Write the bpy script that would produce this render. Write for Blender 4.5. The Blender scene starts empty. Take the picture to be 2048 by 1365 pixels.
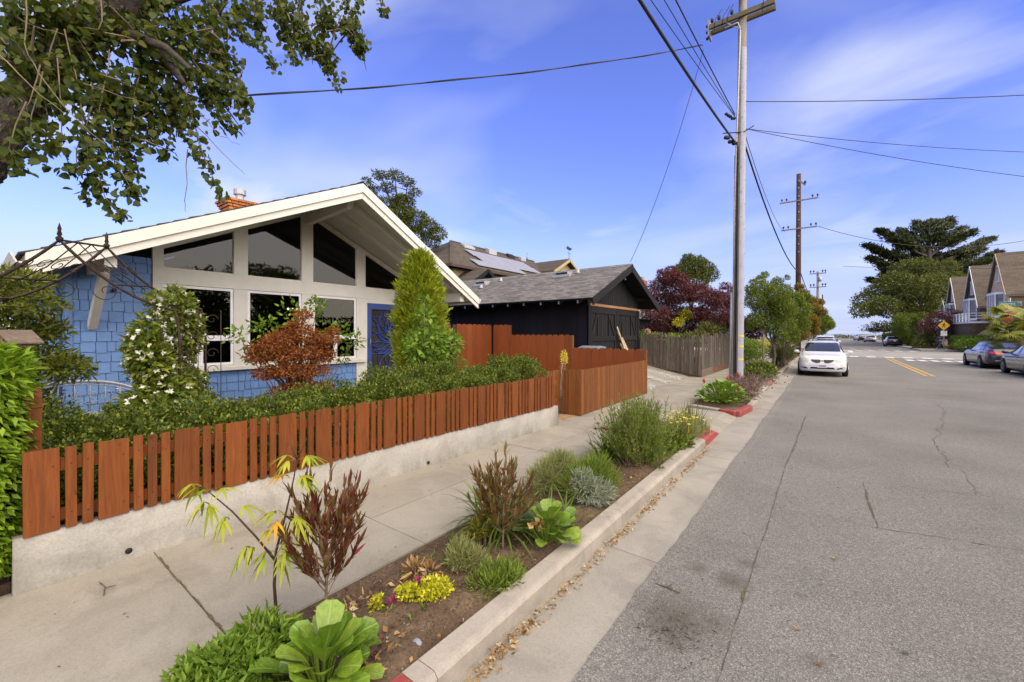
import bpy, bmesh, math, random
import numpy as np
from mathutils import Vector, Matrix

S = bpy.context.scene
COL = S.collection
R = math.radians
rnd = random.Random(7)
rng = np.random.default_rng(11)

# ------------------------------------------------------------------ camera
cam_d = bpy.data.cameras.new('camera'); cam = bpy.data.objects.new('camera', cam_d); COL.objects.link(cam)
cam.location = (0, 0, 1.9); cam.rotation_euler = (R(90), 0, R(37.1))
cam_d.sensor_width = 36; cam_d.lens = 14.59; cam_d.shift_y = -0.00757
cam_d.clip_start = 0.05; cam_d.clip_end = 30000
S.camera = cam

# ------------------------------------------------------------------ sky, sun, exposure
SUN_EL, SUN_AZ = R(32), R(104)           # azimuth measured from +Y towards +X: a veiled sun behind the viewer's right shoulder
W = bpy.data.worlds.new('World'); S.world = W; W.use_nodes = True
wn, wl = W.node_tree.nodes, W.node_tree.links
wn.clear()
def wnode(t, **k):
    n = wn.new(t)
    for a, b in k.items(): setattr(n, a, b)
    return n
out = wnode('ShaderNodeOutputWorld'); bg = wnode('ShaderNodeBackground'); bg.inputs['Strength'].default_value = 0.132
sky = wnode('ShaderNodeTexSky'); sky.sky_type = 'NISHITA'; sky.sun_disc = False
sky.sun_elevation = SUN_EL; sky.sun_rotation = SUN_AZ; sky.altitude = 20
sky.air_density = 1.0; sky.dust_density = 0.4; sky.ozone_density = 3.0
tint = wnode('ShaderNodeMix', data_type='RGBA', blend_type='MULTIPLY'); tint.inputs[0].default_value = 1.0
tint.inputs[7].default_value = (0.78, 0.71, 1.26, 1)
wl.new(sky.outputs[0], tint.inputs[6])
tc = wnode('ShaderNodeTexCoord')
sep = wnode('ShaderNodeSeparateXYZ'); wl.new(tc.outputs['Generated'], sep.inputs[0])
def wmath(op, a, b=None, c=None, clamp=False):
    n = wnode('ShaderNodeMath', operation=op, use_clamp=clamp)
    for i, v in enumerate((a, b, c)):
        if v is None: continue
        if hasattr(v, 'links'): wl.new(v, n.inputs[i])
        else: n.inputs[i].default_value = v
    return n.outputs[0]
zz = wmath('ADD', wmath('MAXIMUM', sep.outputs[2], 0.0), 0.10)
cx = wmath('DIVIDE', sep.outputs[0], zz); cy = wmath('DIVIDE', sep.outputs[1], zz)
comb = wnode('ShaderNodeCombineXYZ'); wl.new(cx, comb.inputs[0]); wl.new(cy, comb.inputs[1])
mp = wnode('ShaderNodeMapping'); mp.inputs['Rotation'].default_value = (0, 0, R(10)); mp.inputs['Scale'].default_value = (0.36, 0.62, 1)
mp.inputs['Location'].default_value = (-8.7, 1.2, 0)
wl.new(comb.outputs[0], mp.inputs[0])
n1 = wnode('ShaderNodeTexNoise'); n1.inputs['Scale'].default_value = 1.0; n1.inputs['Detail'].default_value = 6; n1.inputs['Roughness'].default_value = 0.50; n1.inputs['Distortion'].default_value = 1.1
wl.new(mp.outputs[0], n1.inputs['Vector'])
n2 = wnode('ShaderNodeTexNoise'); n2.inputs['Scale'].default_value = 0.45; n2.inputs['Detail'].default_value = 2
wl.new(comb.outputs[0], n2.inputs['Vector'])
c1 = wnode('ShaderNodeMapRange'); c1.inputs[1].default_value = 0.50; c1.inputs[2].default_value = 0.80; wl.new(n1.outputs[0], c1.inputs[0])
c2 = wnode('ShaderNodeMapRange'); c2.inputs[1].default_value = 0.34; c2.inputs[2].default_value = 0.66; wl.new(n2.outputs[0], c2.inputs[0])
cl = wmath('MULTIPLY', c1.outputs[0], c2.outputs[0])
cl = wmath('MULTIPLY', cl, 2.1, clamp=True)
n3 = wnode('ShaderNodeTexNoise'); n3.inputs['Scale'].default_value = 0.8; n3.inputs['Detail'].default_value = 3; n3.inputs['Roughness'].default_value = 0.5; n3.inputs['Distortion'].default_value = 0.6
mp3 = wnode('ShaderNodeMapping'); mp3.inputs['Location'].default_value = (3.3, -1.2, 0); mp3.inputs['Scale'].default_value = (0.7, 1.0, 1); wl.new(comb.outputs[0], mp3.inputs[0]); wl.new(mp3.outputs[0], n3.inputs['Vector'])
c3 = wnode('ShaderNodeMapRange'); c3.inputs[1].default_value = 0.48; c3.inputs[2].default_value = 0.80; c3.inputs[4].default_value = 0.55; wl.new(n3.outputs[0], c3.inputs[0])
cl = wmath('MAXIMUM', cl, c3.outputs[0])
# thin veil of haze low over the horizon
hz = wnode('ShaderNodeMapRange'); hz.inputs[1].default_value = 0.0; hz.inputs[2].default_value = 0.29; hz.inputs[3].default_value = 0.93; hz.inputs[4].default_value = 0.0
hz.interpolation_type = 'SMOOTHSTEP'
wl.new(sep.outputs[2], hz.inputs[0])
m1 = wnode('ShaderNodeMix', data_type='RGBA'); m1.inputs[7].default_value = (2.35, 2.75, 4.05, 1)
wl.new(hz.outputs[0], m1.inputs[0]); wl.new(tint.outputs[2], m1.inputs[6])
m2 = wnode('ShaderNodeMix', data_type='RGBA'); m2.inputs[7].default_value = (3.35, 3.6, 4.3, 1)
wl.new(cl, m2.inputs[0]); wl.new(m1.outputs[2], m2.inputs[6])
wl.new(m2.outputs[2], bg.inputs[0]); wl.new(bg.outputs[0], out.inputs[0])

sl = bpy.data.lights.new('sun', 'SUN'); so = bpy.data.objects.new('sun', sl); COL.objects.link(so)
sl.energy = 5.3; sl.angle = R(120); sl.color = (1.0, 0.85, 0.54)
sv = Vector((math.sin(SUN_AZ)*math.cos(SUN_EL), math.cos(SUN_AZ)*math.cos(SUN_EL), math.sin(SUN_EL)))
so.rotation_euler = sv.to_track_quat('Z', 'Y').to_euler(); so.location = (0, 0, 60)
S.view_settings.view_transform = 'Standard'; S.view_settings.look = 'None'
S.view_settings.exposure = 0.86; S.view_settings.gamma = 1.0; S.view_settings.use_curve_mapping = False
S.cycles.max_bounces = 8; S.cycles.diffuse_bounces = 4; S.cycles.glossy_bounces = 3; S.cycles.transparent_max_bounces = 12
S.cycles.caustics_reflective = False; S.cycles.caustics_refractive = False

# ------------------------------------------------------------------ materials
MATS = {}
def nodes_of(name):
    m = bpy.data.materials.new(name); m.use_nodes = True
    nt = m.node_tree; nt.nodes.clear()
    o = nt.nodes.new('ShaderNodeOutputMaterial'); b = nt.nodes.new('ShaderNodeBsdfPrincipled')
    nt.links.new(b.outputs[0], o.inputs[0]); MATS[name] = m
    return m, nt, b, o
def N(nt, t, ins=None, **k):
    n = nt.nodes.new(t)
    for a, b in k.items(): setattr(n, a, b)
    for a, b in (ins or {}).items():
        if hasattr(b, 'links') or hasattr(b, 'is_linked'): nt.links.new(b, n.inputs[a])
        else: n.inputs[a].default_value = b
    return n
def c4(c): return (c[0], c[1], c[2], 1)
def noise(nt, scale, detail=4, stretch=None, rough=0.55, obj=False, dist=0.0):
    g = nt.nodes.new('ShaderNodeTexCoord') if obj else nt.nodes.new('ShaderNodeNewGeometry')
    v = g.outputs['Object'] if obj else g.outputs['Position']
    if stretch:
        v = N(nt, 'ShaderNodeMapping', {'Vector': v, 'Scale': stretch}).outputs[0]
    return N(nt, 'ShaderNodeTexNoise', {'Vector': v, 'Scale': scale, 'Detail': detail, 'Roughness': rough, 'Distortion': dist}).outputs[0]
def ramp(nt, fac, stops):
    r = nt.nodes.new('ShaderNodeValToRGB'); nt.links.new(fac, r.inputs[0])
    e = r.color_ramp.elements
    while len(e) < len(stops): e.new(0.5)
    for x, (p, c) in zip(e, stops): x.position = p; x.color = c4(c)
    return r.outputs[0]
def mul(c, k): return tuple(min(1, x*k) for x in c)
def pm(name, col, rough=0.75, var=0.22, scale=3.0, bump=0.0, bscale=60, spec=0.35, metal=0.0, stretch=None, objrand=0.0, dirt=None, dscale=1.2, damt=0.5, coat=0.0):
    """painted / stone / metal surface: base colour with noise variation, optional per-object variation, dirt blotches and bump"""
    m, nt, b, o = nodes_of(name)
    f = noise(nt, scale, 6, stretch, 0.6)
    c = ramp(nt, f, [(0.3, mul(col, 1-var)), (0.7, mul(col, 1+var))])
    if dirt:
        d = noise(nt, dscale, 6, stretch, 0.65, dist=0.4)
        r = N(nt, 'ShaderNodeMapRange', {0: d, 1: 0.48, 2: 0.72, 3: 0.0, 4: damt}).outputs[0]
        c = N(nt, 'ShaderNodeMix', {0: r, 6: c, 7: c4(dirt)}, data_type='RGBA').outputs[2]
    if objrand:
        oi = nt.nodes.new('ShaderNodeObjectInfo')
        k = N(nt, 'ShaderNodeMapRange', {0: oi.outputs['Random'], 3: 1-objrand, 4: 1+objrand}).outputs[0]
        c = N(nt, 'ShaderNodeVectorMath', {0: c, 'Scale': k}, operation='SCALE').outputs[0]
    nt.links.new(c, b.inputs['Base Color'])
    b.inputs['Roughness'].default_value = rough; b.inputs['Metallic'].default_value = metal
    b.inputs['Specular IOR Level'].default_value = spec
    if coat: b.inputs['Coat Weight'].default_value = coat; b.inputs['Coat Roughness'].default_value = 0.05
    if bump:
        h = noise(nt, bscale, 5, stretch)
        nt.links.new(N(nt, 'ShaderNodeBump', {'Height': h, 'Strength': bump, 'Distance': 0.02}).outputs[0], b.inputs['Normal'])
    return m
def leafmat(name, cols, trans=0.25, rough=0.5, spec=0.3, tcol=None):
    """foliage: colour picked per leaf, some light passes through"""
    m, nt, b, o = nodes_of(name)
    g = nt.nodes.new('ShaderNodeNewGeometry'); oi = nt.nodes.new('ShaderNodeObjectInfo')
    cols = [(c[0]*1.32, c[1]*1.08, c[2]*.9) if c[1] > c[0]*1.1 and c[1] > c[2]*1.3 else c for c in cols]      # warm the greens
    st = [(i/max(1, len(cols)-1), c) for i, c in enumerate(cols)]
    rr = N(nt, 'ShaderNodeMath', {0: N(nt, 'ShaderNodeMath', {0: g.outputs['Random Per Island'], 1: oi.outputs['Random']}, operation='ADD').outputs[0]}, operation='FRACT').outputs[0]
    c = ramp(nt, rr, st)
    nt.links.new(c, b.inputs['Base Color']); b.inputs['Roughness'].default_value = rough; b.inputs['Specular IOR Level'].default_value = spec
    t = nt.nodes.new('ShaderNodeBsdfTranslucent')
    ct = N(nt, 'ShaderNodeMix', {0: 1.0, 6: c, 7: c4(tcol or (1.25, 1.25, 0.7))}, data_type='RGBA', blend_type='MULTIPLY').outputs[2]
    nt.links.new(ct, t.inputs[0])
    mx = N(nt, 'ShaderNodeMixShader', {0: trans, 1: b.outputs[0], 2: t.outputs[0]})
    nt.links.new(mx.outputs[0], o.inputs[0])
    return m
def emit(name, col, s):
    m, nt, b, o = nodes_of(name)
    b.inputs['Base Color'].default_value = c4(col); b.inputs['Emission Color'].default_value = c4(col); b.inputs['Emission Strength'].default_value = s
    return m
def wood(name, col, dark, grain=1.0, axis='z', rough=0.7, objrand=0.16, wear=None, wamt=0.35):
    """timber: stretched grain, per-board tone, weather stains"""
    m, nt, b, o = nodes_of(name)
    st = {'z': (1, 1, 0.06), 'x': (0.06, 1, 1), 'y': (1, 0.06, 1)}[axis]
    oi = nt.nodes.new('ShaderNodeObjectInfo'); g = nt.nodes.new('ShaderNodeNewGeometry')
    off = N(nt, 'ShaderNodeVectorMath', {0: oi.outputs['Random'], 'Scale': 37.0}, operation='SCALE').outputs[0]
    pos = N(nt, 'ShaderNodeVectorMath', {0: g.outputs['Position'], 1: off}, operation='ADD').outputs[0]
    v = N(nt, 'ShaderNodeMapping', {'Vector': pos, 'Scale': st}).outputs[0]
    f = N(nt, 'ShaderNodeTexNoise', {'Vector': v, 'Scale': 42, 'Detail': 6, 'Roughness': 0.7, 'Distortion': 0.6}).outputs[0]
    c = ramp(nt, f, [(0.30, dark), (0.62, col), (0.85, mul(col, 1.12))])
    d = N(nt, 'ShaderNodeTexNoise', {'Vector': N(nt, 'ShaderNodeMapping', {'Vector': pos, 'Scale': {'z': (3, 3, 0.6), 'x': (0.6, 3, 3), 'y': (3, 0.6, 3)}[axis]}).outputs[0], 'Scale': 2.2, 'Detail': 5, 'Roughness': 0.6}).outputs[0]
    r = N(nt, 'ShaderNodeMapRange', {0: d, 1: 0.52, 2: 0.78, 3: 0.0, 4: wamt}).outputs[0]
    c = N(nt, 'ShaderNodeMix', {0: r, 6: c, 7: c4(wear or mul(dark, 0.55))}, data_type='RGBA').outputs[2]
    kv = N(nt, 'ShaderNodeTexVoronoi', {'Vector': N(nt, 'ShaderNodeMapping', {'Vector': pos, 'Scale': {'z': (1, 1, .55), 'x': (.55, 1, 1), 'y': (1, .55, 1)}[axis]}).outputs[0], 'Scale': 6.5})
    kn = N(nt, 'ShaderNodeMapRange', {0: kv.outputs['Distance'], 1: .045, 2: .11, 3: .75, 4: 0.0}).outputs[0]
    c = N(nt, 'ShaderNodeMix', {0: kn, 6: c, 7: c4(mul(dark, .45))}, data_type='RGBA').outputs[2]
    k = N(nt, 'ShaderNodeMapRange', {0: oi.outputs['Random'], 3: 1-objrand, 4: 1+objrand}).outputs[0]
    c = N(nt, 'ShaderNodeVectorMath', {0: c, 'Scale': k}, operation='SCALE').outputs[0]
    nt.links.new(c, b.inputs['Base Color']); b.inputs['Roughness'].default_value = rough; b.inputs['Specular IOR Level'].default_value = 0.25
    nt.links.new(N(nt, 'ShaderNodeBump', {'Height': f, 'Strength': 0.35, 'Distance': 0.004}).outputs[0], b.inputs['Normal'])
    return m
def glassmat(name, tint=(0.40, 0.42, 0.45)):
    m, nt, b, o = nodes_of(name)
    fr = N(nt, 'ShaderNodeFresnel', {'IOR': 1.42})
    tr = N(nt, 'ShaderNodeBsdfTransparent', {0: c4(tint)}); gl = N(nt, 'ShaderNodeBsdfGlossy', {'Roughness': 0.0})
    mx = N(nt, 'ShaderNodeMixShader', {0: fr.outputs[0], 1: tr.outputs[0], 2: gl.outputs[0]})
    nt.links.new(mx.outputs[0], o.inputs[0]); return m

# ground surfaces
def asphalt_mat():
    m, nt, b, o = nodes_of('asphalt')
    g = nt.nodes.new('ShaderNodeNewGeometry'); P = g.outputs['Position']
    big = noise(nt, 0.55, 6, None, 0.62)
    c = ramp(nt, big, [(0.32, (0.142, 0.137, 0.126)), (0.52, (0.169, 0.163, 0.151)), (0.72, (0.193, 0.186, 0.172))])
    vo = N(nt, 'ShaderNodeTexVoronoi', {'Vector': P, 'Scale': 150.0})
    sp = N(nt, 'ShaderNodeSeparateColor', {0: vo.outputs['Color']}).outputs[0]
    k = ramp(nt, sp, [(0.0, (0.58, 0.58, 0.58)), (0.45, (0.9, 0.9, 0.9)), (0.85, (1.15, 1.15, 1.15)), (1.0, (1.75, 1.72, 1.65))])
    c = N(nt, 'ShaderNodeMix', {0: 1.0, 6: c, 7: k}, data_type='RGBA', blend_type='MULTIPLY').outputs[2]
    fine = noise(nt, 26, 4, None, 0.7)
    k2 = ramp(nt, fine, [(0.3, (0.86, 0.86, 0.86)), (0.7, (1.12, 1.12, 1.12))])
    c = N(nt, 'ShaderNodeMix', {0: 1.0, 6: c, 7: k2}, data_type='RGBA', blend_type='MULTIPLY').outputs[2]
    # oil and soil stains with a shape of their own (centre x, y, radius, strength)
    acc = None
    for (x, y, r, s) in [(-0.80, 2.88, 0.30, 0.8), (-0.60, 2.98, 0.16, 0.6), (-0.74, 2.66, 0.14, 0.6), (-0.57, 3.56, 0.16, 0.8), (-0.53, 3.9, 0.10, 0.6), (-0.83, 3.58, 0.11, 0.55), (-0.05, 2.96, 0.09, 0.5), (0.03, 2.7, 0.07, 0.5), (-0.15, 3.66, 0.06, 0.5), (2.4, 12.0, 1.2, 0.2), (1.2, 9.0, 0.8, 0.22), (0.3, 20.0, 0.9, 0.45), (3.0, 18.0, 1.4, 0.2)]:
        d = N(nt, 'ShaderNodeVectorMath', {0: P, 1: (x, y, 0)}, operation='DISTANCE').outputs['Value']
        nn = noise(nt, 9.0, 5, None, 0.7)
        d = N(nt, 'ShaderNodeMath', {0: nn, 1: r*1.1, 2: d}, operation='MULTIPLY_ADD').outputs[0]
        f = N(nt, 'ShaderNodeMapRange', {0: d, 1: r*0.55, 2: r*1.7, 3: s, 4: 0.0}).outputs[0]
        acc = f if acc is None else N(nt, 'ShaderNodeMath', {0: acc, 1: f}, operation='MAXIMUM').outputs[0]
    c = N(nt, 'ShaderNodeMix', {0: acc, 6: c, 7: (0.072, 0.062, 0.050, 1)}, data_type='RGBA').outputs[2]
    nt.links.new(c, b.inputs['Base Color']); b.inputs['Roughness'].default_value = 0.9; b.inputs['Specular IOR Level'].default_value = 0.25
    h = N(nt, 'ShaderNodeMath', {0: vo.outputs['Distance'], 1: fine}, operation='ADD').outputs[0]
    nt.links.new(N(nt, 'ShaderNodeBump', {'Height': h, 'Strength': 0.55, 'Distance': 0.006}).outputs[0], b.inputs['Normal'])
    return m
asphalt_mat()
def concrete_mat(name, col, stain, speck=90, amt=0.5, sc=1.4):
    m, nt, b, o = nodes_of(name)
    f = noise(nt, sc, 7, None, 0.62, dist=0.5)
    c = ramp(nt, f, [(0.34, mul(col, 0.80)), (0.5, col), (0.68, mul(col, 1.13))])
    d = noise(nt, sc*0.6, 5, None, 0.7, dist=1.2)
    r = N(nt, 'ShaderNodeMapRange', {0: d, 1: 0.52, 2: 0.60, 3: 0.0, 4: amt}).outputs[0]
    c = N(nt, 'ShaderNodeMix', {0: r, 6: c, 7: c4(stain)}, data_type='RGBA').outputs[2]
    fi = noise(nt, speck, 4, None, 0.75)
    k = ramp(nt, fi, [(0.28, (0.78, 0.78, 0.78)), (0.5, (1, 1, 1)), (0.75, (1.15, 1.15, 1.15))])
    c = N(nt, 'ShaderNodeMix', {0: 1.0, 6: c, 7: k}, data_type='RGBA', blend_type='MULTIPLY').outputs[2]
    oi = nt.nodes.new('ShaderNodeObjectInfo')
    kk = N(nt, 'ShaderNodeMapRange', {0: oi.outputs['Random'], 3: 0.94, 4: 1.06}).outputs[0]
    c = N(nt, 'ShaderNodeVectorMath', {0: c, 'Scale': kk}, operation='SCALE').outputs[0]
    nt.links.new(c, b.inputs['Base Color']); b.inputs['Roughness'].default_value = 0.88; b.inputs['Specular IOR Level'].default_value = 0.25
    nt.links.new(N(nt, 'ShaderNodeBump', {'Height': fi, 'Strength': 0.3, 'Distance': 0.004}).outputs[0], b.inputs['Normal'])
    return m
concrete_mat('sidewalk_concrete', (0.248, 0.228, 0.190), (0.292, 0.270, 0.232))
concrete_mat('gutter_concrete', (0.262, 0.243, 0.212), (0.200, 0.185, 0.165), speck=70)
concrete_mat('kerb_concrete', (0.300, 0.272, 0.235), (0.215, 0.195, 0.168), speck=110, sc=2.2)
concrete_mat('wall_stucco', (0.350, 0.336, 0.302), (0.27, 0.25, 0.215), speck=55, amt=0.45, sc=2.0)
def splash_dirt(name, z0, z1, col, amt):
    m = MATS[name]; nt = m.node_tree; b = [n for n in nt.nodes if n.type == 'BSDF_PRINCIPLED'][0]; src = b.inputs['Base Color'].links[0].from_socket
    g = nt.nodes.new('ShaderNodeNewGeometry'); z = N(nt, 'ShaderNodeSeparateXYZ', {0: g.outputs['Position']}).outputs[2]
    h = N(nt, 'ShaderNodeMapRange', {0: z, 1: z0, 2: z1, 3: amt, 4: 0.0}).outputs[0]
    d = N(nt, 'ShaderNodeMapRange', {0: noise(nt, 5, 6, (1, 1, .5), .7), 1: .40, 2: .62, 3: 0.0, 4: 1.0}).outputs[0]
    f = N(nt, 'ShaderNodeMath', {0: h, 1: d}, operation='MULTIPLY').outputs[0]
    nt.links.new(N(nt, 'ShaderNodeMix', {0: f, 6: src, 7: c4(col)}, data_type='RGBA').outputs[2], b.inputs['Base Color'])
splash_dirt('wall_stucco', .13, .34, (.15, .135, .11), .6)
concrete_mat('street_concrete', (0.27, 0.258, 0.24), (0.225, 0.215, 0.2), speck=20, sc=0.4)
pm('red_paint', (0.26, 0.044, 0.042), 0.6, 0.25, 9, 0.25, 80, dirt=(0.25, 0.16, 0.13), dscale=6, damt=0.5)
def soil_mat():
    m, nt, b, o = nodes_of('soil')
    f = noise(nt, 3.0, 7, None, 0.65); fi = noise(nt, 70, 5, None, 0.75)
    c = ramp(nt, f, [(0.32, (0.080, 0.054, 0.037)), (0.52, (0.118, 0.082, 0.056)), (0.72, (0.178, 0.128, 0.088))])
    k = ramp(nt, fi, [(0.3, (0.55, 0.55, 0.55)), (0.5, (1, 1, 1)), (0.72, (1.45, 1.4, 1.3))])
    c = N(nt, 'ShaderNodeMix', {0: 1.0, 6: c, 7: k}, data_type='RGBA', blend_type='MULTIPLY').outputs[2]
    nt.links.new(c, b.inputs['Base Color']); b.inputs['Roughness'].default_value = 0.95; b.inputs['Specular IOR Level'].default_value = 0.1
    nt.links.new(N(nt, 'ShaderNodeBump', {'Height': fi, 'Strength': 0.9, 'Distance': 0.012}).outputs[0], b.inputs['Normal'])
soil_mat()
pm('scrub_ground', (0.09, 0.075, 0.045), 0.95, 0.4, 0.6, 0.4, 8)
pm('sea_water', (0.22, 0.27, 0.36), 0.35, 0.1, 0.01, 0.15, 0.3)
pm('white_marking', (0.60, 0.59, 0.56), 0.7, 0.2, 6, dirt=(0.3, 0.29, 0.27), dscale=5, damt=0.6)
pm('yellow_marking', (0.44, 0.28, 0.06), 0.7, 0.18, 6, dirt=(0.3, 0.22, 0.09), dscale=4, damt=0.5)
pm('band_yellow', (0.55, 0.42, 0.06), 0.6, 0.1, 6)
pm('crack_fill', (0.075, 0.071, 0.064), 0.95, 0.3, 12)
pm('moss', (0.105, 0.088, 0.045), 0.95, 0.4, 30, 0.6, 90)
pm('pale_gravel', (0.36, 0.36, 0.35), 0.9, 0.35, 25, 0.8, 60)
pm('tan_brick', (0.30, 0.20, 0.115), 0.85, 0.2, 12, 0.2, 60, objrand=0.2)
# house
def paint(name, col, **k): return pm(name, col, k.pop('rough', 0.55), 0.05, 4, 0.06, 50, **k)
paint('blue_shingle', (0.125, 0.240, 0.490), objrand=0.06)
paint('cream_paint', (0.63, 0.62, 0.56), dirt=(0.53, 0.52, 0.46), dscale=2.0, damt=0.25)
paint('vinyl_white', (0.76, 0.77, 0.80), rough=0.35)
paint('royal_blue', (0.018, 0.055, 0.240), rough=0.45)
glassmat('window_glass')
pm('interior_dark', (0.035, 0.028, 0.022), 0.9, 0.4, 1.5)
pm('roof_edge', (0.050, 0.042, 0.040), 0.9, 0.3, 6, 0.4, 60, objrand=0.15)
def shingle_mat(name, a, b_, sx, sy, swap=False):
    m, nt, b, o = nodes_of(name)
    g = nt.nodes.new('ShaderNodeNewGeometry')
    s = N(nt, 'ShaderNodeSeparateXYZ', {0: g.outputs['Position']})
    u = s.outputs[1] if swap else s.outputs[0]
    v = N(nt, 'ShaderNodeCombineXYZ', {0: u, 1: s.outputs[2]}).outputs[0]
    br = N(nt, 'ShaderNodeTexBrick', {'Vector': v, 'Color1': c4(a), 'Color2': c4(b_), 'Mortar': c4(mul(a, 0.6)), 'Scale': 1.0, 'Mortar Size': 0.006, 'Bias': 0.0, 'Brick Width': sx, 'Row Height': sy})
    n = noise(nt, 22, 5, None, 0.7)
    k = ramp(nt, n, [(0.3, (0.75, 0.75, 0.75)), (0.7, (1.25, 1.25, 1.25))])
    c = N(nt, 'ShaderNodeMix', {0: 1.0, 6: br.outputs[0], 7: k}, data_type='RGBA', blend_type='MULTIPLY').outputs[2]
    nt.links.new(c, b.inputs['Base Color']); b.inputs['Roughness'].default_value = 0.9; b.inputs['Specular IOR Level'].default_value = 0.2
    nt.links.new(N(nt, 'ShaderNodeBump', {'Height': n, 'Strength': 0.5, 'Distance': 0.01}).outputs[0], b.inputs['Normal'])
    return m
shingle_mat('garage_roofing', (0.115, 0.108, 0.105), (0.21, 0.20, 0.195), 0.30, 0.062)
shingle_mat('brown_roofing', (0.058, 0.048, 0.038), (0.088, 0.074, 0.060), 0.30, 0.09, True)
shingle_mat('grey_roofing', (0.17, 0.165, 0.165), (0.27, 0.265, 0.265), 0.35, 0.10, True)
shingle_mat('cottage_roofing', (0.088, 0.070, 0.055), (0.125, 0.102, 0.080), 0.5, 0.2)
shingle_mat('tan_cottage_shingle', (0.50, 0.36, 0.22), (0.62, 0.46, 0.30), 0.35, 0.28, True)
shingle_mat('dark_cottage_shingle', (0.075, 0.050, 0.038), (0.125, 0.085, 0.062), 0.35, 0.28, True)
shingle_mat('brown_side_shingle', (0.095, 0.068, 0.048), (0.14, 0.10, 0.07), 0.35, 0.26)
wood('black_timber', (0.0050, 0.0050, 0.0100), (0.0028, 0.0028, 0.0055), rough=0.7, objrand=0.3, wear=(0.011, 0.011, 0.014), wamt=0.25)
wood('charred_timber', (0.0105, 0.0103, 0.0125), (0.006, 0.006, 0.007), rough=0.8, objrand=0.3, wear=(0.022, 0.021, 0.02), wamt=0.4)
wood('pine_board', (0.38, 0.20, 0.09), (0.24, 0.12, 0.05), axis='y')
wood('raw_pine', (0.42, 0.32, 0.20), (0.26, 0.19, 0.11))
wood('redwood_stain', (0.188, 0.056, 0.011), (0.106, 0.029, 0.007), rough=0.62, objrand=0.17, wear=(0.050, 0.019, 0.009), wamt=0.7)
wood('orange_stain', (0.195, 0.072, 0.019), (0.115, 0.038, 0.011), rough=0.62, objrand=0.13, wear=(0.12, 0.045, 0.018), wamt=0.45)
wood('dogear_stain', (0.205, 0.055, 0.015), (0.14, 0.035, 0.010), rough=0.6, objrand=0.13, wear=(0.17, 0.05, 0.016), wamt=0.4)
wood('grey_picket', (0.120, 0.100, 0.082), (0.048, 0.039, 0.031), rough=0.9, objrand=0.30, wear=(0.21, 0.185, 0.16), wamt=0.5)
wood('weathered_plank', (0.20, 0.155, 0.115), (0.10, 0.07, 0.05), axis='y')
wood('brown_plank', (0.14, 0.075, 0.045), (0.07, 0.035, 0.02), axis='y')
wood('pole_timber', (0.24, 0.215, 0.19), (0.11, 0.095, 0.08), rough=0.9, objrand=0.05)
wood('dark_pole_timber', (0.075, 0.042, 0.032), (0.035, 0.020, 0.015), rough=0.9, objrand=0.05)
wood('arm_timber', (0.14, 0.12, 0.075), (0.07, 0.06, 0.035), axis='x', rough=0.9)
wood('bark', (0.10, 0.085, 0.068), (0.030, 0.025, 0.020), rough=0.95, objrand=0.1)
pm('dark_bark', (0.045, 0.036, 0.030), 0.95, 0.5, 22, 1.0, 30)
pm('twig', (0.17, 0.125, 0.085), 0.85, 0.3, 12)
pm('pale_twig', (0.33, 0.26, 0.18), 0.85, 0.3, 12)
pm('red_brick', (0.30, 0.085, 0.04), 0.85, 0.25, 14, 0.3, 70, objrand=0.25)
pm('orange_brick', (0.42, 0.15, 0.05), 0.85, 0.25, 14, 0.3, 70, objrand=0.22)
pm('mortar', (0.28, 0.25, 0.21), 0.95, 0.2, 20)
pm('galvanised', (0.36, 0.365, 0.38), 0.5, 0.14, 6, metal=0.4)
pm('pole_sheath', (0.29, 0.295, 0.345), 0.6, 0.10, 3, metal=0.0)
pm('grey_metal', (0.24, 0.24, 0.25), 0.45, 0.15, 8, metal=0.6)
pm('rust_iron', (0.050, 0.032, 0.026), 0.65, 0.35, 20, metal=0.4)
pm('black_rubber', (0.012, 0.012, 0.013), 0.8, 0.2, 30)
pm('cable_black', (0.010, 0.010, 0.012), 0.6, 0.1, 4)
pm('cast_iron_grey', (0.36, 0.37, 0.40), 0.5, 0.2, 20, metal=0.2)
pm('solar_panel', (0.25, 0.25, 0.27), 0.35, 0.05, 2, metal=0.1)
pm('pale_yellow_wall', (0.33, 0.27, 0.15), 0.8, 0.08, 3)
pm('dark_trim', (0.055, 0.035, 0.028), 0.7, 0.2, 5)

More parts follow.
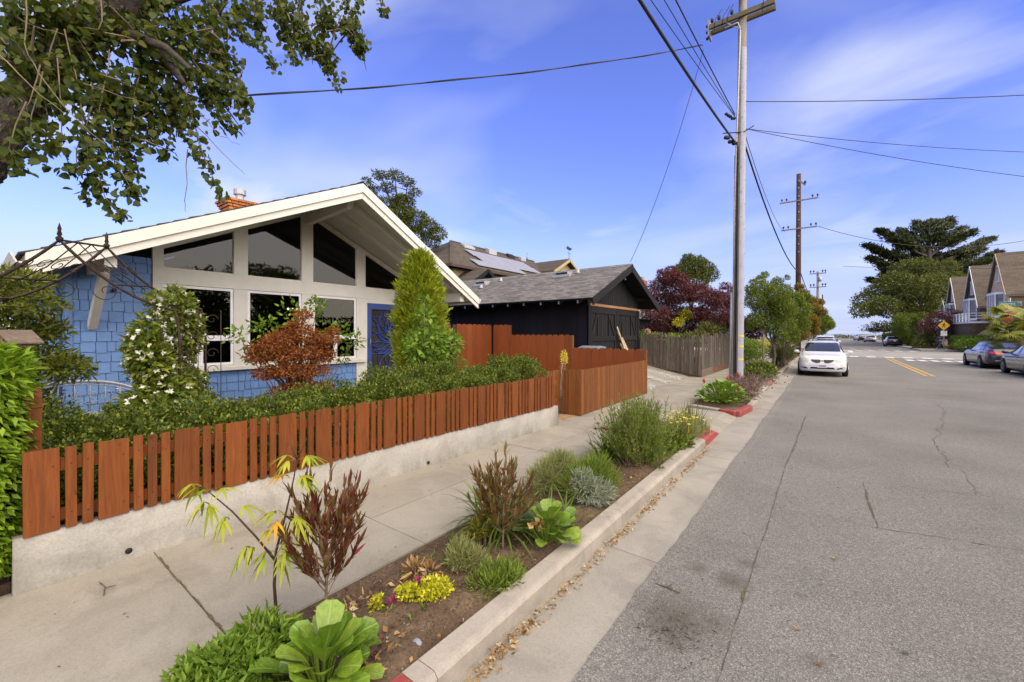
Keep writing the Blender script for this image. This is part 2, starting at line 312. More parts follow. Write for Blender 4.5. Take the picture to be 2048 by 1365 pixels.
def big_leaf_mat():
    m = leafmat_ref('bergenia_leaf', [(.075, .17, .018), (.10, .22, .022), (.15, .27, .03), (.06, .14, .016), (.19, .31, .035)], .2, .32, .5)
    nt = m.node_tree; b = [n for n in nt.nodes if n.type == 'BSDF_PRINCIPLED'][0]
    tc = nt.nodes.new('ShaderNodeTexCoord'); sp = N(nt, 'ShaderNodeSeparateXYZ', {0: tc.outputs['Object']})
    ay = N(nt, 'ShaderNodeMath', {0: sp.outputs[1]}, operation='ABSOLUTE').outputs[0]
    v = N(nt, 'ShaderNodeMath', {0: sp.outputs[0], 1: ay}, operation='SUBTRACT').outputs[0]
    w = N(nt, 'ShaderNodeMath', {0: N(nt, 'ShaderNodeMath', {0: v, 1: 42.0}, operation='MULTIPLY').outputs[0]}, operation='SINE').outputs[0]
    side = N(nt, 'ShaderNodeMapRange', {0: w, 1: .80, 2: 1.0, 3: 0.0, 4: .30}).outputs[0]
    mid = N(nt, 'ShaderNodeMapRange', {0: ay, 1: .012, 2: .035, 3: .55, 4: 0.0}).outputs[0]
    f = N(nt, 'ShaderNodeMath', {0: side, 1: mid}, operation='MAXIMUM').outputs[0]
    nn = noise(nt, 9, 4, None, .6, obj=True); k = N(nt, 'ShaderNodeMapRange', {0: nn, 1: .3, 2: .7, 3: .72, 4: 1.2}).outputs[0]
    src = b.inputs['Base Color'].links[0].from_socket
    c = N(nt, 'ShaderNodeVectorMath', {0: src, 'Scale': k}, operation='SCALE').outputs[0]
    c = N(nt, 'ShaderNodeMix', {0: f, 6: c, 7: (.26, .38, .10, 1)}, data_type='RGBA').outputs[2]
    nt.links.new(c, b.inputs['Base Color'])
    nt.links.new(N(nt, 'ShaderNodeBump', {'Height': f, 'Strength': .5, 'Distance': .006}).outputs[0], b.inputs['Normal'])
leafmat_ref = leafmat
big_leaf_mat()

# ------------------------------------------------------------------ mesh and object helpers
class MB:
    """collects shapes in world (or thing) coordinates, then links them as one mesh object"""
    def __init__(s): s.v = []; s.f = []; s.m = []; s.sm = []
    def add(s, V, Fc, m=0, sm=False):
        n = len(s.v); s.v += [tuple(p) for p in V]
        for f in Fc: s.f.append(tuple(i+n for i in f)); s.m.append(m); s.sm.append(sm)
        return s
    def box(s, x0, x1, y0, y1, z0, z1, m=0):
        V = [(x, y, z) for z in (z0, z1) for y in (y0, y1) for x in (x0, x1)]
        return s.add(V, [(0, 2, 3, 1), (4, 5, 7, 6), (0, 1, 5, 4), (2, 6, 7, 3), (0, 4, 6, 2), (1, 3, 7, 5)], m)
    def prism(s, poly, vec, m=0):
        vec = Vector(vec); n = len(poly); A = [Vector(p) for p in poly]; B = [p+vec for p in A]
        Fc = [tuple(range(n))[::-1], tuple(range(n, 2*n))] + [(i, (i+1) % n, n+(i+1) % n, n+i) for i in range(n)]
        return s.add(A+B, Fc, m)
    def beam(s, a, b, w, h, up=(0, 0, 1), m=0):
        a, b = Vector(a), Vector(b); d = (b-a).normalized(); u = Vector(up)
        sd = d.cross(u).normalized()*w/2; uu = sd.cross(d).normalized()*h/2
        return s.prism([a-sd-uu, a+sd-uu, a+sd+uu, a-sd+uu], b-a, m)
    def tube(s, P, rad, n=8, m=0, cap=True, sm=True):
        P = [Vector(p) for p in P]; k = len(P)
        rad = list(rad) if hasattr(rad, '__len__') else [rad]*k
        V = []; ref = None
        for i, p in enumerate(P):
            t = (P[min(i+1, k-1)]-P[max(i-1, 0)])
            t = t.normalized() if t.length > 1e-9 else Vector((0, 0, 1))
            if ref is None:
                ref = Vector((1, 0, 0)) if abs(t.x) < 0.8 else Vector((0, 1, 0))
            a = (ref - t*ref.dot(t)); a = a.normalized() if a.length > 1e-6 else t.orthogonal().normalized()
            ref = a; b = t.cross(a)
            for j in range(n):
                an = 2*math.pi*j/n; V.append(p+(a*math.cos(an)+b*math.sin(an))*rad[i])
        Fc = [(i*n+j, i*n+(j+1) % n, (i+1)*n+(j+1) % n, (i+1)*n+j) for i in range(k-1) for j in range(n)]
        s.add(V, Fc, m, sm)
        if cap: s.add(V[:n], [tuple(range(n))[::-1]], m); s.add(V[-n:], [tuple(range(n))], m)
        return s
    def lathe(s, prof, c, n=16, m=0, sm=True, axis='z'):
        V = []
        for r, z in prof:
            for j in range(n):
                a = 2*math.pi*j/n; p = (r*math.cos(a), r*math.sin(a), z)
                if axis == 'x': p = (z, p[0], p[1])
                if axis == 'y': p = (p[0], z, p[1])
                V.append((c[0]+p[0], c[1]+p[1], c[2]+p[2]))
        k = len(prof)
        Fc = [(i*n+j, i*n+(j+1) % n, (i+1)*n+(j+1) % n, (i+1)*n+j) for i in range(k-1) for j in range(n)]
        s.add(V, Fc, m, sm)
        if prof[0][0] > 1e-5: s.add(V[:n], [tuple(range(n))[::-1]], m)
        if prof[-1][0] > 1e-5: s.add(V[-n:], [tuple(range(n))], m)
        return s
    def ball(s, c, r, n=10, m=0):
        r = r if hasattr(r, '__len__') else (r, r, r); k = n//2+1
        V = []; 
        for i in range(k+1):
            t = math.pi*i/k
            for j in range(n):
                a = 2*math.pi*j/n
                V.append((c[0]+r[0]*math.sin(t)*math.cos(a), c[1]+r[1]*math.sin(t)*math.sin(a), c[2]-r[2]*math.cos(t)))
        return s.add(V, [(i*n+j, i*n+(j+1) % n, (i+1)*n+(j+1) % n, (i+1)*n+j) for i in range(k) for j in range(n)], m, True)
    def mesh(s, name, off=(0, 0, 0), fix=True):
        me = bpy.data.meshes.new(name)
        ox, oy, oz = off
        me.from_pydata([(a-ox, b-oy, c-oz) for a, b, c in s.v], [], s.f)
        me.polygons.foreach_set('material_index', s.m); me.polygons.foreach_set('use_smooth', s.sm)
        if fix:
            bm = bmesh.new(); bm.from_mesh(me); bmesh.ops.remove_doubles(bm, verts=bm.verts, dist=1e-5)
            bmesh.ops.recalc_face_normals(bm, faces=bm.faces); bm.to_mesh(me); bm.free()
        return me
    def build(s, name, mats, parent=None, fix=True, bevel=0.0, local=False):
        """world coordinates in, one linked object out (origin at the parent thing's base, or at its own base)"""
        if parent is not None: off = (0, 0, 0) if local else base_of(parent)
        else:
            A = np.array(s.v); off = tuple((A.min(0)+A.max(0))/2); off = (off[0], off[1], float(A[:, 2].min()))
        me = s.mesh(name, off, fix)
        return put(name, me, mats, parent, None if parent is not None else off, bevel)
def put(name, me, mats, parent=None, loc=None, bevel=0.0):
    for x in (mats if isinstance(mats, (list, tuple)) else [mats]):
        if len(me.materials) < 16 and (not me.materials or True): me.materials.append(MATS[x])
    o = bpy.data.objects.new(name, me); COL.objects.link(o)
    if parent is not None: o.parent = parent
    if loc is not None: o.location = loc
    if bevel:
        b = o.modifiers.new('edge', 'BEVEL'); b.width = bevel; b.segments = 2; b.limit_method = 'ANGLE'; b.angle_limit = R(40)
    return o
def base_of(o):
    p = Vector((0, 0, 0))
    while o is not None: p = p + o.location; o = o.parent
    return tuple(p)
def tag(o, label=None, cat=None, group=None, kind=None):
    if label: o['label'] = label
    if cat: o['category'] = cat
    if group: o['group'] = group
    if kind: o['kind'] = kind
    return o
def thing(name, label, cat, loc=(0, 0, 0), rz=0.0, group=None):
    o = bpy.data.objects.new(name, None); COL.objects.link(o); o.empty_display_size = 0.2
    o.location = loc; o.rotation_euler = (0, 0, rz)
    return tag(o, label, cat, group)
def inst(name, me, parent, loc, scale=None, rot=None):
    """one more object on shared mesh data"""
    o = bpy.data.objects.new(name, me); COL.objects.link(o); o.parent = parent; o.location = loc
    if scale: o.scale = scale
    if rot: o.rotation_euler = rot
    return o
def rel(p, parent):
    b = base_of(parent); return (p[0]-b[0], p[1]-b[1], p[2]-b[2])
UNIT = {}
def unit_mesh(key, mb, mats, bevel=0):
    if key not in UNIT:
        me = mb.mesh(key)
        for x in (mats if isinstance(mats, (list, tuple)) else [mats]): me.materials.append(MATS[x])
        if bevel:
            bm = bmesh.new(); bm.from_mesh(me); bmesh.ops.bevel(bm, geom=bm.edges[:], offset=bevel, segments=1, affect='EDGES'); bm.to_mesh(me); bm.free()
        UNIT[key] = me
    return UNIT[key]
def hill_grid(name, xs, ys, zf, mats, kind='structure'):
    V = [(x, y, zf(x, y)) for y in ys for x in xs]; n = len(xs)
    m = MB(); m.add(V, [(j*n+i, j*n+i+1, (j+1)*n+i+1, (j+1)*n+i) for j in range(len(ys)-1) for i in range(n-1)], 0, True)
    o = m.build(name, mats, fix=False); tag(o, kind=kind); return o

# ------------------------------------------------------------------ the setting
wallx = lambda y: -4.385+0.036*y
m = MB().box(-400, 400, -300, 205, -0.6, -0.05); tag(m.build('ground', 'scrub_ground'), kind='structure')
m = MB(); m.add([(-30000, 150, -14), (30000, 150, -14), (30000, 30000, -14), (-30000, 30000, -14)], [(0, 1, 2, 3)]); tag(m.build('sea', 'sea_water', fix=False), kind='structure')
def sheet(name, x0, x1, y0, y1, z, mat, kind='structure', th=0.05):
    return tag(MB().box(x0, x1, y0, y1, z-th, z).build(name, mat), kind=kind)
road = sheet('road', -1.05, 8.1, -14, 43.2, 0.0, 'asphalt')
sheet('road', -1.05, 8.1, 60.2, 190, 0.0, 'asphalt')
sheet('cross_street', -60, 90, 43.2, 60.2, 0.0, 'street_concrete')
gut = tag(bpy.data.objects.new('gutter', None), kind='structure'); COL.objects.link(gut)
ys = [-6, -2.9, 0.25, 3.45, 6.9, 9.9, 13.3, 16.9, 20.5, 24, 28, 32, 36, 40.5]
for a, b in zip(ys, ys[1:]):
    w = 0
    me = MB(); me.prism([(-1.6, a+.004, 0.0), (-1.06+w, a+.004, -0.012), (-1.04-w, b-.004, -0.012), (-1.6, b-.004, 0.0)], (0, 0, 0.018)); me.build('gutter_slab', 'gutter_concrete', gut)
q = MB(); yy = np.arange(-6, 40.5, .12); ed = np.cumsum(rng.normal(size=len(yy))*.006); ed = ed-np.convolve(ed, np.ones(31)/31, 'same'); V = []
for y_, e_ in zip(yy, ed): V += [(-.97, y_, .0015), (-1.03, y_, .0105), (-1.085-abs(e_)*1.2+.012*math.sin(y_*1.7), y_, .0125)]
q.add(V, [(3*i+j, 3*i+j+1, 3*i+j+4, 3*i+j+3) for i in range(len(yy)-1) for j in (0, 1)], 0, True); q.build('asphalt_lap', 'asphalt', road, fix=False)
sheet('gutter_bed', -1.62, -1.02, -6, 40.5, -0.006, 'crack_fill')
# kerb blocks: battered face, rounded nose
kerb = tag(bpy.data.objects.new('kerb', None), kind='structure'); COL.objects.link(kerb)
def kerb_block(a, b, top0, top1, mat, x=-1.58, flip=0):
    pr = lambda y, t: [(x-.005, y, -.05), (x-.012, y, t-.03), (x-.035, y, t-.004), (x-.055, y, t), (x-.165, y, t), (x-.17, y, -.05)]
    P, Q = pr(a, top0), pr(b, top1); n = len(P); mb = MB()
    mb.add(P+Q, [(i, (i+1) % n, n+(i+1) % n, n+i) for i in range(n)]+[tuple(range(n))[::-1], tuple(range(n, 2*n))])
    return mb.build('kerb_block', mat, kerb)
for a, b in [(1.475, 3.9), (3.905, 5.9), (5.905, 7.42)]: kerb_block(a, b, .15, .15, 'kerb_concrete')
kerb_block(1.365, 1.47, .15, .15, 'kerb_concrete')
kerb_block(-5, 1.36, .15, .15, 'red_paint')
tag(kerb_block(7.425, 8.15, .155, .15, 'red_paint'), 'red painted end of the kerb')
kerb_block(8.155, 8.55, .15, .03, 'red_paint')
for a, b in [(18.0, 20.4), (20.405, 23.5), (23.505, 28), (28.005, 34), (34.005, 40.4)]: kerb_block(a, b, .15, .15, 'kerb_concrete')
kerb_block(17.3, 17.995, .10, .15, 'red_paint')
# planting strip
def soil_z(x, y):
    e = min(1, max(0, (x+2.70)/.18))*min(1, max(0, (-1.75-x)/.12))
    return .106+.020*e+.022*e*math.sin(x*5.1+y*3.3)+.016*e*math.sin(y*7.7-x*9)+.012*rnd.uniform(-1, 1)*e
hill_grid('planting_strip', np.linspace(-2.71, -1.74, 40), np.linspace(-1.5, 8.5, 330), soil_z, 'soil')
# sidewalk: separate slabs with recessed joints
walk = tag(bpy.data.objects.new('sidewalk', None), kind='structure'); COL.objects.link(walk)
sheet('sidewalk_bed', -4.44, -2.70, -6, 42.5, .112, 'crack_fill', th=.2)
jl = [-2.6, -.75, .93, 2.35, 3.72, 5.25, 6.80, 8.4, 9.95, 11.5, 13.1, 14.7, 16.3, 17.9, 19.5, 21.1, 22.7, 24.3, 25.9, 27.5, 29.1, 31, 33, 35, 37, 39, 41]
for k, (a, b) in enumerate(zip(jl, jl[1:])):
    split = [(-4.43, -2.70)] if k in (1, 2) else [(-4.43, -3.47), (-3.464, -2.70)]
    for x0, x1 in split:
        dz = rnd.uniform(-.003, .003)
        MB().box(x0, x1, a+.0035, b-.0035, .10, .13+dz).build('slab', 'sidewalk_concrete', walk)
# aprons (sloping concrete between gutter and sidewalk where the kerb drops)
def apron(y0, y1, z0=.02):
    n = MB(); 
    for k, (a, b) in enumerate(zip(np.linspace(y0, y1, 3), np.linspace(y0, y1, 3)[1:])):
        q = MB(); q.prism([(-2.70, a+.005, .128), (-1.85, a+.005, .105), (-1.585, a+.005, z0), (-1.585, b-.005, z0), (-1.85, b-.005, .105), (-2.70, b-.005, .128)], (0, 0, -.12)); q.build('slab', 'sidewalk_concrete', walk)
apron(8.56, 10.45); apron(14.3, 17.2); 
MB().box(-2.70, -1.75, 8.50, 8.56, .05, .13).build('slab', 'kerb_concrete', walk)
MB().box(-2.72, -1.6, 17.2, 17.32, .02, .15).build('slab', 'kerb_concrete', walk)
m = MB(); m.lathe([(.16, .126), (.16, .136), (.0, .138)], (-2.35, 9.35, -.008), 20); m.build('utility_cover', 'kerb_concrete', walk)
# island bed beside the pole
bed = MB(); pl = [(-2.70, 10.85), (-1.75, 10.5), (-1.58, 10.75), (-1.56, 12.2), (-1.62, 14.25), (-2.70, 14.25)]
bed.prism([(x, y, -.02) for x, y in pl], (0, 0, .125)); tag(bed.build('planting_bed', 'soil'), kind='structure')
for (p, q, mat) in [((-2.7, 10.85), (-1.98, 10.585), 'kerb_concrete'), ((-1.975, 10.58), (-1.62, 10.5), 'red_paint'), ((-1.60, 10.52), (-1.49, 11.6), 'red_paint'), ((-1.49, 11.62), (-1.54, 14.2), 'kerb_concrete')]:
    MB().beam((p[0], p[1], .06), (q[0], q[1], .06), .14, .18).build('kerb_block', mat, kerb, bevel=.02)
sheet('planting_bed', -2.70, -1.75, 17.32, 40.4, .12, 'soil', th=.15)
# driveway that climbs to the black garage
dz = lambda x: .13+max(0, (-4.2-x))*.20
drv = tag(bpy.data.objects.new('driveway', None), kind='structure'); COL.objects.link(drv)
for (a, b, mat, dd) in [(12.2, 13.15, 'sidewalk_concrete', 0), (13.15, 13.85, 'pale_gravel', -.02), (13.85, 14.75, 'sidewalk_concrete', 0), (14.75, 15.3, 'pale_gravel', -.02), (15.3, 16.25, 'sidewalk_concrete', 0), (16.25, 16.95, 'pale_gravel', -.02), (16.95, 17.86, 'sidewalk_concrete', 0)]:
    q = MB(); q.prism([(-4.44, a+.004, .13+dd), (-6.6, a+.004, dz(-6.6)+dd), (-6.6, b-.004, dz(-6.6)+dd), (-4.44, b-.004, .13+dd)], (0, 0, -.3))
    q.build('gravel_strip' if 'gravel' in mat else 'slab', mat, drv)
# gravel stones lying in the strips
st = MB()
for _ in range(1500):
    a, b = rnd.choice([(13.17, 13.83), (14.77, 15.28), (16.27, 16.93)]); x = rnd.uniform(-6.5, -4.46); y = rnd.uniform(a, b); r = rnd.uniform(.018, .04)
    z = dz(x)-.02; V = [(x+r*rnd.uniform(.6, 1), y, z+.2*r), (x, y+r*rnd.uniform(.6, 1), z+.2*r), (x-r, y, z+.1*r), (x, y-r, z+.1*r), (x+rnd.uniform(-.3, .3)*r, y, z+r*rnd.uniform(.6, 1.0))]
    st.add(V, [(0, 1, 4), (1, 2, 4), (2, 3, 4), (3, 0, 4)])
tag(st.build('gravel', 'pale_gravel', fix=False), kind='stuff')
# raised gardens behind the walls
def garden(name, poly, z, mat='soil'):
    q = MB(); q.prism([(x, y, -.1) for x, y in poly], (0, 0, z+.1)); tag(q.build(name, mat), kind='structure')
garden('garden_soil', [(-4.455, .22), (-4.215, 6.9), (-4.95, 6.9), (-4.95, 7.95), (-4.4, 7.95), (-4.35, 12.05), (-26, 12.05), (-26, .22)], .46)
garden('garden_soil', [(-4.25, -7), (-4.55, .2), (-26, .2), (-26, -7)], .16)
garden('garden_soil', [(-6.62, 12.1), (-6.62, 17.9), (-26, 17.9), (-26, 12.1)], .60)
garden('garden_soil', [(-4.12, 17.95), (-4.1, 41), (-40, 41), (-40, 17.95)], .35)
# brick entry path: pavers
path = tag(bpy.data.objects.new('entry_path', None), kind='structure'); COL.objects.link(path)
sheet('path_bed', -5.3, -4.25, 6.99, 7.9, .12, 'crack_fill', th=.1)
bm_ = unit_mesh('brick', MB().box(-.5, .5, -.5, .5, 0, 1), 'tan_brick')
for i in range(8):
    for j in range(5):
        inst('brick', bm_, path, (-4.33-i*.125, 7.08+j*.19+(i % 2)*.05, .10), (.118, .18, .034+rnd.uniform(-.003, .003)))
# right-hand pavement and verge beyond the parked cars
sheet('sidewalk', 8.32, 10.4, -14, 41.5, .13, 'street_concrete', th=.2)
for a, b in zip(range(-14, 41, 5), range(-9, 46, 5)):
    MB().box(8.1, 8.3, a+.005, min(b, 41.5)-.005, -.05, .14).build('kerb_block', 'kerb_concrete', kerb, bevel=.02)
garden('verge', [(10.42, -14), (10.42, 41.5), (90, 41.5), (90, -14)], .14)
sheet('sidewalk', 8.6, 11.2, 62.0, 150, .12, 'street_concrete', th=.2)
garden('verge', [(11.2, 61.5), (11.2, 175), (120, 175), (120, 61.5)], .15)
for a in range(62, 150, 8): MB().box(8.15, 8.58, a+.005, a+7.99, -.05, .13).build('kerb_block', 'kerb_concrete', kerb, bevel=.02)
sheet('sidewalk', -4.2, -1.6, 61.5, 150, .12, 'street_concrete', th=.2)
garden('verge', [(-40, 61.5), (-40, 170), (-4.25, 170), (-4.25, 61.5)], .25)
# painted markings, worn
def mark(name, poly, mat, z=.006):
    q = MB(); q.prism([(x, y, z-.003) for x, y in poly], (0, 0, .003)); return tag(q.build(name, mat, road), kind=None)
for dx in (0, .24): mark('centre_line', [(3.50+dx, 25.8), (3.62+dx, 25.8), (3.68+dx, 41.6), (3.56+dx, 41.6)], 'yellow_marking')
for i in range(8):
    x = -.6+i*1.08; mark('crossing_bar', [(x, 43.4), (x+.55, 43.4), (x+.52, 44.6), (x-.03, 44.6)], 'white_marking')
    mark('crossing_bar', [(x, 59.0), (x+.55, 59.0), (x+.5, 60.0), (x-.05, 60.0)], 'white_marking')
for i in range(6):
    x = -.2+i*1.25; mark('crossing_bar', [(x, 63.4), (x+.6, 63.4), (x+.6, 64), (x, 64)], 'white_marking')
for i in range(5):
    x = 4.55+i*.62; mark('stop_bar', [(x, 39.3), (x+.4, 39.3), (x+.34, 40.9), (x-.06, 40.9)], 'white_marking')
def strip(pts, w, mat, name, z=.004, par=None, th=.003):
    q = MB()
    for (a, b) in zip(pts, pts[1:]):
        a, b = Vector((*a, z)), Vector((*b, z)); d = (b-a).normalized(); s_ = Vector((-d.y, d.x, 0))*w*rnd.uniform(.08, .38)
        q.add([a-s_, b-s_, b+s_, a+s_], [(0, 1, 2, 3)])
    return q.build(name, mat, par or road, fix=False)
def wiggle(a, b, n, amp):
    a, b = Vector(a), Vector(b); d = b-a; s_ = Vector((-d.y, d.x)).normalized(); o = 0; P = []
    for i in range(n+1):
        o = o*.85+rnd.uniform(-amp, amp)*.7 if 0 < i < n else 0
        P.append(tuple(a+d*i/n+s_*o))
    return P
for a, b, n, am, w in [((-.47, 1.2), (-.47, 3.4), 24, .007, .012), ((-.47, 3.4), (-.45, 7.4), 40, .008, .014), ((-.45, 7.4), (-.34, 12.2), 34, .012, .018), ((.38, 6.9), (.40, 5.37), 16, .012, .016), ((.38, 6.9), (3.4, 7.75), 34, .014, .012), ((.02, 5.42), (.40, 5.37), 8, .012, .010), ((.40, 5.37), (3.2, 6.0), 34, .014, .013), ((1.49, 8.32), (1.41, 7.19), 16, .05, .014), ((1.46, 10.01), (1.48, 9.36), 10, .06, .016), ((1.48, 9.36), (1.39, 8.38), 10, .05, .014), ((-1.0, 11.4), (-.40, 11.5), 10, .02, .014), ((-.95, 7.41), (-.44, 7.61), 10, .012, .012), ((1.48, 10.0), (2.6, 16.0), 26, .10, .016), ((-1.0, 14.4), (6.0, 15.6), 40, .05, .014), ((1.0, 18.5), (7.0, 20.5), 30, .06, .016)]:
    strip(wiggle(a, b, n, am), w, 'crack_fill', 'crack')
for a, b, n in [((-.43, 7.9), (-.36, 11.6), 30), ((-.45, 7.3), (-.45, 7.5), 5), ((.385, 6.6), (.395, 5.6), 10), ((-.47, 3.35), (-.47, 3.5), 3)]:
    strip(wiggle(a, b, n, .012), .026, 'moss', 'moss_seam', .006)
strip(wiggle((-4.2, .93), (-2.72, .93), 24, .006), .026, 'moss', 'moss_seam', .1335, walk)
strip(wiggle((-1.6, 16.9), (-1.58, 10.4), 24, .03), .06, 'moss', 'moss_seam', .022, gut)

# ------------------------------------------------------------------ the blue house
HX = -10.0; RY = 5.03; SL = .453
zt = lambda y: 5.03-SL*abs(y-RY)            # top of the roof deck
zb = lambda y: zt(y)-.15                    # underside
house = thing('blue_house', 'low blue shingled house with big cream gable windows and a deep roof overhang', 'house', (-14, 5.03, .35))
B0, B1 = [2.28, 3.72, 5.16, 6.61], [3.46, 4.89, 6.34, 7.77]
cream, vin = 'cream_paint', 'vinyl_white'
# cream frame of the facade: posts, beam, boards; butted, not crossing
F0, F1 = HX-.10, HX
def facade(name, y0, y1, z0, z1, x1=F1, mat=cream, x0=F0): return MB().box(x0, x1, y0, y1, z0, z1).build(name, mat, house)
posts = [(2.13, 2.28), (3.46, 3.72), (4.89, 5.16), (6.34, 6.61), (7.77, 9.02)]
for a, b in posts:
    q = MB(); top = lambda y: zb(y)-.002
    pts = [(F0, a, 2.84), (F0, b, 2.84), (F0, b, top(b))] + ([(F0, RY, top(RY))] if a < RY < b else []) + [(F0, a, top(a))]
    if b > 9: pts = [(F0, a, 3.13), (F0, b, 3.13), (F0, b, top(b)), (F0, a, top(a))]
    else: pts = [(F0, a, 3.145), (F0, b, 3.145)]+pts[2:]
    q.prism(pts, (F1-F0, 0, 0)); q.build('post', cream, house)
facade('beam', 2.13, 9.02, 2.842, 3.143, HX+.004)
for a, b in posts[:4]: facade('post', a, b, 1.24 if b < 6.5 else .42, 2.84)
facade('post', 6.61, 6.66, .42, 2.84); facade('post', 8.50, 9.02, .42, 2.84); facade('door_head', 6.66, 8.50, 2.73, 2.84)
facade('sill', 2.10, 6.60, 1.13, 1.20, HX+.09); facade('sill', 2.12, 6.36, 1.20, 1.238, HX+.03)
facade('foundation', 1.05, 9.02, -.05, .335, HX-.03, 'kerb_concrete', HX-.2)
def window(y0, y1, z0, z1, w=.045, d=.035, nm='window', head=None):
    """frame of four bars + recessed pane; head = sloped top (z at y0, z at y1)"""
    za, zb_ = head if head else (z1, z1)
    fr = MB(); x0, x1 = HX-.06, HX-.06+d
    out_ = [(y0, z0), (y1, z0), (y1, zb_), (y0, za)]; inn = [(y0+w, z0+w), (y1-w, z0+w), (y1-w, zb_-w), (y0+w, za-w)]
    for i in range(4):
        j = (i+1) % 4; fr.prism([(x0, *out_[i]), (x0, *out_[j]), (x0, *inn[j]), (x0, *inn[i])], (d, 0, 0))
    f = fr.build(nm, vin if not head else cream, house)
    p = MB(); p.prism([(HX-.045, a, b) for a, b in inn], (.006, 0, 0)); p.build('pane', 'window_glass', f)
    return f
for i, (a, b) in enumerate(zip(B0, B1)):
    hd = (zb(a)-.11, zb(b)-.11); hd = (min(hd[0], 4.71), min(hd[1], 4.71))
    window(a, b, 3.146, 4, w=.016, head=hd)
    h = MB(); 
    h.prism([(F0, a, hd[0]+.001), (F0, b, hd[1]+.001), (F0, b, zb(b)-.002), (F0, a, zb(a)-.002)], (.1, 0, 0)); h.build('rake_trim', cream, house)
for i in range(3):
    a, b = B0[i]+.002, B1[i]-.002
    if i == 1 : window(a, b, 1.242, 2.838, .055)
    else:
        window(a, b, 1.80, 2.838, .055); mid = (a+b)/2
        window(a, mid, 1.242, 1.797, .05); window(mid+.002, b, 1.242, 1.797, .05)
# carved sun door
door = MB(); DY0, DY1, DZ0, DZ1 = 6.66, 8.50, .64, 2.728
door.box(HX-.07, HX-.02, DY0, DY0+.15, DZ0, DZ1); door.box(HX-.07, HX-.02, DY1-.15, DY1, DZ0, DZ1)
door.box(HX-.07, HX-.02, DY0+.15, DY1-.15, DZ1-.16, DZ1); door.box(HX-.07, HX-.02, DY0+.15, DY1-.15, DZ0, DZ0+.22)
dr = door.build('door', 'royal_blue', house)
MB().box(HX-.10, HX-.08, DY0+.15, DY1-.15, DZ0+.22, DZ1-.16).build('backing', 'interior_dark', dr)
cy_, cz_ = 7.58, 1.70
def clip_pt(y, z): return DY0+.15 <= y <= DY1-.15 and DZ0+.22 <= z <= DZ1-.16
for k in range(26):
    for sgn in (1,):
        P = []; a0 = 2*math.pi*k/26
        for t in np.linspace(0, 1, 16):
            r = .10+1.05*t; a = a0+1.0*(1-t)**1.6*.9+.16*math.sin(t*7+k*1.3)
            P.append((HX-.055, cy_+r*math.cos(a), cz_+r*math.sin(a)))
        P = [p for p in P if clip_pt(p[1], p[2])]
        if len(P) > 2: MB().tube(P, [.020-.008*i/len(P) for i in range(len(P))], 5).build('sun_ray', 'royal_blue', dr)
        a1 = a0+.12
        Q = [p for p in [(HX-.055, cy_+(.35+.75*t)*math.cos(a1+.22*math.sin(t*5+k)), cz_+(.35+.75*t)*math.sin(a1+.22*math.sin(t*5+k))) for t in np.linspace(0, 1, 12)] if clip_pt(p[1], p[2])]
        if len(Q) > 2: MB().tube(Q, .012, 5).build('sun_ray', 'royal_blue', dr)
MB().lathe([(.0, -.01), (.17, -.01), (.17, .012), (.0, .016)], (HX-.06, cy_, cz_), 24, axis='x').build('sun_disc', 'royal_blue', dr)
MB().tube([(HX, DY0+.07, 1.55), (HX+.05, DY0+.07, 1.55), (HX+.05, DY0+.07, 1.75), (HX, DY0+.07, 1.75)], .012, 6).build('door_handle', 'grey_metal', dr)
# walls: sheathing behind the shingles
sh = MB(); sh.box(HX-.12, HX-.045, 1.02, 2.13, .335, zb(1.02)-.01)
sh.box(HX-.12, HX-.045, 2.13, 6.61, .335, 1.125); sh.box(-20, HX-.13, 1.03, 1.12, .2, zb(1.05)-.02); sh.box(-20, HX-.13, 8.95, 9.02, .2, zb(9.02)-.02)
q = MB(); q.prism([(-20, 1.03, .2), (-20, 9.02, .2), (-20, 9.02, zb(9.02)), (-20, RY, zb(RY)), (-20, 1.03, zb(1.03))], (.1, 0, 0))
sh.build('wall', 'blue_shingle', house); q.build('wall', 'blue_shingle', house)
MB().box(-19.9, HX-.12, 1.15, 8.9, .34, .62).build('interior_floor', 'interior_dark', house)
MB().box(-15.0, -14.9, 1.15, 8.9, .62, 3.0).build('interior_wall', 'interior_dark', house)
SHM = unit_mesh('shingle', MB().prism([(.0, -.5, 0), (.030, -.5, 0), (.008, -.5, 1), (0, -.5, 1)], (0, 1, 0)), 'blue_shingle')
def shingles(y0, y1, z0, z1, top=None, course=.178):
    z = z0; k = 0
    while z < z1-.02:
        y = y0-rnd.uniform(0, .14)
        while y < y1-.01:
            w = rnd.choice([.115, .14, .165, .19, .22]); a, b = max(y, y0), min(y+w, y1); y += w
            if b-a < .03: continue
            dz_ = rnd.choice([0, 0, 0, -.022, .018]); h = min(course+.01, z1-z)
            if top and z+h > top((a+b)/2)-.02: h = top((a+b)/2)-z-.02
            if h < .03: continue
            inst('shingle', SHM, house, rel((HX-.045, (a+b)/2, z+min(0, dz_)), house), (1, b-a-.010, h-min(0, dz_)))
        z += course; k += 1
shingles(1.10, 2.125, .335, 3.3, lambda y: zb(y)-.02); shingles(2.13, 6.60, .335, 1.12)
MB().box(HX-.05, HX-.012, 1.02, 1.10, .335, zb(1.02)-.05).build('corner_board', 'blue_shingle', house)
SHS = unit_mesh('side_shingle', MB().prism([(-.5, 0, 0), (-.5, -.024, 0), (-.5, -.006, 1), (-.5, 0, 1)], (1, 0, 0)), 'blue_shingle')
z = .35
while z < 2.8:
    x = HX-.15
    while x > -12.6:
        w = rnd.choice([.14, .165, .19, .22]); inst('side_shingle', SHS, house, rel((x-w/2, 1.03, z), house), (w-.007, 1, .186)); x -= w
    z += .178
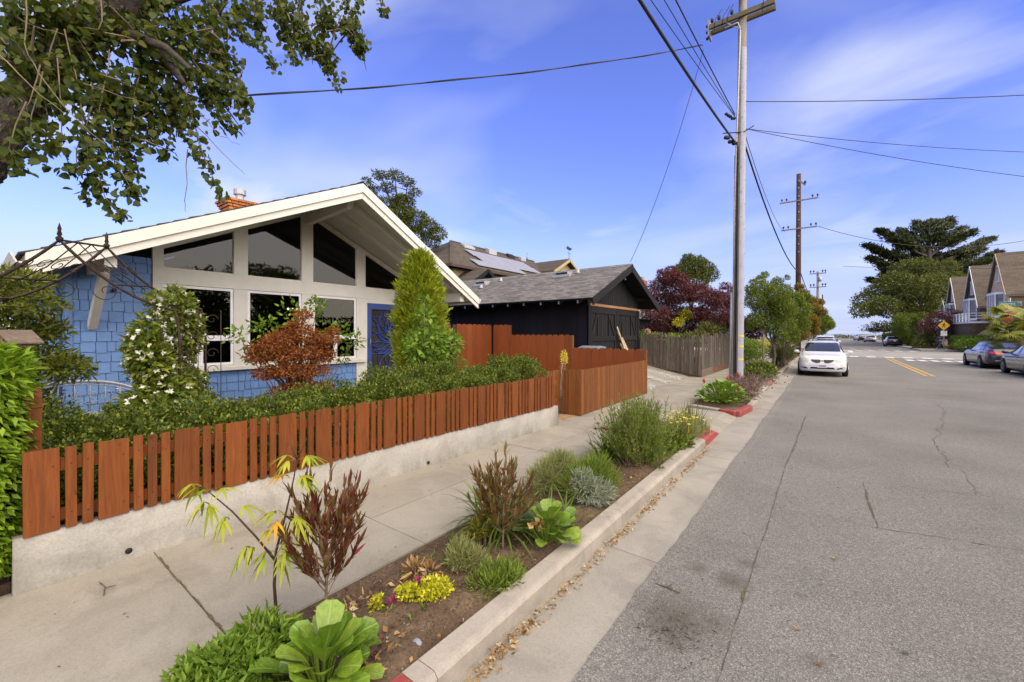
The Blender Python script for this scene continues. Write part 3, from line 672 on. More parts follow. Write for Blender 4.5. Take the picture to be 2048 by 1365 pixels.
# roof: two decks with a prow at the ridge; x of the front edge as a function of y
PX, EX = -7.75, -8.55
fx_ = lambda y: PX+(EX-PX)*abs(y-RY)/4.53
BX = -20.6
roof = MB()
for ye in (.50, 9.56):
    roof.prism([(PX, RY, zt(RY)-.002), (fx_(ye), ye, zt(ye)), (BX, ye, zt(ye)), (BX, RY, zt(RY)-.002)], (0, 0, -.10), 0)
rf = roof.build('roof', cream, house)
# shingle courses on top, each its own board of roofing, stepped at the rake
for sgn, ye in ((-1, .46), (1, 9.60)):
    n = 23
    for k in range(n):
        ya = RY+(ye-RY)*k/n; yb = RY+(ye-RY)*(k+1.12)/n
        q = MB(); l0 = .028+rnd.uniform(0, .006); ex = rnd.uniform(-.012, .012)
        A = [(fx_(ya)+.03+ex, ya, zt(ya)+.002), (fx_(yb)+.03+ex, yb, zt(yb)+.006), (fx_(yb)+.03+ex, yb, zt(yb)+l0), (fx_(ya)+.03+ex, ya, zt(ya)+.012)]
        q.prism(A, (BX-PX, 0, 0)); q.build('shingle_course', 'roof_edge', rf)
q = MB(); q.prism([(PX+.05, RY-.11, zt(RY-.11)+.02), (PX+.05, RY, zt(RY)+.03), (PX+.05, RY+.11, zt(RY+.11)+.02), (PX+.05, RY, zt(RY)+.055)], (BX-PX, 0, 0)); q.build('ridge_cap', 'roof_edge', rf)
# tongue and groove soffit boards under the overhang (parallel to the ridge)
for sgn, ye in ((-1, .62), (1, 9.44)):
    n = 30
    for k in range(n):
        ya = RY+(ye-RY)*k/n; yb = RY+(ye-RY)*(k+1)/n; s_ = .004*sgn
        q = MB(); q.prism([(HX-.1, ya+s_, zt(ya)-.104), (fx_(ya)-.03, ya+s_, zt(ya)-.104), (fx_(yb)-.03, yb-s_, zt(yb)-.104), (HX-.1, yb-s_, zt(yb)-.104)], (0, 0, -.02)); q.build('soffit_board', cream, rf)
# rake boards: two stepped layers along each slope
for ye in (.50, 9.56):
    for (d0, d1, pr) in [(-.005, -.185, .06), (-.187, -.315, .025)]:
        q = MB(); P = []
        for y in (RY, ye):
            P.append((fx_(y)+pr, y, zt(y)))
        a, b = P
        q.add([(a[0]-.05, a[1], a[2]+d0), (a[0], a[1], a[2]+d0), (a[0], a[1], a[2]+d1), (a[0]-.05, a[1], a[2]+d1), (b[0]-.05, b[1], b[2]+d0), (b[0], b[1], b[2]+d0), (b[0], b[1], b[2]+d1), (b[0]-.05, b[1], b[2]+d1)],
              [(0, 1, 5, 4), (1, 2, 6, 5), (2, 3, 7, 6), (3, 0, 4, 7), (0, 3, 2, 1), (4, 5, 6, 7)]); q.build('rake_board', cream, rf)
# ridge beam, rafters, eave beams with diagonal braces
q = MB(); q.prism([(HX, RY-.065, 4.84), (PX-.28, RY-.065, 4.84), (PX-.46, RY-.065, 4.60), (HX, RY-.065, 4.52)], (0, .13, 0)); q.build('ridge_beam', cream, house)
for off in (.62, 1.32):
    for ye in (1.35, 8.95):
        xo = HX+off; xa = xo+.28
        q = MB(); q.beam((xa, RY+.07*(1 if ye > RY else -1), zb(RY)-.05), (xo, ye, zb(ye)-.05), .10, .10); q.build('rafter', cream, house)
for y in (1.33, 8.86):
    q = MB(); q.box(HX-.1, fx_(y)-.12, y-.07, y+.07, zb(y)-.31, zb(y)-.06); q.build('eave_beam', cream, house)
q = MB(); q.beam((-8.95, 1.33, 2.88), (HX-.02, 1.33, 2.02), .11, .15); q.build('brace', cream, house)
for ye, s_ in ((.50, -1), (9.56, 1)):
    g = MB(); zg = zt(ye)
    g.prism([(EX+.02, ye, zg-.14), (EX+.02, ye+s_*.08, zg-.14), (EX+.02, ye+s_*.14, zg-.01), (EX+.02, ye+s_*.12, zg-.01), (EX+.02, ye+s_*.07, zg-.12), (EX+.02, ye, zg-.12)], (BX-EX, 0, 0)); g.build('gutter', cream, house)
    q = MB(); q.box(BX, EX, min(ye, ye-s_*.03), max(ye, ye-s_*.03), zg-.16, zg-.102); q.build('fascia', cream, house)
q = MB(); q.tube([(HX-.55, .52, 2.80), (HX-.42, .78, 2.74), (HX-.36, .92, 2.66), (HX-.34, .97, 2.52), (HX-.34, .97, .42)], .045, 10); q.build('downspout', 'blue_shingle', house)
q = MB(); q.lathe([(0, 0), (.03, .005), (.035, .05), (.02, .07)], (HX+.03, 1.60, 2.62), 12); q.box(HX-.02, HX+.03, 1.59, 1.61, 2.67, 2.69); q.build('wall_lamp', 'black_rubber', house)
# chimney: brick courses with a corbelled head and flue cap
ch = MB().box(-13.3, -12.7, 4.30, 4.98, 4.9, 5.36).build('chimney', 'mortar', rf)
obr = unit_mesh('brick_orange', MB().box(-.5, .5, -.5, .5, 0, 1), 'orange_brick')
for k in range(8):
    z = 4.95+k*.072; e = .0 if k < 5 else .035*(k-4)
    x0, x1, y0, y1 = -13.32-e, -12.68+e, 4.28-e, 5.00+e
    for i in range(4):
        for yy in (y0+.045, y1-.045): inst('brick', obr, ch, rel((x0+(i+.5)*(x1-x0)/4, yy, z), ch), ((x1-x0)/4-.01, .09, .062))
        for xx in (x0+.045, x1-.045): inst('brick', obr, ch, rel((xx, y0+.1+(i+.5)*(y1-y0-.2)/4, z), ch), (.09, (y1-y0-.2)/4-.01, .062))
MB().lathe([(.10, 0), (.10, .22), (.15, .22), (.15, .36), (.0, .37)], (-13.0, 4.64, 5.52), 16, sm=False).build('flue_cap', 'galvanised', ch)
MB().box(-13.36, -12.64, 4.24, 5.04, 5.505, 5.525).build('chimney_crown', 'mortar', ch)
# pendant lamp seen through the right-hand window
lp = thing('pendant_lamp', 'small lit pendant lamp hanging inside the right front window', 'lamp', (-12.2, 5.2, 2.2))
emit('bulb_glow', (1.0, 0.86, 0.55), 6.0)
for k in range(3): MB().ball((-12.3, 5.62+.13*k, 2.60), .032, 8).build('bulb', 'bulb_glow', lp)
fr = MB(); 
for y in (5.55, 5.95): fr.box(-12.31, -12.29, y-.01, y+.01, 2.48, 2.72)
fr.box(-12.31, -12.29, 5.54, 5.96, 2.47, 2.49); fr.box(-12.31, -12.29, 5.54, 5.96, 2.72, 2.74); fr.tube([(-12.3, 5.75, 2.74), (-12.3, 5.75, 4.6)], .008, 5); fr.build('lamp_frame', 'grey_metal', lp)

# ------------------------------------------------------------------ garden wall and the low orange fence
gw = thing('garden_wall', 'low whitewashed stucco retaining wall under the narrow-board orange fence', 'wall', (-4.3, 3.5, 0))
wv = MB(); n = 34; xs = []
for i in range(n+1):
    y = .20+(6.94-.20)*i/n; xs.append((y, wallx(y)+rnd.uniform(-.004, .004)))
for j, (z, o) in enumerate([(0, .012), (.13, .010), (.30, .003), (.485, 0), (.502, -.012)]): wv.add([(x+o+rnd.uniform(-.003, .003), y, z) for y, x in xs], [])
nn = n+1; wv.add([], [])
wv.f += [(j*nn+i, j*nn+i+1, (j+1)*nn+i+1, (j+1)*nn+i) for j in range(4) for i in range(n)]; wv.m += [0]*(4*n); wv.sm += [True]*(4*n)
b0 = len(wv.v); wv.v += [(xs[0][1]-.085, .20, 0), (xs[-1][1]-.085, 6.94, 0), (xs[0][1]-.085, .20, .5), (xs[-1][1]-.085, 6.94, .5)]
top0, top1 = 4*nn, 4*nn+n
wv.f += [tuple([b0+2]+list(range(top0, top1+1))+[b0+3]), (b0, b0+2, b0+3, b0+1), tuple([b0]+[j*nn for j in range(5)]+[b0+2]), tuple([b0+1]+[j*nn+n for j in range(5)]+[b0+3])]
wv.m += [0]*4; wv.sm += [False]*4
wv.build('stucco_face', 'wall_stucco', gw)
for y, z in ((.78, .20), (3.75, .17)): MB().lathe([(.022, -.02), (.022, .013), (.0, .0125)], (wallx(y)+.004, y, z), 12, axis='x').build('drain_pipe', 'black_rubber', gw)

def board_mesh(key, mat): return unit_mesh(key, MB().box(-.5, .5, -.5, .5, 0, 1), mat)
BRD = board_mesh('board_redwood', 'redwood_stain'); BOR = board_mesh('board_orange', 'orange_stain')
lf = thing('low_fence', 'low orange picket fence of wide and narrow boards on the white wall', 'fence', (-4.3, 3.5, .5))
def fboard(par, me, x, y0, y1, z0, z1, th=.02, tilt=0):
    return inst('board', me, par, rel((x, (y0+y1)/2, z0), par), (th, y1-y0, z1-z0), (R(tilt), 0, R(2.06) if par is lf else 0))
y = .245; k = 0
while y < 6.90:
    for i in range(1+(2 if k % 2 == 0 else 3)):
        w = .172 if i == 0 else .057
        if y+w > 6.95: y = 7.0; break
        top = 1.085+rnd.uniform(-.006, .006)+.012*y/7
        fboard(lf, BRD, wallx(y+w/2)+.004, y, y+w, .505+rnd.uniform(-.006, .004), top, tilt=rnd.uniform(-.5, .5)); y += w+.027
    k += 1
for z in (.60, .955):
    q = MB(); q.beam((wallx(.26)-.035, .26, z), (wallx(6.92)-.035, 6.92, z), .04, .085); q.build('rail', 'redwood_stain', lf)
for yy in (.34, 2.4, 4.7, 6.85): MB().box(wallx(yy)-.15, wallx(yy)-.06, yy-.045, yy+.045, .4, 1.03).build('post', 'redwood_stain', lf)
nl = MB()
y = .26
for o in list(lf.children):
    if o.name.startswith('board'):
        c = o.location+Vector(base_of(lf)); wy = o.scale.y
        for z in (.60, .955):
            for s_ in ((-.3, .3) if wy > .1 else (0,)):
                nl.lathe([(0, .002), (.0048, .0)], (c.x+.0115, c.y+s_*wy, z+rnd.uniform(-.02, .02)), 5, axis='x')
nl.build('nail_heads', 'rust_iron', lf)['kind'] = 'stuff'
pt = thing('corner_post', 'orange stained post with sloped top beside the clipped bright hedge', 'post', (-4.66, .20, .16))
q = MB(); q.prism([(-4.72, .25, .16), (-4.59, .25, .16), (-4.59, .25, 1.44), (-4.655, .25, 1.50), (-4.72, .25, 1.50)], (0, .10, 0)); q.build('post_shaft', 'redwood_stain', pt, bevel=.004)
MB().box(-4.725, -4.585, .245, .355, 1.36, 1.385).build('post_band', 'redwood_stain', pt)
# return and gate between the two low fences
gt = thing('garden_gate', 'low orange slatted gate set back at the brick entry path', 'gate', (-4.68, 7.4, .14))
y = 6.97
while y < 7.88:
    w = rnd.choice([.06, .06, .12]); w = min(w, 7.9-y); inst('board', BOR, gt, rel((-4.66, y+w/2, .17), gt), (.02, w, .93)); y += w+.02
for z in (.32, .95): MB().box(-4.71, -4.672, 6.97, 7.9, z-.04, z+.04).build('rail', 'orange_stain', gt)
rf2 = thing('slatted_fence', 'low orange fence of close narrow slats right of the entry gate', 'fence', (-4.2, 10, .14))
x = -4.62
for w in (.055, .075, .18, .06, .05):
    inst('board', BOR, rf2, rel((x+w/2, 7.95, .14), rf2), (w, .022, .97)); x += w+.012
for z in (.30, .98): MB().box(-4.62, -4.23, 7.965, 8.0, z-.04, z+.04).build('rail', 'orange_stain', rf2)
MB().box(-4.225, -4.19, 7.935, 7.985, .14, 1.115).build('corner_trim', 'orange_stain', rf2)
y = 7.99
pat = [.14, .035, .035, .035, .10, .035, .035, .035, .12, .04, .04, .04, .15, .035, .035]
k = 0
while y < 12.08:
    w = min(pat[k % len(pat)]*rnd.uniform(.9, 1.1), 12.1-y); k += 1
    if w > .015: inst('board', BOR, rf2, rel((-4.205+.0018*(y-8), y+w/2, .145), rf2), (.022, w, .965+rnd.uniform(-.004, .004)))
    y += w+.011
for z in (.30, .98): MB().box(-4.26, -4.222, 8.0, 12.05, z-.045, z+.045).build('rail', 'orange_stain', rf2)
# tall dog-eared fence stepping down beside the garage
tf = thing('dogear_fence', 'tall orange dog eared board fence stepping down towards the sidewalk beside the black garage', 'fence', (-7, 12.1, .4))
def dogear(w, h, c=.055): return [(-w/2, 0), (w/2, 0), (w/2, h-c), (w/2-c, h), (-w/2+c, h), (-w/2, h-c)]
def dboard(cx_, cy_, w, z0, z1, along='x', mat='dogear_stain', par=None):
    key = 'dogear_%s_%d_%d_%s' % (along, round(w*1000), round((z1-z0)*100), mat)
    P = dogear(w, z1-z0); mb = MB()
    if along == 'x': mb.prism([(a, -.011, b) for a, b in P], (0, .022, 0))
    else: mb.prism([(-.011, a, b) for a, b in P], (.022, 0, 0))
    inst('board', unit_mesh(key, mb, mat), par or tf, rel((cx_, cy_, z0), par or tf), None, (0, R(rnd.uniform(-.4, .4)) if along == 'x' else 0, 0))
def run(x0, x1, z0, z1, w=.235):
    n = round(abs(x1-x0)/w); 
    for i in range(n): dboard(x0+(x1-x0)*(i+.5)/n, 12.12, abs(x1-x0)/n-.004, z0, z1+rnd.uniform(-.006, .006))
run(-4.32, -6.66, .16, 1.43); run(-6.75, -9.25, .38, 1.85); run(-9.32, -10.05, .4, 2.22)
for x, z in ((-4.255, 1.41), (-6.70, 1.83), (-9.285, 2.2)): MB().box(x-.045, x+.045, 12.11, 12.2, .1, z).build('post', 'orange_stain', tf)
for x0, x1, zs in ((-4.3, -6.66, (.4, 1.2)), (-6.75, -9.24, (.6, 1.6)), (-9.33, -10.05, (.6, 2.0))):
    for z in zs: MB().box(x1, x0, 12.135, 12.175, z-.04, z+.04).build('rail', 'dogear_stain', tf)
sg = thing('side_gate', 'tall orange dog eared gate with a dark latch right of the blue house', 'gate', (-10.1, 10.6, .4))
n = 11
for i in range(n):
    if i == 3: continue
    dboard(-10.12, 9.14+(12.08-9.14)*(i+.5)/n, (12.08-9.14)/n-.004, .45, 2.22+rnd.uniform(-.005, .005), 'y', par=sg)
MB().box(-10.19, -10.13, 10.06, 10.20, .3, 2.2).build('post', 'dark_trim', sg)
for z in (.8, 1.9): MB().box(-10.17, -10.132, 9.16, 12.07, z-.045, z+.045).build('rail', 'dogear_stain', sg)
lk = MB(); lk.lathe([(0, .035), (.05, .03), (.055, .0)], (-10.10, 10.27, 1.26), 14, axis='x'); lk.build('latch', 'rust_iron', sg)

# ------------------------------------------------------------------ the black garage
GX, GY0, GY1, GB = -6.5, 12.95, 17.75, -16.2
GR, GE = 15.35, .44
gz = lambda y: 4.50-GE*abs(y-GR)
gar = thing('black_garage', 'black board garage with a shingled gable roof and braced double doors', 'garage', (-10, 15.35, .5))
q = MB(); q.box(GB, GX-.04, GY0+.03, GY1-.03, .3, 3.2)
q.build('sheathing', 'black_timber', gar)
q = MB(); q.prism([(GX-.06, GY0+.03, 3.2), (GX-.06, GY1-.03, 3.2), (GX-.06, GY1-.03, gz(GY1)-.16), (GX-.06, GR, gz(GR)-.16), (GX-.06, GY0+.03, gz(GY0)-.16)], (GB-GX, 0, 0)); q.build('gable_sheathing', 'black_timber', gar)
BLK = board_mesh('board_black', 'black_timber'); CHR = board_mesh('board_charred', 'charred_timber')
x = GX-.10
while x > -13.4:
    w = rnd.uniform(.27, .31); inst('board', BLK, gar, rel((x-w/2, GY0+.014, .3), gar), (w-.008, .028, gz(GY0)-.46)); inst('batten', BLK, gar, rel((x-w, GY0-.004, .3), gar), (.035, .018, gz(GY0)-.46)); x -= w
MB().box(GX-.10, GX-.015, GY0-.01, GY0+.10, .3, 3.25).build('corner_board', 'black_timber', gar)
y = GY0+.1
while y < GY1-.02:
    w = min(.20, GY1-.02-y); t = min(gz(y), gz(y+w))-.2
    inst('board', CHR, gar, rel((GX-.05, y+w/2, 2.93), gar), (.03, w-.012, max(.1, t-2.93))); y += w
# doors: two leaves with frames and braces, a bare pine board above
MB().box(GX-.03, GX+.02, GY0+.1, GY1-.1, 2.86, 2.95).build('lintel', 'pine_board', gar)
MB().box(GX-.05, GX+.01, GY0-.01, GY0+.12, .3, 2.86).build('jamb', 'black_timber', gar)
MB().box(GX-.05, GX+.03, GY1-.22, GY1, .3, 2.86).build('jamb', 'black_timber', gar)
for (a, b) in ((GY0+.13, 15.30), (15.32, GY1-.23)):
    lf_ = MB().box(GX-.08, GX-.05, a, b, .62, 2.85).build('door', 'black_timber', gar)
    yy = a+.005
    while yy < b-.02:
        w = min(.165, b-yy); inst('board', CHR, lf_, rel((GX-.04, yy+w/2, .63), gar), (.022, w-.016, 2.2)); yy += w
    for (p, r, z0, z1) in ((a, b, 2.62, 2.845), (a, b, 1.62, 1.80), (a, b, .62, .8)):
        inst('board', CHR, lf_, rel((GX-.005, (p+r)/2, z0), gar), (.03, r-p-.004, z1-z0))
    for p in (a+.06, b-.06): inst('board', CHR, lf_, rel((GX-.006, p, .8), gar), (.026, .11, 1.82))
    for (y0, y1) in ((a+.12, a+.58), (b-.62, b-.12)):
        z0, z1 = (1.82, 2.60) if y0 < (a+b)/2 else (2.60, 1.82)
        q = MB(); q.beam((GX-.008, y0, z0), (GX-.008, y1, z1), .11, .022, (1, 0, 0)); q.build('brace', 'charred_timber', lf_)
    for p in (a+.62, b-.66): inst('board', CHR, lf_, rel((GX-.006, p, 1.80), gar), (.024, .07, .82))
# roof: decks, courses, barge boards, rafter tails, vents
OX = -5.90
rg = MB()
for ye in (12.05, 18.65): rg.prism([(OX, GR, gz(GR)-.002), (OX, ye, gz(ye)), (GB-.3, ye, gz(ye)), (GB-.3, GR, gz(GR)-.002)], (0, 0, -.07))
gr_ = rg.build('roof', 'black_timber', gar)
for ye in (12.02, 18.68):
    n = 27
    for k in range(n):
        ya = GR+(ye-GR)*k/n; yb = GR+(ye-GR)*(k+1.10)/n; e = rnd.uniform(-.012, .012)
        q = MB()
        # ragged butt edge: every tab has its own length
        xs_ = [OX+.03+e]
        while xs_[-1] > GB-.3: xs_.append(xs_[-1]-rnd.uniform(.11, .30))
        for a, b in zip(xs_, xs_[1:]):
            d = rnd.uniform(0, .022)*(1 if ye > GR else -1); t = rnd.uniform(.012, .024)
            yb_ = yb+d*.6
            q.add([(a-.004, ya, gz(ya)+.006), (b, ya, gz(ya)+.006), (b, yb_, gz(yb_)+t), (a-.004, yb_, gz(yb_)+t), (b, yb_, gz(yb_)+.001), (a-.004, yb_, gz(yb_)+.001)], [(0, 1, 2, 3), (3, 2, 4, 5)])
        q.build('shingle_course', 'garage_roofing', gr_, fix=False)
q = MB(); q.prism([(OX+.04, GR-.12, gz(GR-.12)+.02), (OX+.04, GR, gz(GR)+.035), (OX+.04, GR+.12, gz(GR+.12)+.02), (OX+.04, GR, gz(GR)+.055)], (GB-OX, 0, 0)); q.build('ridge_cap', 'garage_roofing', gr_)
for ye in (12.02, 18.68):
    q = MB(); q.beam((OX+.01, GR+.0*(ye-GR), gz(GR)-.12), (OX+.01, ye, gz(ye)-.12), .05, .24); q.build('barge_board', 'charred_timber', gar)
for k in range(14):
    x = OX-.55-k*.72
    q = MB(); q.beam((x, GY0, gz(GY0)-.16), (x, 12.10, gz(12.10)-.14), .055, .12); q.build('rafter_tail', 'black_timber', gar)
    MB().box(x-.024, x+.024, 12.07, 12.095, gz(12.1)-.19, gz(12.1)-.085).build('rafter_end', 'grey_metal', gar)
for (yy) in (13.1, 15.35, 17.6): MB().box(GX-.1, OX-.04, yy-.045, yy+.045, gz(yy)-.22, gz(yy)-.08).build('outlooker', 'charred_timber', gar)
for (x, y, w) in [(-8.5, 14.75, .55), (-12.7, 14.55, .55)]:
    v = MB(); v.box(x-w/2-.1, x+w/2+.1, y-.25, y+.25, gz(y)-.08, gz(y)+.025); v.prism([(x-w/2, y-.2, gz(y)-.05), (x-w/2, y-.2, gz(y)+.14), (x-w/2, y+.2, gz(y)+.18), (x-w/2, y+.2, gz(y))], (w, 0, 0)); v.build('roof_vent', 'galvanised', gr_)
    v = MB(); v.box(x-w/2+.02, x+w/2-.02, y-.215, y-.202, gz(y)-.01, gz(y)+.115); v.build('vent_opening', 'black_rubber', gr_)
for (x, y) in [(-11.9, 14.9), (-12.4, 14.1), (-8.0, 15.0)]:
    v = MB(); v.lathe([(.16, 0), (.06, .06), (.05, .16), (.0, .17)], (x, y, gz(y)-.02), 10); v.build('vent_pipe', 'galvanised', gr_)
q = MB(); q.lathe([(.03, .0), (.035, -.06), (0, -.08)], (GX+.25, 15.6, 4.05), 10); q.build('gable_lamp', 'galvanised', gar)
# planks leaning on the doors
lpk = thing('plank', 'pale raw timber planks leaning against the black garage doors', 'planks', (-6.3, 15.7, .5))
for (y0, y1, x0, z1, w, mt) in [(15.75, 15.28, -6.05, 2.15, .09, 'raw_pine'), (15.95, 15.36, -6.0, 1.95, .10, 'raw_pine'), (16.15, 15.75, -6.02, 1.72, .14, 'pale_twig'), (15.85, 15.6, -6.1, 1.5, .07, 'raw_pine')]:
    q = MB(); q.beam((x0, y0, .50), (GX+.045, y1, z1), w, .022, (1, 0, 0)); q.build('plank', mt, lpk)
# blue lidded bin behind the low boards
bn = thing('rubbish_bin', 'grey blue lidded wheelie bin showing just above the orange fence', 'bin', (-6.15, 12.55, .45))
q = MB(); q.prism([(-6.40, 12.30, .5), (-5.90, 12.30, .5), (-5.84, 12.24, 1.40), (-6.46, 12.24, 1.40)], (0, .55, 0)); q.build('bin_body', 'grey_metal', bn)
pm('bin_blue', (0.16, 0.20, 0.24), 0.5, 0.1, 5)
q = MB(); q.prism([(-6.50, 12.2, 1.40), (-6.50, 12.2, 1.44), (-6.50, 12.5, 1.49), (-6.50, 12.84, 1.45), (-6.50, 12.84, 1.40)], (.70, 0, 0)); q.build('lid', 'bin_blue', bn, bevel=.01)

# ------------------------------------------------------------------ weathered picket fence
pf = thing('picket_fence', 'weathered grey split picket fence around the corner beside the driveway', 'fence', (-4, 20, .13))
PKT = []
for k in range(5):
    mb = MB(); a, b = rnd.uniform(-.15, .15), rnd.uniform(-.1, .1)
    mb.prism([(-.5, -.5, 0), (.5, -.5, 0), (.5+a*.3, -.5, .93), (.05+a, -.5, 1+b*.2), (-.5, -.5, .95+b*.3)], (0, 1, 0)); PKT.append(unit_mesh('picket%d' % k, mb, 'grey_picket'))
x = -4.02
while x > -6.5:
    w = rnd.uniform(.055, .095); zz_ = dz(x)
    inst('picket', rnd.choice(PKT), pf, rel((x-w/2, 17.92+rnd.uniform(-.006, .006), zz_+.05), pf), (w, .02, (1.80 if x > -5.2 else 1.9)-zz_-.08+rnd.uniform(-.07, .07)), (0, R(rnd.uniform(-1.6, 1.6)), 0)); x -= w+.008
y = 17.96
while y < 27.6:
    w = rnd.uniform(.07, .10)
    inst('picket', rnd.choice(PKT), pf, rel((-4.0+rnd.uniform(-.006, .006), y+w/2, .40), pf), (w, .02, 1.42+rnd.uniform(-.09, .09)), (R(rnd.uniform(-1.3, 1.3)), 0, R(90))); y += w+.012
for z in (.7, 1.5):
    MB().box(-4.07, -4.03, 17.98, 27.6, z-.04, z+.04).build('rail', 'grey_picket', pf)
    MB().box(-6.4, -4.05, 17.95, 17.98, z+.15, z+.23).build('rail', 'grey_picket', pf)
MB().box(-4.05, -3.97, 17.90, 19.9, .12, .42).build('base_plank', 'weathered_plank', pf)
MB().box(-4.05, -3.97, 19.91, 27.6, .12, .40).build('base_plank', 'brown_plank', pf)
MB().box(-5.62, -5.52, 17.84, 17.90, .45, 1.95).build('post', 'grey_picket', pf)
q = MB(); q.box(-5.75, -5.35, 17.86, 17.89, 1.60, 1.64); q.build('crossbar', 'weathered_plank', pf)

# ------------------------------------------------------------------ houses standing behind
bh = thing('brown_house', 'two storey house with brown hip roof carrying solar panels behind the garage', 'house', (-21, 24, .4))
RXr, RZ = -21.0, 8.35; EX1, EZ = -16.9, 5.85
q = MB(); q.box(-25, -17.5, 17.4, 33, .3, 5.75); q.build('wall', 'pale_yellow_wall', bh)
q = MB(); A = [(EX1, 16.6, EZ), (-25.1, 16.6, EZ), (-25.1, 34, EZ), (EX1, 34, EZ)]; B = [(RXr, 20.6, RZ), (RXr, 31, RZ)]
q.add(A+B, [(0, 1, 4), (0, 4, 5, 3), (1, 2, 5, 4), (2, 3, 5), (0, 3, 2, 1)]); hr = q.build('roof', 'brown_roofing', bh)
sk = (RZ-EZ)/(EX1-RXr)
sz = lambda x: RZ-(x-RXr)*sk
for (a, b) in [((EX1, 16.6, EZ), (EX1, 34, EZ)), ((EX1, 16.6, EZ), (-25.1, 16.6, EZ))]:
    q = MB(); q.beam((a[0], a[1], EZ-.06), (b[0], b[1], EZ-.06), .12, .16); q.build('eave_board', 'dark_trim', bh)
q = MB(); q.tube([(RXr, 20.6, RZ), (RXr, 31, RZ)], .09, 6); q.tube([(RXr, 20.6, RZ), (EX1, 16.6, EZ)], .09, 6); q.build('ridge_cap', 'brown_roofing', hr)
def on_roof(name, y0, y1, x0, x1, lift, th, mat):
    q = MB(); q.prism([(x0, y0, sz(x0)+lift), (x1, y0, sz(x1)+lift), (x1, y1, sz(x1)+lift), (x0, y1, sz(x0)+lift)], (0, 0, th)); return q.build(name, mat, hr)
def panel(y0, y1, x0, x1):
    on_roof('solar_panel', y0, y1, x0, x1, .10, .05, 'solar_panel')
for k in range(3): panel(19.3+k*1.72, 19.3+k*1.72+1.69, -17.95, -17.2)
for j, (x0, x1) in enumerate(((-18.75, -17.98), (-19.6, -18.8))):
    for k in range(4): panel(20.7-.15*j+k*1.72, 20.7-.15*j+k*1.72+1.69, x0, x1)
on_roof('skylight', 29.4, 30.9, -18.9, -18.2, .06, .14, 'galvanised'); on_roof('skylight', 21.2, 22.3, -20.6, -20.2, .05, .15, 'galvanised')
on_roof('roof_vent', 24.0, 24.9, -20.7, -20.3, .0, .3, 'galvanised'); on_roof('roof_vent', 26.6, 27.4, -20.7, -20.4, .0, .25, 'black_rubber'); on_roof('roof_vent', 28.4, 29.1, -20.8, -20.5, .0, .22, 'galvanised')
MB().tube([(-21, 30.0, 8.2), (-21, 30.0, 9.0)], .06, 8).build('vent_pipe', 'grey_metal', hr)
# cross wing with its own gable towards the street
q = MB(); 
for s_ in (-1, 1): q.prism([(-21.4, 31.2, 8.15), (-17.4, 31.2, 8.15), (-17.4, 31.2+2.6*s_, 6.85), (-21.4, 31.2+2.6*s_, 6.85)], (0, 0, .12))
q.build('wing_roof', 'brown_roofing', bh)
q = MB(); q.prism([(-17.9, 29.2, 5), (-17.9, 33.2, 5), (-17.9, 33.2, 7.05), (-17.9, 31.2, 8.05), (-17.9, 29.2, 7.05)], (-3, 0, 0)); q.build('wing_wall', 'pale_yellow_wall', bh)
for s_ in (-1, 1):
    q = MB(); q.beam((-17.38, 31.2, 8.12), (-17.38, 31.2+2.6*s_, 6.82), .06, .22); q.build('barge_board', 'pale_yellow_wall', bh)
sd = thing('black_outbuilding', 'small black gabled outbuilding peeking over the garage roof below the solar panels', 'shed', (-16.8, 18.4, .4))
q = MB()
for s_ in (-1, 1): q.prism([(-18.2, 18.35, 5.55), (-15.6, 18.35, 5.55), (-15.6, 18.35+1.6*s_, 4.55), (-18.2, 18.35+1.6*s_, 4.55)], (0, 0, .09))
q.build('roof', 'brown_roofing', sd)
for s_ in (-1, 1):
    q = MB(); q.beam((-15.58, 18.35, 5.52), (-15.58, 18.35+1.62*s_, 4.50), .05, .20); q.build('barge_board', 'black_timber', sd)
q = MB(); q.prism([(-15.9, 17.1, .4), (-15.9, 19.6, .4), (-15.9, 19.6, 4.6), (-15.9, 18.35, 5.45), (-15.9, 17.1, 4.6)], (-2.2, 0, 0)); q.build('wall', 'charred_timber', sd)
wvn = thing('weathervane', 'dark animal shaped weathervane on a thin rod above the far gable', 'weathervane', (-17.5, 31.2, 8.2))
q = MB(); q.tube([(-17.5, 31.2, 8.1), (-17.5, 31.2, 9.0)], .02, 6); q.tube([(-17.5, 30.9, 8.72), (-17.5, 31.5, 8.72)], .015, 5); q.build('rod', 'cable_black', wvn)
q = MB(); q.prism([(-17.5, 30.75, 9.15), (-17.5, 30.85, 9.0), (-17.5, 31.0, 9.02), (-17.5, 31.35, 8.98), (-17.5, 31.6, 9.1), (-17.5, 31.66, 9.26), (-17.5, 31.4, 9.2), (-17.5, 31.2, 9.24), (-17.5, 30.95, 9.3)], (.03, 0, 0)); q.build('figure', 'cable_black', wvn)
gh = thing('grey_roofed_house', 'grey shingled house with a brick chimney half hidden by the maroon maple', 'house', (-13, 27, .3))
q = MB(); q.box(-17, -9.2, 22.6, 34, .3, 3.0); q.build('wall', 'black_timber', gh)
q = MB(); q.prism([(-8.6, 22.0, 2.75), (-12.6, 22.0, 5.2), (-16.8, 22.0, 2.75)], (0, 12.6, 0)); hr2 = q.build('roof', 'grey_roofing', gh)
q = MB(); q.prism([(-11.4, 33.0, 5.3), (-11.4, 35.0, 4.2), (-11.4, 31.0, 4.2)], (-3, 0, 0)); q.build('dormer_roof', 'grey_roofing', hr2)
chm = MB().box(-11.75, -11.1, 31.3, 32.1, 3.5, 5.95).build('chimney', 'mortar', hr2)
rbr = unit_mesh('brick_red', MB().box(-.5, .5, -.5, .5, 0, 1), 'red_brick')
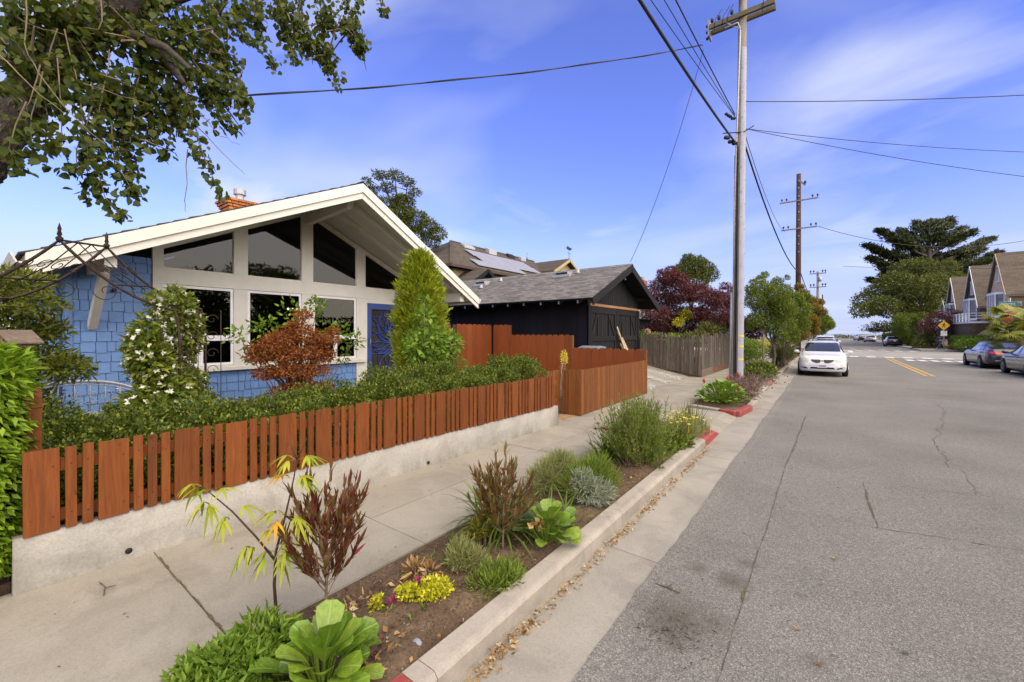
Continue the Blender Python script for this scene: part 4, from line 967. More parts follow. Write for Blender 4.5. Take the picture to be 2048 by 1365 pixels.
for k in range(13):
    z = 5.0+k*.075
    for i in range(3):
        inst('brick', rbr, chm, rel((-11.77+.115+i*.22, 31.28, z), chm), (.205, .06, .064)); inst('brick', rbr, chm, rel((-11.08, 31.38+i*.27, z), chm), (.06, .25, .064))
MB().box(-11.62, -11.24, 31.5, 31.9, 5.95, 6.25).build('chimney_pot', 'raw_pine', chm)

# ------------------------------------------------------------------ utility poles and cables
up = thing('utility_pole', 'tall grey utility pole with metal sheath and one heavy crossarm by the sidewalk', 'utility pole', (-2.42, 16.05, .1), group='utility poles along the street')
PXp, PYp = -2.42, 16.05
px_ = lambda z: PXp+.012*z; 
q = MB(); q.tube([(PXp, PYp, .05), (px_(6), PYp, 6), (px_(14), PYp, 14.0)], [.165, .145, .125], 14); q.build('pole', 'pole_timber', up)
q = MB()
for a in range(7):
    pass
def sheath(z0, z1):
    q = MB(); n = 10; V = []
    for z, r in ((z0, .172-.003*z0), (z1, .172-.003*z1)):
        for i in range(n+1):
            an = R(-86)+R(95)*i/n; V.append((px_(z)+r*math.cos(an), PYp+r*math.sin(an), z))
    q.add(V, [(i, i+1, n+2+i, n+1+i) for i in range(n)], 0, True); q.build('sheath', 'pole_sheath', up, fix=False)
for z0, z1 in ((.12, 2.9), (2.905, 5.6), (5.605, 8.3), (8.305, 11.6)): sheath(z0, z1)
q = MB(); q.tube([(PXp-.16, PYp-.10, .05), (px_(7)-.14, PYp-.12, 7), (px_(11.5)-.03, PYp-.17, 12.2), (px_(12)-.1, PYp-.22, 12.42), (px_(12)-.5, PYp-.23, 12.40)], .03, 8); q.build('conduit', 'galvanised', up)
q = MB(); q.tube([(PXp-.22, PYp-.02, .05), (px_(3.4)-.2, PYp-.03, 3.3)], .055, 8); q.build('conduit', 'galvanised', up)
q = MB(); q.tube([(px_(.5)-.06, PYp-.165, .4), (px_(8)-.05, PYp-.16, 8.2), (px_(8.4)-.1, PYp-.2, 8.4)], .02, 6); q.tube([(px_(1)-.18, PYp-.07, .1), (px_(8)-.16, PYp-.06, 8.0)], .022, 6); q.build('riser_cable', 'cable_black', up)
for z in (.98, 1.42, 1.78): 
    q = MB(); n = 10; V = [(px_(z)+(.178-.003*z)*math.cos(R(-80)+R(85)*i/n), PYp+(.178-.003*z)*math.sin(R(-80)+R(85)*i/n), z+h) for h in (0, .06) for i in range(n+1)]; q.add(V, [(i, i+1, n+2+i, n+1+i) for i in range(n)], 0, True); q.build('yellow_band', 'band_yellow', up, fix=False)
bt = MB()
for k in range(26):
    z = .4+k*.42; an = R(-70 if k % 2 else -12); bt.ball((px_(z)+.17*math.cos(an), PYp+.17*math.sin(an), z), .014, 6)
bt.build('bolts', 'grey_metal', up)
# double crossarm, perpendicular to the street
zc = 12.68
for yo in (-.17, .17): MB().box(px_(zc)-1.0, px_(zc)+.95, PYp+yo-.05, PYp+yo+.05, zc-.07, zc+.08).build('crossarm', 'arm_timber', up)
q = MB(); q.beam((px_(zc)-.5, PYp-.19, zc-.05), (px_(zc)-.02, PYp-.18, zc-.5), .03, .03); q.build('arm_brace', 'grey_metal', up)
def insulator(x, y, z, par, s=1.0, name='insulator'):
    q = MB(); q.lathe([(.012*s, 0), (.012*s, .08*s), (.05*s, .08*s), (.045*s, .12*s), (.055*s, .14*s), (.04*s, .20*s), (0, .21*s)], (x, y, z), 10); q.build(name, 'dark_trim', par)
for dx_ in (-.92, -.7, -.3, .75, .88): insulator(px_(zc)+dx_, PYp-.17, zc+.08, up)
q = MB(); q.box(px_(zc)-1.06, px_(zc)-1.01, PYp-.2, PYp+.2, zc-.28, zc+.28); q.build('arm_plate', 'grey_metal', up)
for k in range(3): 
    q = MB(); q.lathe([(.02, -.05), (.05, -.03), (.05, .03), (.02, .05)], (px_(zc)-1.11, PYp, zc-.25+k*.22), 8); q.build('insulator', 'dark_trim', up)
q = MB()
for (x0, x1) in [(-.85, -.6), (-.6, -.35), (-.45, -.25), (.6, .85)]:
    q.tube([(px_(zc)+x0, PYp-.24, zc-.2), (px_(zc)+x0+.05, PYp-.26, zc+.15), (px_(zc)+x1, PYp-.2, zc+.45)], .010, 5)
q.build('jumper_wires', 'cable_black', up)
lamp = MB(); lamp.lathe([(.02, .16), (.10, .14), (.30, .03), (.31, 0), (.26, -.05), (0, -.09)], (px_(13.1)-.12, PYp-.38, 13.45), 20); lamp.build('lamp_shade', 'galvanised', up)
MB().tube([(px_(13)-.1, PYp-.1, 13.62), (px_(13)-.12, PYp-.38, 13.60)], .03, 8).build('lamp_arm', 'galvanised', up)
# splice hardware where the cables meet the pole
sp = MB()
for z, w in ((8.4, .08), (9.2, .06)):
    for k in range(5): sp.ball((px_(z)-.18-.05*k, PYp-.18-.07*k, z+.03*k+rnd.uniform(-.05, .05)), (w, w*.7, w*.9), 6)
sp.tube([(px_(8.7)-.5, PYp-.35, 8.75), (px_(8.7)+.1, PYp-.1, 8.72), (px_(8.7)+.4, PYp-.1, 8.85)], .018, 5)
sp.build('splice_hardware', 'cable_black', up)

up2 = thing('utility_pole', 'dark brown utility pole with two crossarms beyond the small street trees', 'utility pole', (-1.9, 37.5, .1), group='utility poles along the street')
x2, y2 = -1.68, 38.0
q = MB(); q.tube([(x2, y2, .1), (x2+.03, y2, 8), (x2+.05, y2, 13.9)], [.19, .17, .145], 12); q.build('pole', 'dark_pole_timber', up2)
for zc2, l in ((11.85, 1.2), (9.75, 1.1)):
    MB().box(x2+.05-l, x2+.05+l, y2-.25, y2-.17, zc2-.045, zc2+.045).build('crossarm', 'pole_timber', up2)
    for dx_ in (-l+.1, -l+.4, l-.4, l-.1): insulator(x2+.1+dx_, y2-.23, zc2+.045, up2, 1.2)
q = MB(); q.beam((x2+.05, y2-.2, 13.4), (x2+.45, y2-.3, 12.9), .06, .12); q.build('bracket', 'grey_metal', up2)
q = MB()
for k in range(9): q.ball((x2+.04, y2-.15, 8.0+k*.6), .06, 6)
q.build('bolt_plates', 'grey_metal', up2)
insulator(x2+.45, y2-.3, 12.9, up2, 1.6)
up3 = thing('utility_pole', 'slim pale utility pole with two short crossarms far down the street', 'utility pole', (-1.3, 84, .1), group='utility poles along the street')
x3, y3 = -1.0, 80.0
q = MB(); q.tube([(x3, y3, .1), (x3, y3, 11.5)], [.22, .15], 10); q.build('pole', 'pole_timber', up3)
for zc3 in (11.15, 9.05):
    MB().box(x3-1.05, x3+1.05, y3-.3, y3-.18, zc3-.07, zc3+.07).build('crossarm', 'pole_timber', up3)
    for dx_ in (-.9, -.5, .6, .95): insulator(x3+dx_, y3-.24, zc3+.07, up3, 2.2)
MB().tube([(x3+.3, y3-.2, 9.9), (x3+.3, y3-.2, 10.6)], .2, 10).build('transformer', 'galvanised', up3)
up4 = thing('utility_pole', 'bare thin wooden pole, farthest one at the end of the street', 'utility pole', (-.6, 118, .1), group='utility poles along the street')
MB().tube([(-.6, 118, .1), (-.6, 118, 10.7)], [.17, .11], 8).build('pole', 'dark_pole_timber', up4)

def cable(a, b, sag, r, label, group='overhead cables', n=28, twist=0.0):
    a, b = Vector(a), Vector(b); P = []
    for i in range(n+1):
        t = i/n; p = a.lerp(b, t); p.z -= sag*4*t*(1-t); P.append(p)
    q = MB(); q.tube(P, r, 6)
    if twist:
        Q = [p+Vector((math.sin(i*twist)*r*1.6, 0, math.cos(i*twist)*r*1.6)) for i, p in enumerate(P)]; q.tube(Q, r*.7, 5)
    o = q.build('overhead_cable', 'cable_black'); tag(o, label, 'cable', group); return o
hub = lambda z, dx=-.17, dy=-.15: (px_(z)+dx, PYp+dy, z)

for a, b, sg_, r, lb, tw in [
    (hub(8.45), (-2.6, -24, 8.6), 1.35, .034, 'thickest black cable bundle slung from the grey pole towards the viewer', 0),
    (hub(9.30), (-4.6, -24, 9.6), 1.0, .010, 'thin wire left of three running from the grey pole over the sidewalk', 0),
    (hub(9.32), (-3.5, -24, 9.6), 1.0, .010, 'thin wire in the middle of three running from the grey pole over the sidewalk', 0),
    (hub(9.38), (-2.7, -24, 9.6), .9, .016, 'thin wire right of three running from the grey pole over the sidewalk', 0),
    ((-3.40, 15.4, 11.85), (-12.6, 1.1, 6.6), .35, .016, 'twisted service wire crossing the sky from the pole to the leafy tree', .9),
    ((-3.30, 15.1, 11.5), (-5.95, 15.35, 4.62), .5, .010, 'thin wire dropping steeply to the black garage ridge', 0),
    (hub(9.78, .0, -.1), (8.6, 22.1, 9.35), .15, .012, 'upper wire crossing the street from the grey pole to the right edge', 0),
    (hub(8.85, .15, 0), (9.7, 26.6, 8.55), .25, .010, 'middle wire crossing the street from the grey pole to the right edge', 0),
    (hub(8.85, .15, 0), (9.1, 24.4, 6.7), .25, .010, 'lowest wire crossing the street from the grey pole to the right edge', 0),
    (hub(8.30, .12, .15), (-1.5, 37.9, 6.4), .9, .030, 'heavy black cable sagging from the grey pole to the brown pole', 0),
    (hub(8.65, .12, .15), (-2.5, 37.8, 9.65), .6, .012, 'light wire from the grey pole to the lower arm of the brown pole', 0),
    ((-1.5, 37.9, 6.4), (-1.1, 79.8, 7.5), 1.0, .03, 'black cable continuing from the brown pole behind the street trees', 0),
    ((px_(zc)+.95, 15.85, 12.85), (7.0, 20.5, 14.6), .2, .012, 'twisted wire leaving the top crossarm at the upper edge', .9),
    ((-.55, 37.8, 9.8), (13.5, 48.5, 9.2), 1.25, .018, 'wire from the brown pole across the street before the dark cypress', 0),
    ((1.5, 60, 9.5), (22, 60, 8.0), .5, .02, 'faint wire running above the pine towards the shingled cottages', 0)]:
    cable(a, b, sg_, r, lb, twist=tw)

# ------------------------------------------------------------------ cars
from mathutils.bvhtree import BVHTree
pm('car_white', (0.60, 0.61, 0.64), 0.25, 0.02, 2, coat=0.7)
pm('car_slate', (0.030, 0.030, 0.042), 0.30, 0.03, 2, metal=0.3, coat=0.9)
pm('car_graphite', (0.026, 0.027, 0.030), 0.30, 0.03, 2, metal=0.3, coat=0.9)
pm('car_silver', (0.42, 0.43, 0.45), 0.3, 0.03, 2, metal=0.5, coat=0.8)
pm('car_black', (0.010, 0.010, 0.012), 0.2, 0.03, 2, coat=0.9)
pm('car_glass', (0.012, 0.014, 0.016), 0.03, 0.03, 2, spec=0.9, coat=1.0)
pm('lamp_lens', (0.50, 0.47, 0.36), 0.15, 0.08, 12, coat=0.8)
pm('tail_lens', (0.42, 0.022, 0.012), 0.15, 0.1, 10, coat=0.8)
pm('grille_mesh', (0.045, 0.045, 0.048), 0.6, 0.3, 80, metal=0.4)
pm('plate_white', (0.62, 0.63, 0.66), 0.4, 0.05, 4)
pm('plate_ink', (0.08, 0.09, 0.20), 0.6, 0.05, 4)
pm('alloy', (0.40, 0.40, 0.42), 0.35, 0.1, 6, metal=0.8)
pm('dark_alloy', (0.07, 0.07, 0.075), 0.35, 0.1, 6, metal=0.7)
CARS = {
 'hatch': dict(L=4.36, ztop=[(-2.18, .70), (-2.16, .90), (-2.05, 1.12), (-1.80, 1.40), (-1.5, 1.515), (-.6, 1.55), (.05, 1.52), (.42, 1.42), (1.12, 1.05), (1.30, 1.0), (1.85, .90), (2.08, .78), (2.16, .66), (2.18, .45)],
   zbelt=[(-2.18, .70), (-2.05, .98), (-.5, .97), (1.12, .96), (1.30, .93), (1.85, .83), (2.08, .72), (2.18, .44)], zs=[(-2.18, .34), (-2.0, .22), (1.9, .20), (2.18, .24)],
   wb=[(-2.18, .64), (-2.1, .78), (-1.85, .86), (0, .89), (1.5, .885), (1.9, .83), (2.08, .73), (2.15, .62), (2.18, .52)], cab=(-2.0, 1.12), wr=.60),
 'sedan': dict(L=4.90, ztop=[(-2.45, .62), (-2.43, .90), (-2.36, 1.04), (-2.2, 1.07), (-1.75, 1.10), (-.95, 1.37), (-.35, 1.445), (.15, 1.43), (.5, 1.36), (1.35, .99), (1.9, .90), (2.3, .76), (2.42, .62), (2.45, .42)],
   zbelt=[(-2.45, .62), (-2.36, .94), (-1.7, .99), (-.3, .95), (1.35, .92), (1.9, .84), (2.3, .70), (2.45, .42)], zs=[(-2.45, .36), (-2.2, .24), (2.1, .18), (2.45, .22)],
   wb=[(-2.45, .70), (-2.38, .82), (-2.1, .90), (-1.3, .93), (0, .92), (1.6, .925), (2.1, .86), (2.35, .72), (2.45, .55)], cab=(-1.75, 1.35), wr=.60),
 'suv': dict(L=4.6, ztop=[(-2.3, .75), (-2.28, 1.0), (-2.2, 1.2), (-2.0, 1.55), (-1.8, 1.68), (-.6, 1.72), (.1, 1.68), (.45, 1.55), (1.1, 1.14), (1.3, 1.08), (1.9, 1.0), (2.2, .86), (2.28, .7), (2.3, .5)],
   zbelt=[(-2.3, .75), (-2.2, 1.06), (-.5, 1.06), (1.1, 1.04), (1.3, 1.02), (1.9, .92), (2.2, .78), (2.3, .5)], zs=[(-2.3, .4), (-2.1, .28), (2.0, .26), (2.3, .3)],
   wb=[(-2.3, .72), (-2.2, .84), (-1.9, .91), (0, .93), (1.6, .92), (2.1, .84), (2.25, .72), (2.3, .58)], cab=(-2.15, 1.1), wr=.64),
}
def car_body(sp):
    ys_ = np.unique(np.concatenate([np.linspace(-sp['L']/2, sp['L']/2, 90), [-sp['L']/2+.02, sp['L']/2-.02, sp['L']/2-.05, -sp['L']/2+.05]]))
    def f(k, y):
        xs, vs = zip(*sp[k]); 
        return float(np.mean([np.interp(y+d, xs, vs) for d in (-.06, -.03, 0, .03, .06)]))
    V = []; n = None
    for y in ys_:
        zt_, zb2, zs_, wb = f('ztop', y), f('zbelt', y), f('zs', y), f('wb', y); zb2 = min(zb2, zt_-.01)
        c0, c1 = sp['cab']; t = min(1, max(0, (y-c0)/.35))*min(1, max(0, (c1-y)/.55)); t = t*t*(3-2*t)
        wr = min(wb*.80*(1-t)+sp['wr']*t, wb*.86)
        h = zt_-zb2
        half = [(0, zs_), (wb*.70, zs_), (wb*.93, zs_+.02), (wb*.985, zs_+.10), (wb, zs_+(zb2-zs_)*.45), (wb*.99, zs_+(zb2-zs_)*.72), (wb*.975, zs_+(zb2-zs_)*.88), (wb*.935, zb2)]
        e = wb*.925
        for q_ in (.10, .35, .65, .86): half.append((e+(wr-e)*q_, zb2+h*(q_*.93)))
        half += [(wr, zb2+h*.94), (wr*.90, zb2+h*.975), (wr*.6, zb2+h*.992), (wr*.3, zt_), (0, zt_)]
        ring = half+[(-x, z) for x, z in half[-2:0:-1]]; n = len(ring)
        V += [(x, y, z) for x, z in ring]
    k = len(ys_); Fc = [(i*n+j, i*n+(j+1) % n, (i+1)*n+(j+1) % n, (i+1)*n+j) for i in range(k-1) for j in range(n)]
    Fc += [tuple(range(n))[::-1], tuple(range((k-1)*n, k*n))]
    return V, Fc
def proj(bvh, poly, axis, side, off=.005, cuts=3):
    """a thin panel following the car body: outline in two coordinates, laid on the body from one side"""
    bm = bmesh.new(); vs = [bm.verts.new((p[0], p[1], 0)) for p in poly]; bm.faces.new(vs)
    bmesh.ops.triangulate(bm, faces=bm.faces[:]); bmesh.ops.subdivide_edges(bm, edges=bm.edges[:], cuts=cuts, use_grid_fill=True)
    bad = []
    for v in bm.verts:
        a, b = v.co.x, v.co.y
        o, d = (Vector((a, side*6, b)), Vector((0, -side, 0))) if axis == 'y' else ((Vector((side*4, a, b)), Vector((-side, 0, 0))) if axis == 'x' else (Vector((a, b, 5)), Vector((0, 0, -1))))
        hit, nrm, _, _ = bvh.ray_cast(o, d)
        if hit is None: bad.append(v); continue
        if nrm.dot(d) > 0: nrm = -nrm
        v.co = hit+nrm*off-d*.001
    if bad: bmesh.ops.delete(bm, geom=bad, context='VERTS')
    mb = MB(); bm.verts.index_update()
    mb.add([tuple(v.co) for v in bm.verts], [tuple(v.index for v in f.verts) for f in bm.faces], 0, True); bm.free()
    return mb
def wheel(t, x, y, r, alloy, w=.21):
    s_ = 1 if x > 0 else -1
    q = MB(); q.lathe([(r*.62, -w/2), (r*.9, -w/2), (r, -w/2+.03), (r, w/2-.03), (r*.9, w/2), (r*.62, w/2), (r*.62, -w/2)], (x, y, r), 28, axis='x')
    wh = q.build('wheel', 'black_rubber', t, local=True)
    q = MB(); xo = x+s_*(w/2-.015)
    q.lathe([(r*.63, -.02), (r*.66, .0), (r*.60, .012), (r*.56, -.03)], (xo, y, r), 28, axis='x'); q.lathe([(0, .004), (r*.14, .0), (r*.14, -.05)], (xo, y, r), 12, axis='x')
    for k in range(10):
        a = 2*math.pi*k/10+(.08 if k % 2 else -.08); q.beam((xo-s_*.012, y+math.cos(a)*r*.12, r+math.sin(a)*r*.12), (xo-s_*.006, y+math.cos(a)*r*.6, r+math.sin(a)*r*.6), .028, .03, (1, 0, 0))
    q.build('rim', alloy, wh, local=True)
    q = MB(); q.lathe([(0, 0), (r*.62, 0), (r*.62, .01)], (x-s_*.02, y, r), 20, axis='x'); q.build('brake_disc', 'black_rubber', wh, local=True)
def car(kind, paintm, label, loc, rz, front=True, rear=True, alloy='alloy', name='parked_car', group='cars parked along the street', rack=False, far=False):
    sp = CARS[kind]; t = thing(name, label, 'car', loc, rz, group)
    V, Fc = car_body(sp); bvh = BVHTree.FromPolygons(V, Fc)
    q = MB(); q.add(V, Fc, 0, True); bo = q.build('body', paintm, t, local=True, fix=True)
    L2 = sp['L']/2; fa = {'hatch': 1.33, 'sedan': 1.46, 'suv': 1.4}[kind]; ra = {'hatch': -1.27, 'sedan': -1.37, 'suv': -1.3}[kind]; r = {'hatch': .315, 'sedan': .335, 'suv': .36}[kind]
    def dec(nm, poly, axis, side, mat, off=.005, cuts=3, par=None): return proj(bvh, poly, axis, side, off, cuts).build(nm, mat, par or t, fix=False, local=True)
    def mir(P): return [(-a, b) for a, b in P]
    wbx = .80 if kind == 'hatch' else .83
    for s_ in (-1, 1):
        for y in (fa, ra):
            dec('wheel_arch', [(y+math.cos(a)*r*1.17, r+math.sin(a)*r*1.17) for a in np.linspace(R(-35), R(215), 18)], 'x', s_, 'black_rubber', .004, 1)
            wheel(t, s_*wbx, y, r, alloy)
    if kind == 'hatch':
        dec('windscreen', [(-.66, 1.07), (.66, 1.07), (.60, 1.40), (.54, 1.455), (-.54, 1.455), (-.60, 1.40)], 'y', 1, 'car_glass', .011, 9)
        side = [[(-.95, 1.01), (.02, 1.0), (.02, 1.42), (-.85, 1.43)], [(.08, 1.0), (.88, 1.02), (.42, 1.34), (.12, 1.41)], [(-1.75, 1.06), (-1.02, 1.01), (-.95, 1.42), (-1.45, 1.38)]]
        rearw = [(-.56, 1.10), (.56, 1.10), (.48, 1.38), (-.48, 1.38)]
        if front:
            for s_ in (1, -1):
                P = [(.44, .735), (.54, .63), (.76, .69), (.80, .80), (.74, .845), (.56, .80)]; dec('headlight', P if s_ > 0 else mir(P), 'y', 1, 'lamp_lens', .012)
                P = [(.045, .72), (.05, .66), (.10, .60), (.22, .595), (.33, .64), (.42, .72), (.40, .745), (.09, .745)]; dec('grille', P if s_ > 0 else mir(P), 'y', 1, 'grille_mesh', .008)
                P = [(.50, .335), (.52, .385), (.66, .43), (.68, .36)]; dec('side_intake', P if s_ > 0 else mir(P), 'y', 1, 'black_rubber', .006, 2)
                P = [(.73+.052*math.cos(a), .40+.052*math.sin(a)) for a in np.linspace(0, 2*math.pi, 13)[:-1]]; fo = dec('fog_lamp', P if s_ > 0 else mir(P), 'y', 1, 'grey_metal', .010, 1)
                P = [(.73+.032*math.cos(a), .40+.032*math.sin(a)) for a in np.linspace(0, 2*math.pi, 11)[:-1]]; dec('lens', P if s_ > 0 else mir(P), 'y', 1, 'lamp_lens', .016, 1, fo)
            dec('lower_intake', [(-.44, .345), (.44, .345), (.40, .42), (-.40, .42)], 'y', 1, 'black_rubber', .006, 3)
            dec('shadow_gap', [(-.80, .925), (-.5, .935), (.5, .935), (.80, .925), (.5, .942), (-.5, .942)], 'y', 1, 'grey_metal', .003, 2)
            q = MB(); q.box(-.165, .165, L2-.005, L2+.012, .40, .545); pl = q.build('number_plate', 'plate_white', t, local=True)
            q = MB(); 
            for k in range(7): q.box(-.13+k*.037, -.105+k*.037, L2+.012, L2+.0135, .44, .505)
            q.build('plate_print', 'plate_ink', pl, local=True)
            q = MB(); q.beam((-.42, 1.02, 1.115), (.05, 1.09, 1.075), .02, .02); q.beam((.12, 1.02, 1.115), (.55, 1.06, 1.085), .02, .02); q.build('wiper', 'black_rubber', t, local=True)
            q = MB(); q.lathe([(0, .0), (.035, .003), (.03, .012), (0, .016)], (0, L2-.035, .70), 8, axis='y'); q.build('badge', 'tail_lens', t, local=True)
    if kind == 'sedan':
        dec('windscreen', [(-.72, 1.0), (.72, 1.0), (.58, 1.39), (-.58, 1.39)], 'y', 1, 'car_glass', .011, 9)
        side = [[(-1.02, .995), (-.12, .975), (-.12, 1.36), (-.70, 1.345)], [(-.05, .975), (1.02, .975), (.45, 1.28), (.10, 1.35)], [(-1.45, 1.04), (-1.09, 1.0), (-.85, 1.30), (-1.0, 1.26)]]
        rearw = [(-.66, 1.135), (.66, 1.135), (.54, 1.385), (-.54, 1.385)]
    if kind == 'suv':
        dec('windscreen', [(-.74, 1.15), (.74, 1.15), (.60, 1.58), (-.60, 1.58)], 'y', 1, 'car_glass', .011, 9)
        side = [[(-.95, 1.10), (-.02, 1.09), (-.02, 1.57), (-.9, 1.57)], [(.05, 1.09), (.95, 1.10), (.45, 1.50), (.1, 1.56)], [(-1.9, 1.12), (-1.02, 1.10), (-.97, 1.57), (-1.7, 1.5)]]
        rearw = [(-.64, 1.14), (.64, 1.14), (.55, 1.55), (-.55, 1.55)]
    dec('rear_window', rearw, 'y', -1, 'car_glass', .011, 9)
    for s_ in (-1, 1):
        for P in side: dec('side_window', P, 'x', s_, 'car_glass', .006, 3)
        b = sp['zbelt']; zm = {'hatch': 1.05, 'sedan': 1.03, 'suv': 1.17}[kind]; ym = {'hatch': .78, 'sedan': .82, 'suv': .8}[kind]
        q = MB(); q.ball((s_*(wbx+.19), ym, zm), (.115, .055, .075), 10); q.beam((s_*(wbx+.0), ym, zm-.05), (s_*(wbx+.14), ym, zm-.03), .05, .05); q.build('mirror', paintm, t, local=True)
        for y in ((-.1, -1.0) if not far else ()):
            q = MB(); q.box(min(s_*.875, s_*.93), max(s_*.875, s_*.93), y-.09, y+.09, sp['zbelt'][1][1]-.16, sp['zbelt'][1][1]-.135); q.build('door_handle', paintm, t, local=True)
    if rear:
        zl = {'hatch': .85, 'sedan': .86, 'suv': 1.0}[kind]
        for s_ in (1, -1):
            P = [(.30, zl), (.34, zl-.07), (.62, zl-.06), (.80, zl-.02), (.86, zl+.06), (.60, zl+.07)] if kind == 'sedan' else [(.52, zl-.1), (.72, zl-.1), (.74, zl+.12), (.56, zl+.12)]
            tl = dec('tail_lamp', P if s_ > 0 else mir(P), 'y', -1, 'tail_lens', .012, 3)
            if kind == 'sedan':
                dec('tail_lamp', [(-L2+.06, zl-.015), (-L2+.50, zl+.07), (-L2+.42, zl+.10), (-L2+.06, zl+.06)], 'x', s_, 'tail_lens', .010, 3)
        dec('number_plate', [(-.16, zl-.13), (.16, zl-.13), (.16, zl+.01), (-.16, zl+.01)], 'y', -1, 'plate_white', .012, 1)
        dec('lower_bumper', [(-.70, .29), (.70, .29), (.62, .44), (-.62, .44)], 'y', -1, 'black_rubber', .006, 3)
        dec('chrome_strip', [(-.62, .455), (.62, .455), (.60, .475), (-.60, .475)], 'y', -1, 'galvanised', .012, 3)
    if rack:
        q = MB()
        for s_ in (-1, 1): q.tube([(s_*.55, -1.3, 1.53), (s_*.56, -1.2, 1.585), (s_*.56, .0, 1.595), (s_*.55, .12, 1.54)], .018, 6)
        q.build('roof_rail', 'black_rubber', t, local=True)
        for y in (-.15, -.95): 
            q = MB(); q.tube([(-.62, y, 1.63), (.62, y, 1.63)], .022, 6); q.box(-.58, -.54, y-.03, y+.03, 1.58, 1.63); q.box(.54, .58, y-.03, y+.03, 1.58, 1.63); q.build('roof_bar', 'grey_metal', t, local=True)
    MB().box(-.80, .80, ra-.1, fa+.1, .16, .26).build('underbody', 'black_rubber', t, local=True)
    return t
car('hatch', 'car_white', 'white hatchback with dark roof rack facing the viewer at the left kerb', (-.13, 24.75, 0), R(180), rear=False, rack=True)
car('suv', 'car_white', 'white tall car parked behind the white hatchback with the roof rack', (-.05, 48.5, 0), R(180), rear=False, far=True)
car('sedan', 'car_slate', 'slate grey sedan with red tail lamps parked before the stop sign', (7.62, 35.0, 0), R(1), front=False, alloy='dark_alloy')
car('sedan', 'car_graphite', 'dark grey car cut off by the right edge behind the slate sedan', (7.75, 28.75, 0), R(1), alloy='dark_alloy')
car('sedan', 'car_graphite', 'grey sedan parked across the junction beside the green hedge', (7.9, 83.2, 0), R(0), front=False, far=True)
car('suv', 'car_silver', 'pale silver car parked far down the street by the clipped hedge', (7.6, 118, 0), R(0), far=True)
car('suv', 'car_black', 'black car parked farthest down the street left of the silver one', (7.2, 133, 0), R(0), far=True)
car('sedan', 'car_silver', 'light sedan half hidden behind the black car at the street end', (7.0, 146, 0), R(0), far=True)

# ------------------------------------------------------------------ street signs, stop sign, crossing sign
pm('sign_green', (0.005, 0.13, 0.15), 0.5, 0.05, 3); pm('sign_red', (0.40, 0.035, 0.012), 0.5, 0.1, 5); pm('sign_yellow', (0.62, 0.36, 0.01), 0.5, 0.05, 3)
def text(body, size, loc, rot, mat, parent, name='lettering', ext=.002):
    cu = bpy.data.curves.new(name, 'FONT'); cu.body = body; cu.size = size; cu.align_x = 'CENTER'; cu.align_y = 'CENTER'; cu.extrude = ext; cu.resolution_u = 2
    tmp = bpy.data.objects.new(name, cu); COL.objects.link(tmp); dg = bpy.context.evaluated_depsgraph_get(); me = bpy.data.meshes.new_from_object(tmp.evaluated_get(dg)); me.materials.clear(); me.materials.append(MATS[mat]); bpy.data.objects.remove(tmp)
    o = bpy.data.objects.new(name, me); COL.objects.link(o); o.parent = parent; o.location = loc; o.rotation_euler = rot
    return o
ss = thing('stop_sign', 'red octagonal stop sign rising behind the fan palm', 'stop sign', (9.05, 38.9, .13))
q = MB(); q.tube([(0, 0, 0), (0, 0, 3.95)], .03, 8); q.build('post', 'galvanised', ss, local=True)
q = MB(); q.prism([(.38*math.cos(R(22.5+45*k))/.924, -.04, 2.78+.38*math.sin(R(22.5+45*k))/.924) for k in range(8)], (0, .012, 0)); q.build('sign_border', 'white_marking', ss, local=True)
q = MB(); q.prism([(.355*math.cos(R(22.5+45*k))/.924, -.047, 2.78+.355*math.sin(R(22.5+45*k))/.924) for k in range(8)], (0, .007, 0)); fc = q.build('sign_face', 'sign_red', ss, local=True)
text('STOP', .27, (0, -.0495, 2.78), (R(90), 0, 0), 'white_marking', fc)
ns = thing('street_name_sign', 'green street name sign reading Atlantic above the stop sign', 'street sign', (9.05, 38.9, 3.5))
q = MB(); q.box(-.46, .46, -.045, -.035, .10, .34); q.build('sign_border', 'white_marking', ns, local=True)
q = MB(); q.box(-.45, .45, -.049, -.0445, .11, .33); f2 = q.build('sign_plate', 'sign_green', ns, local=True)
text('Atlantic', .20, (-.10, -.051, .215), (R(90), 0, 0), 'white_marking', f2); text('AVE', .085, (.355, -.051, .255), (R(90), 0, 0), 'white_marking', f2)
MB().box(-.03, .03, -.045, .03, .02, .12).build('bracket', 'galvanised', ns, local=True)
mp_ = thing('metal_post', 'thin bare metal post standing left of the fan palm', 'post', (8.7, 40.3, .13))
MB().tube([(0, 0, 0), (0, 0, 2.55)], .028, 8).build('post_shaft', 'galvanised', mp_, local=True)
cs = thing('crossing_sign', 'yellow diamond warning sign with a small white plate at the far corner', 'road sign', (10.05, 63.2, .12))
q = MB(); q.tube([(0, 0, 0), (0, 0, 3.2)], .04, 8); q.build('post', 'galvanised', cs, local=True)
q = MB(); q.prism([(0, -.06, 2.12), (.48, -.06, 2.62), (0, -.06, 3.12), (-.48, -.06, 2.62)], (0, .02, 0)); dm = q.build('sign_plate', 'sign_yellow', cs, local=True)
q = MB(); q.ball((.02, -.07, 2.86), (.05, .012, .06), 8); q.beam((.02, -.07, 2.80), (-.02, -.07, 2.6), .09, .012, (0, 1, 0)); q.beam((-.02, -.07, 2.6), (.10, -.07, 2.38), .05, .012, (0, 1, 0)); q.beam((-.02, -.07, 2.6), (-.13, -.07, 2.38), .05, .012, (0, 1, 0)); q.beam((.0, -.07, 2.74), (.15, -.07, 2.62), .04, .012, (0, 1, 0)); q.beam((.0, -.07, 2.74), (-.14, -.07, 2.66), .04, .012, (0, 1, 0)); q.build('walker_symbol', 'cable_black', dm, local=True)
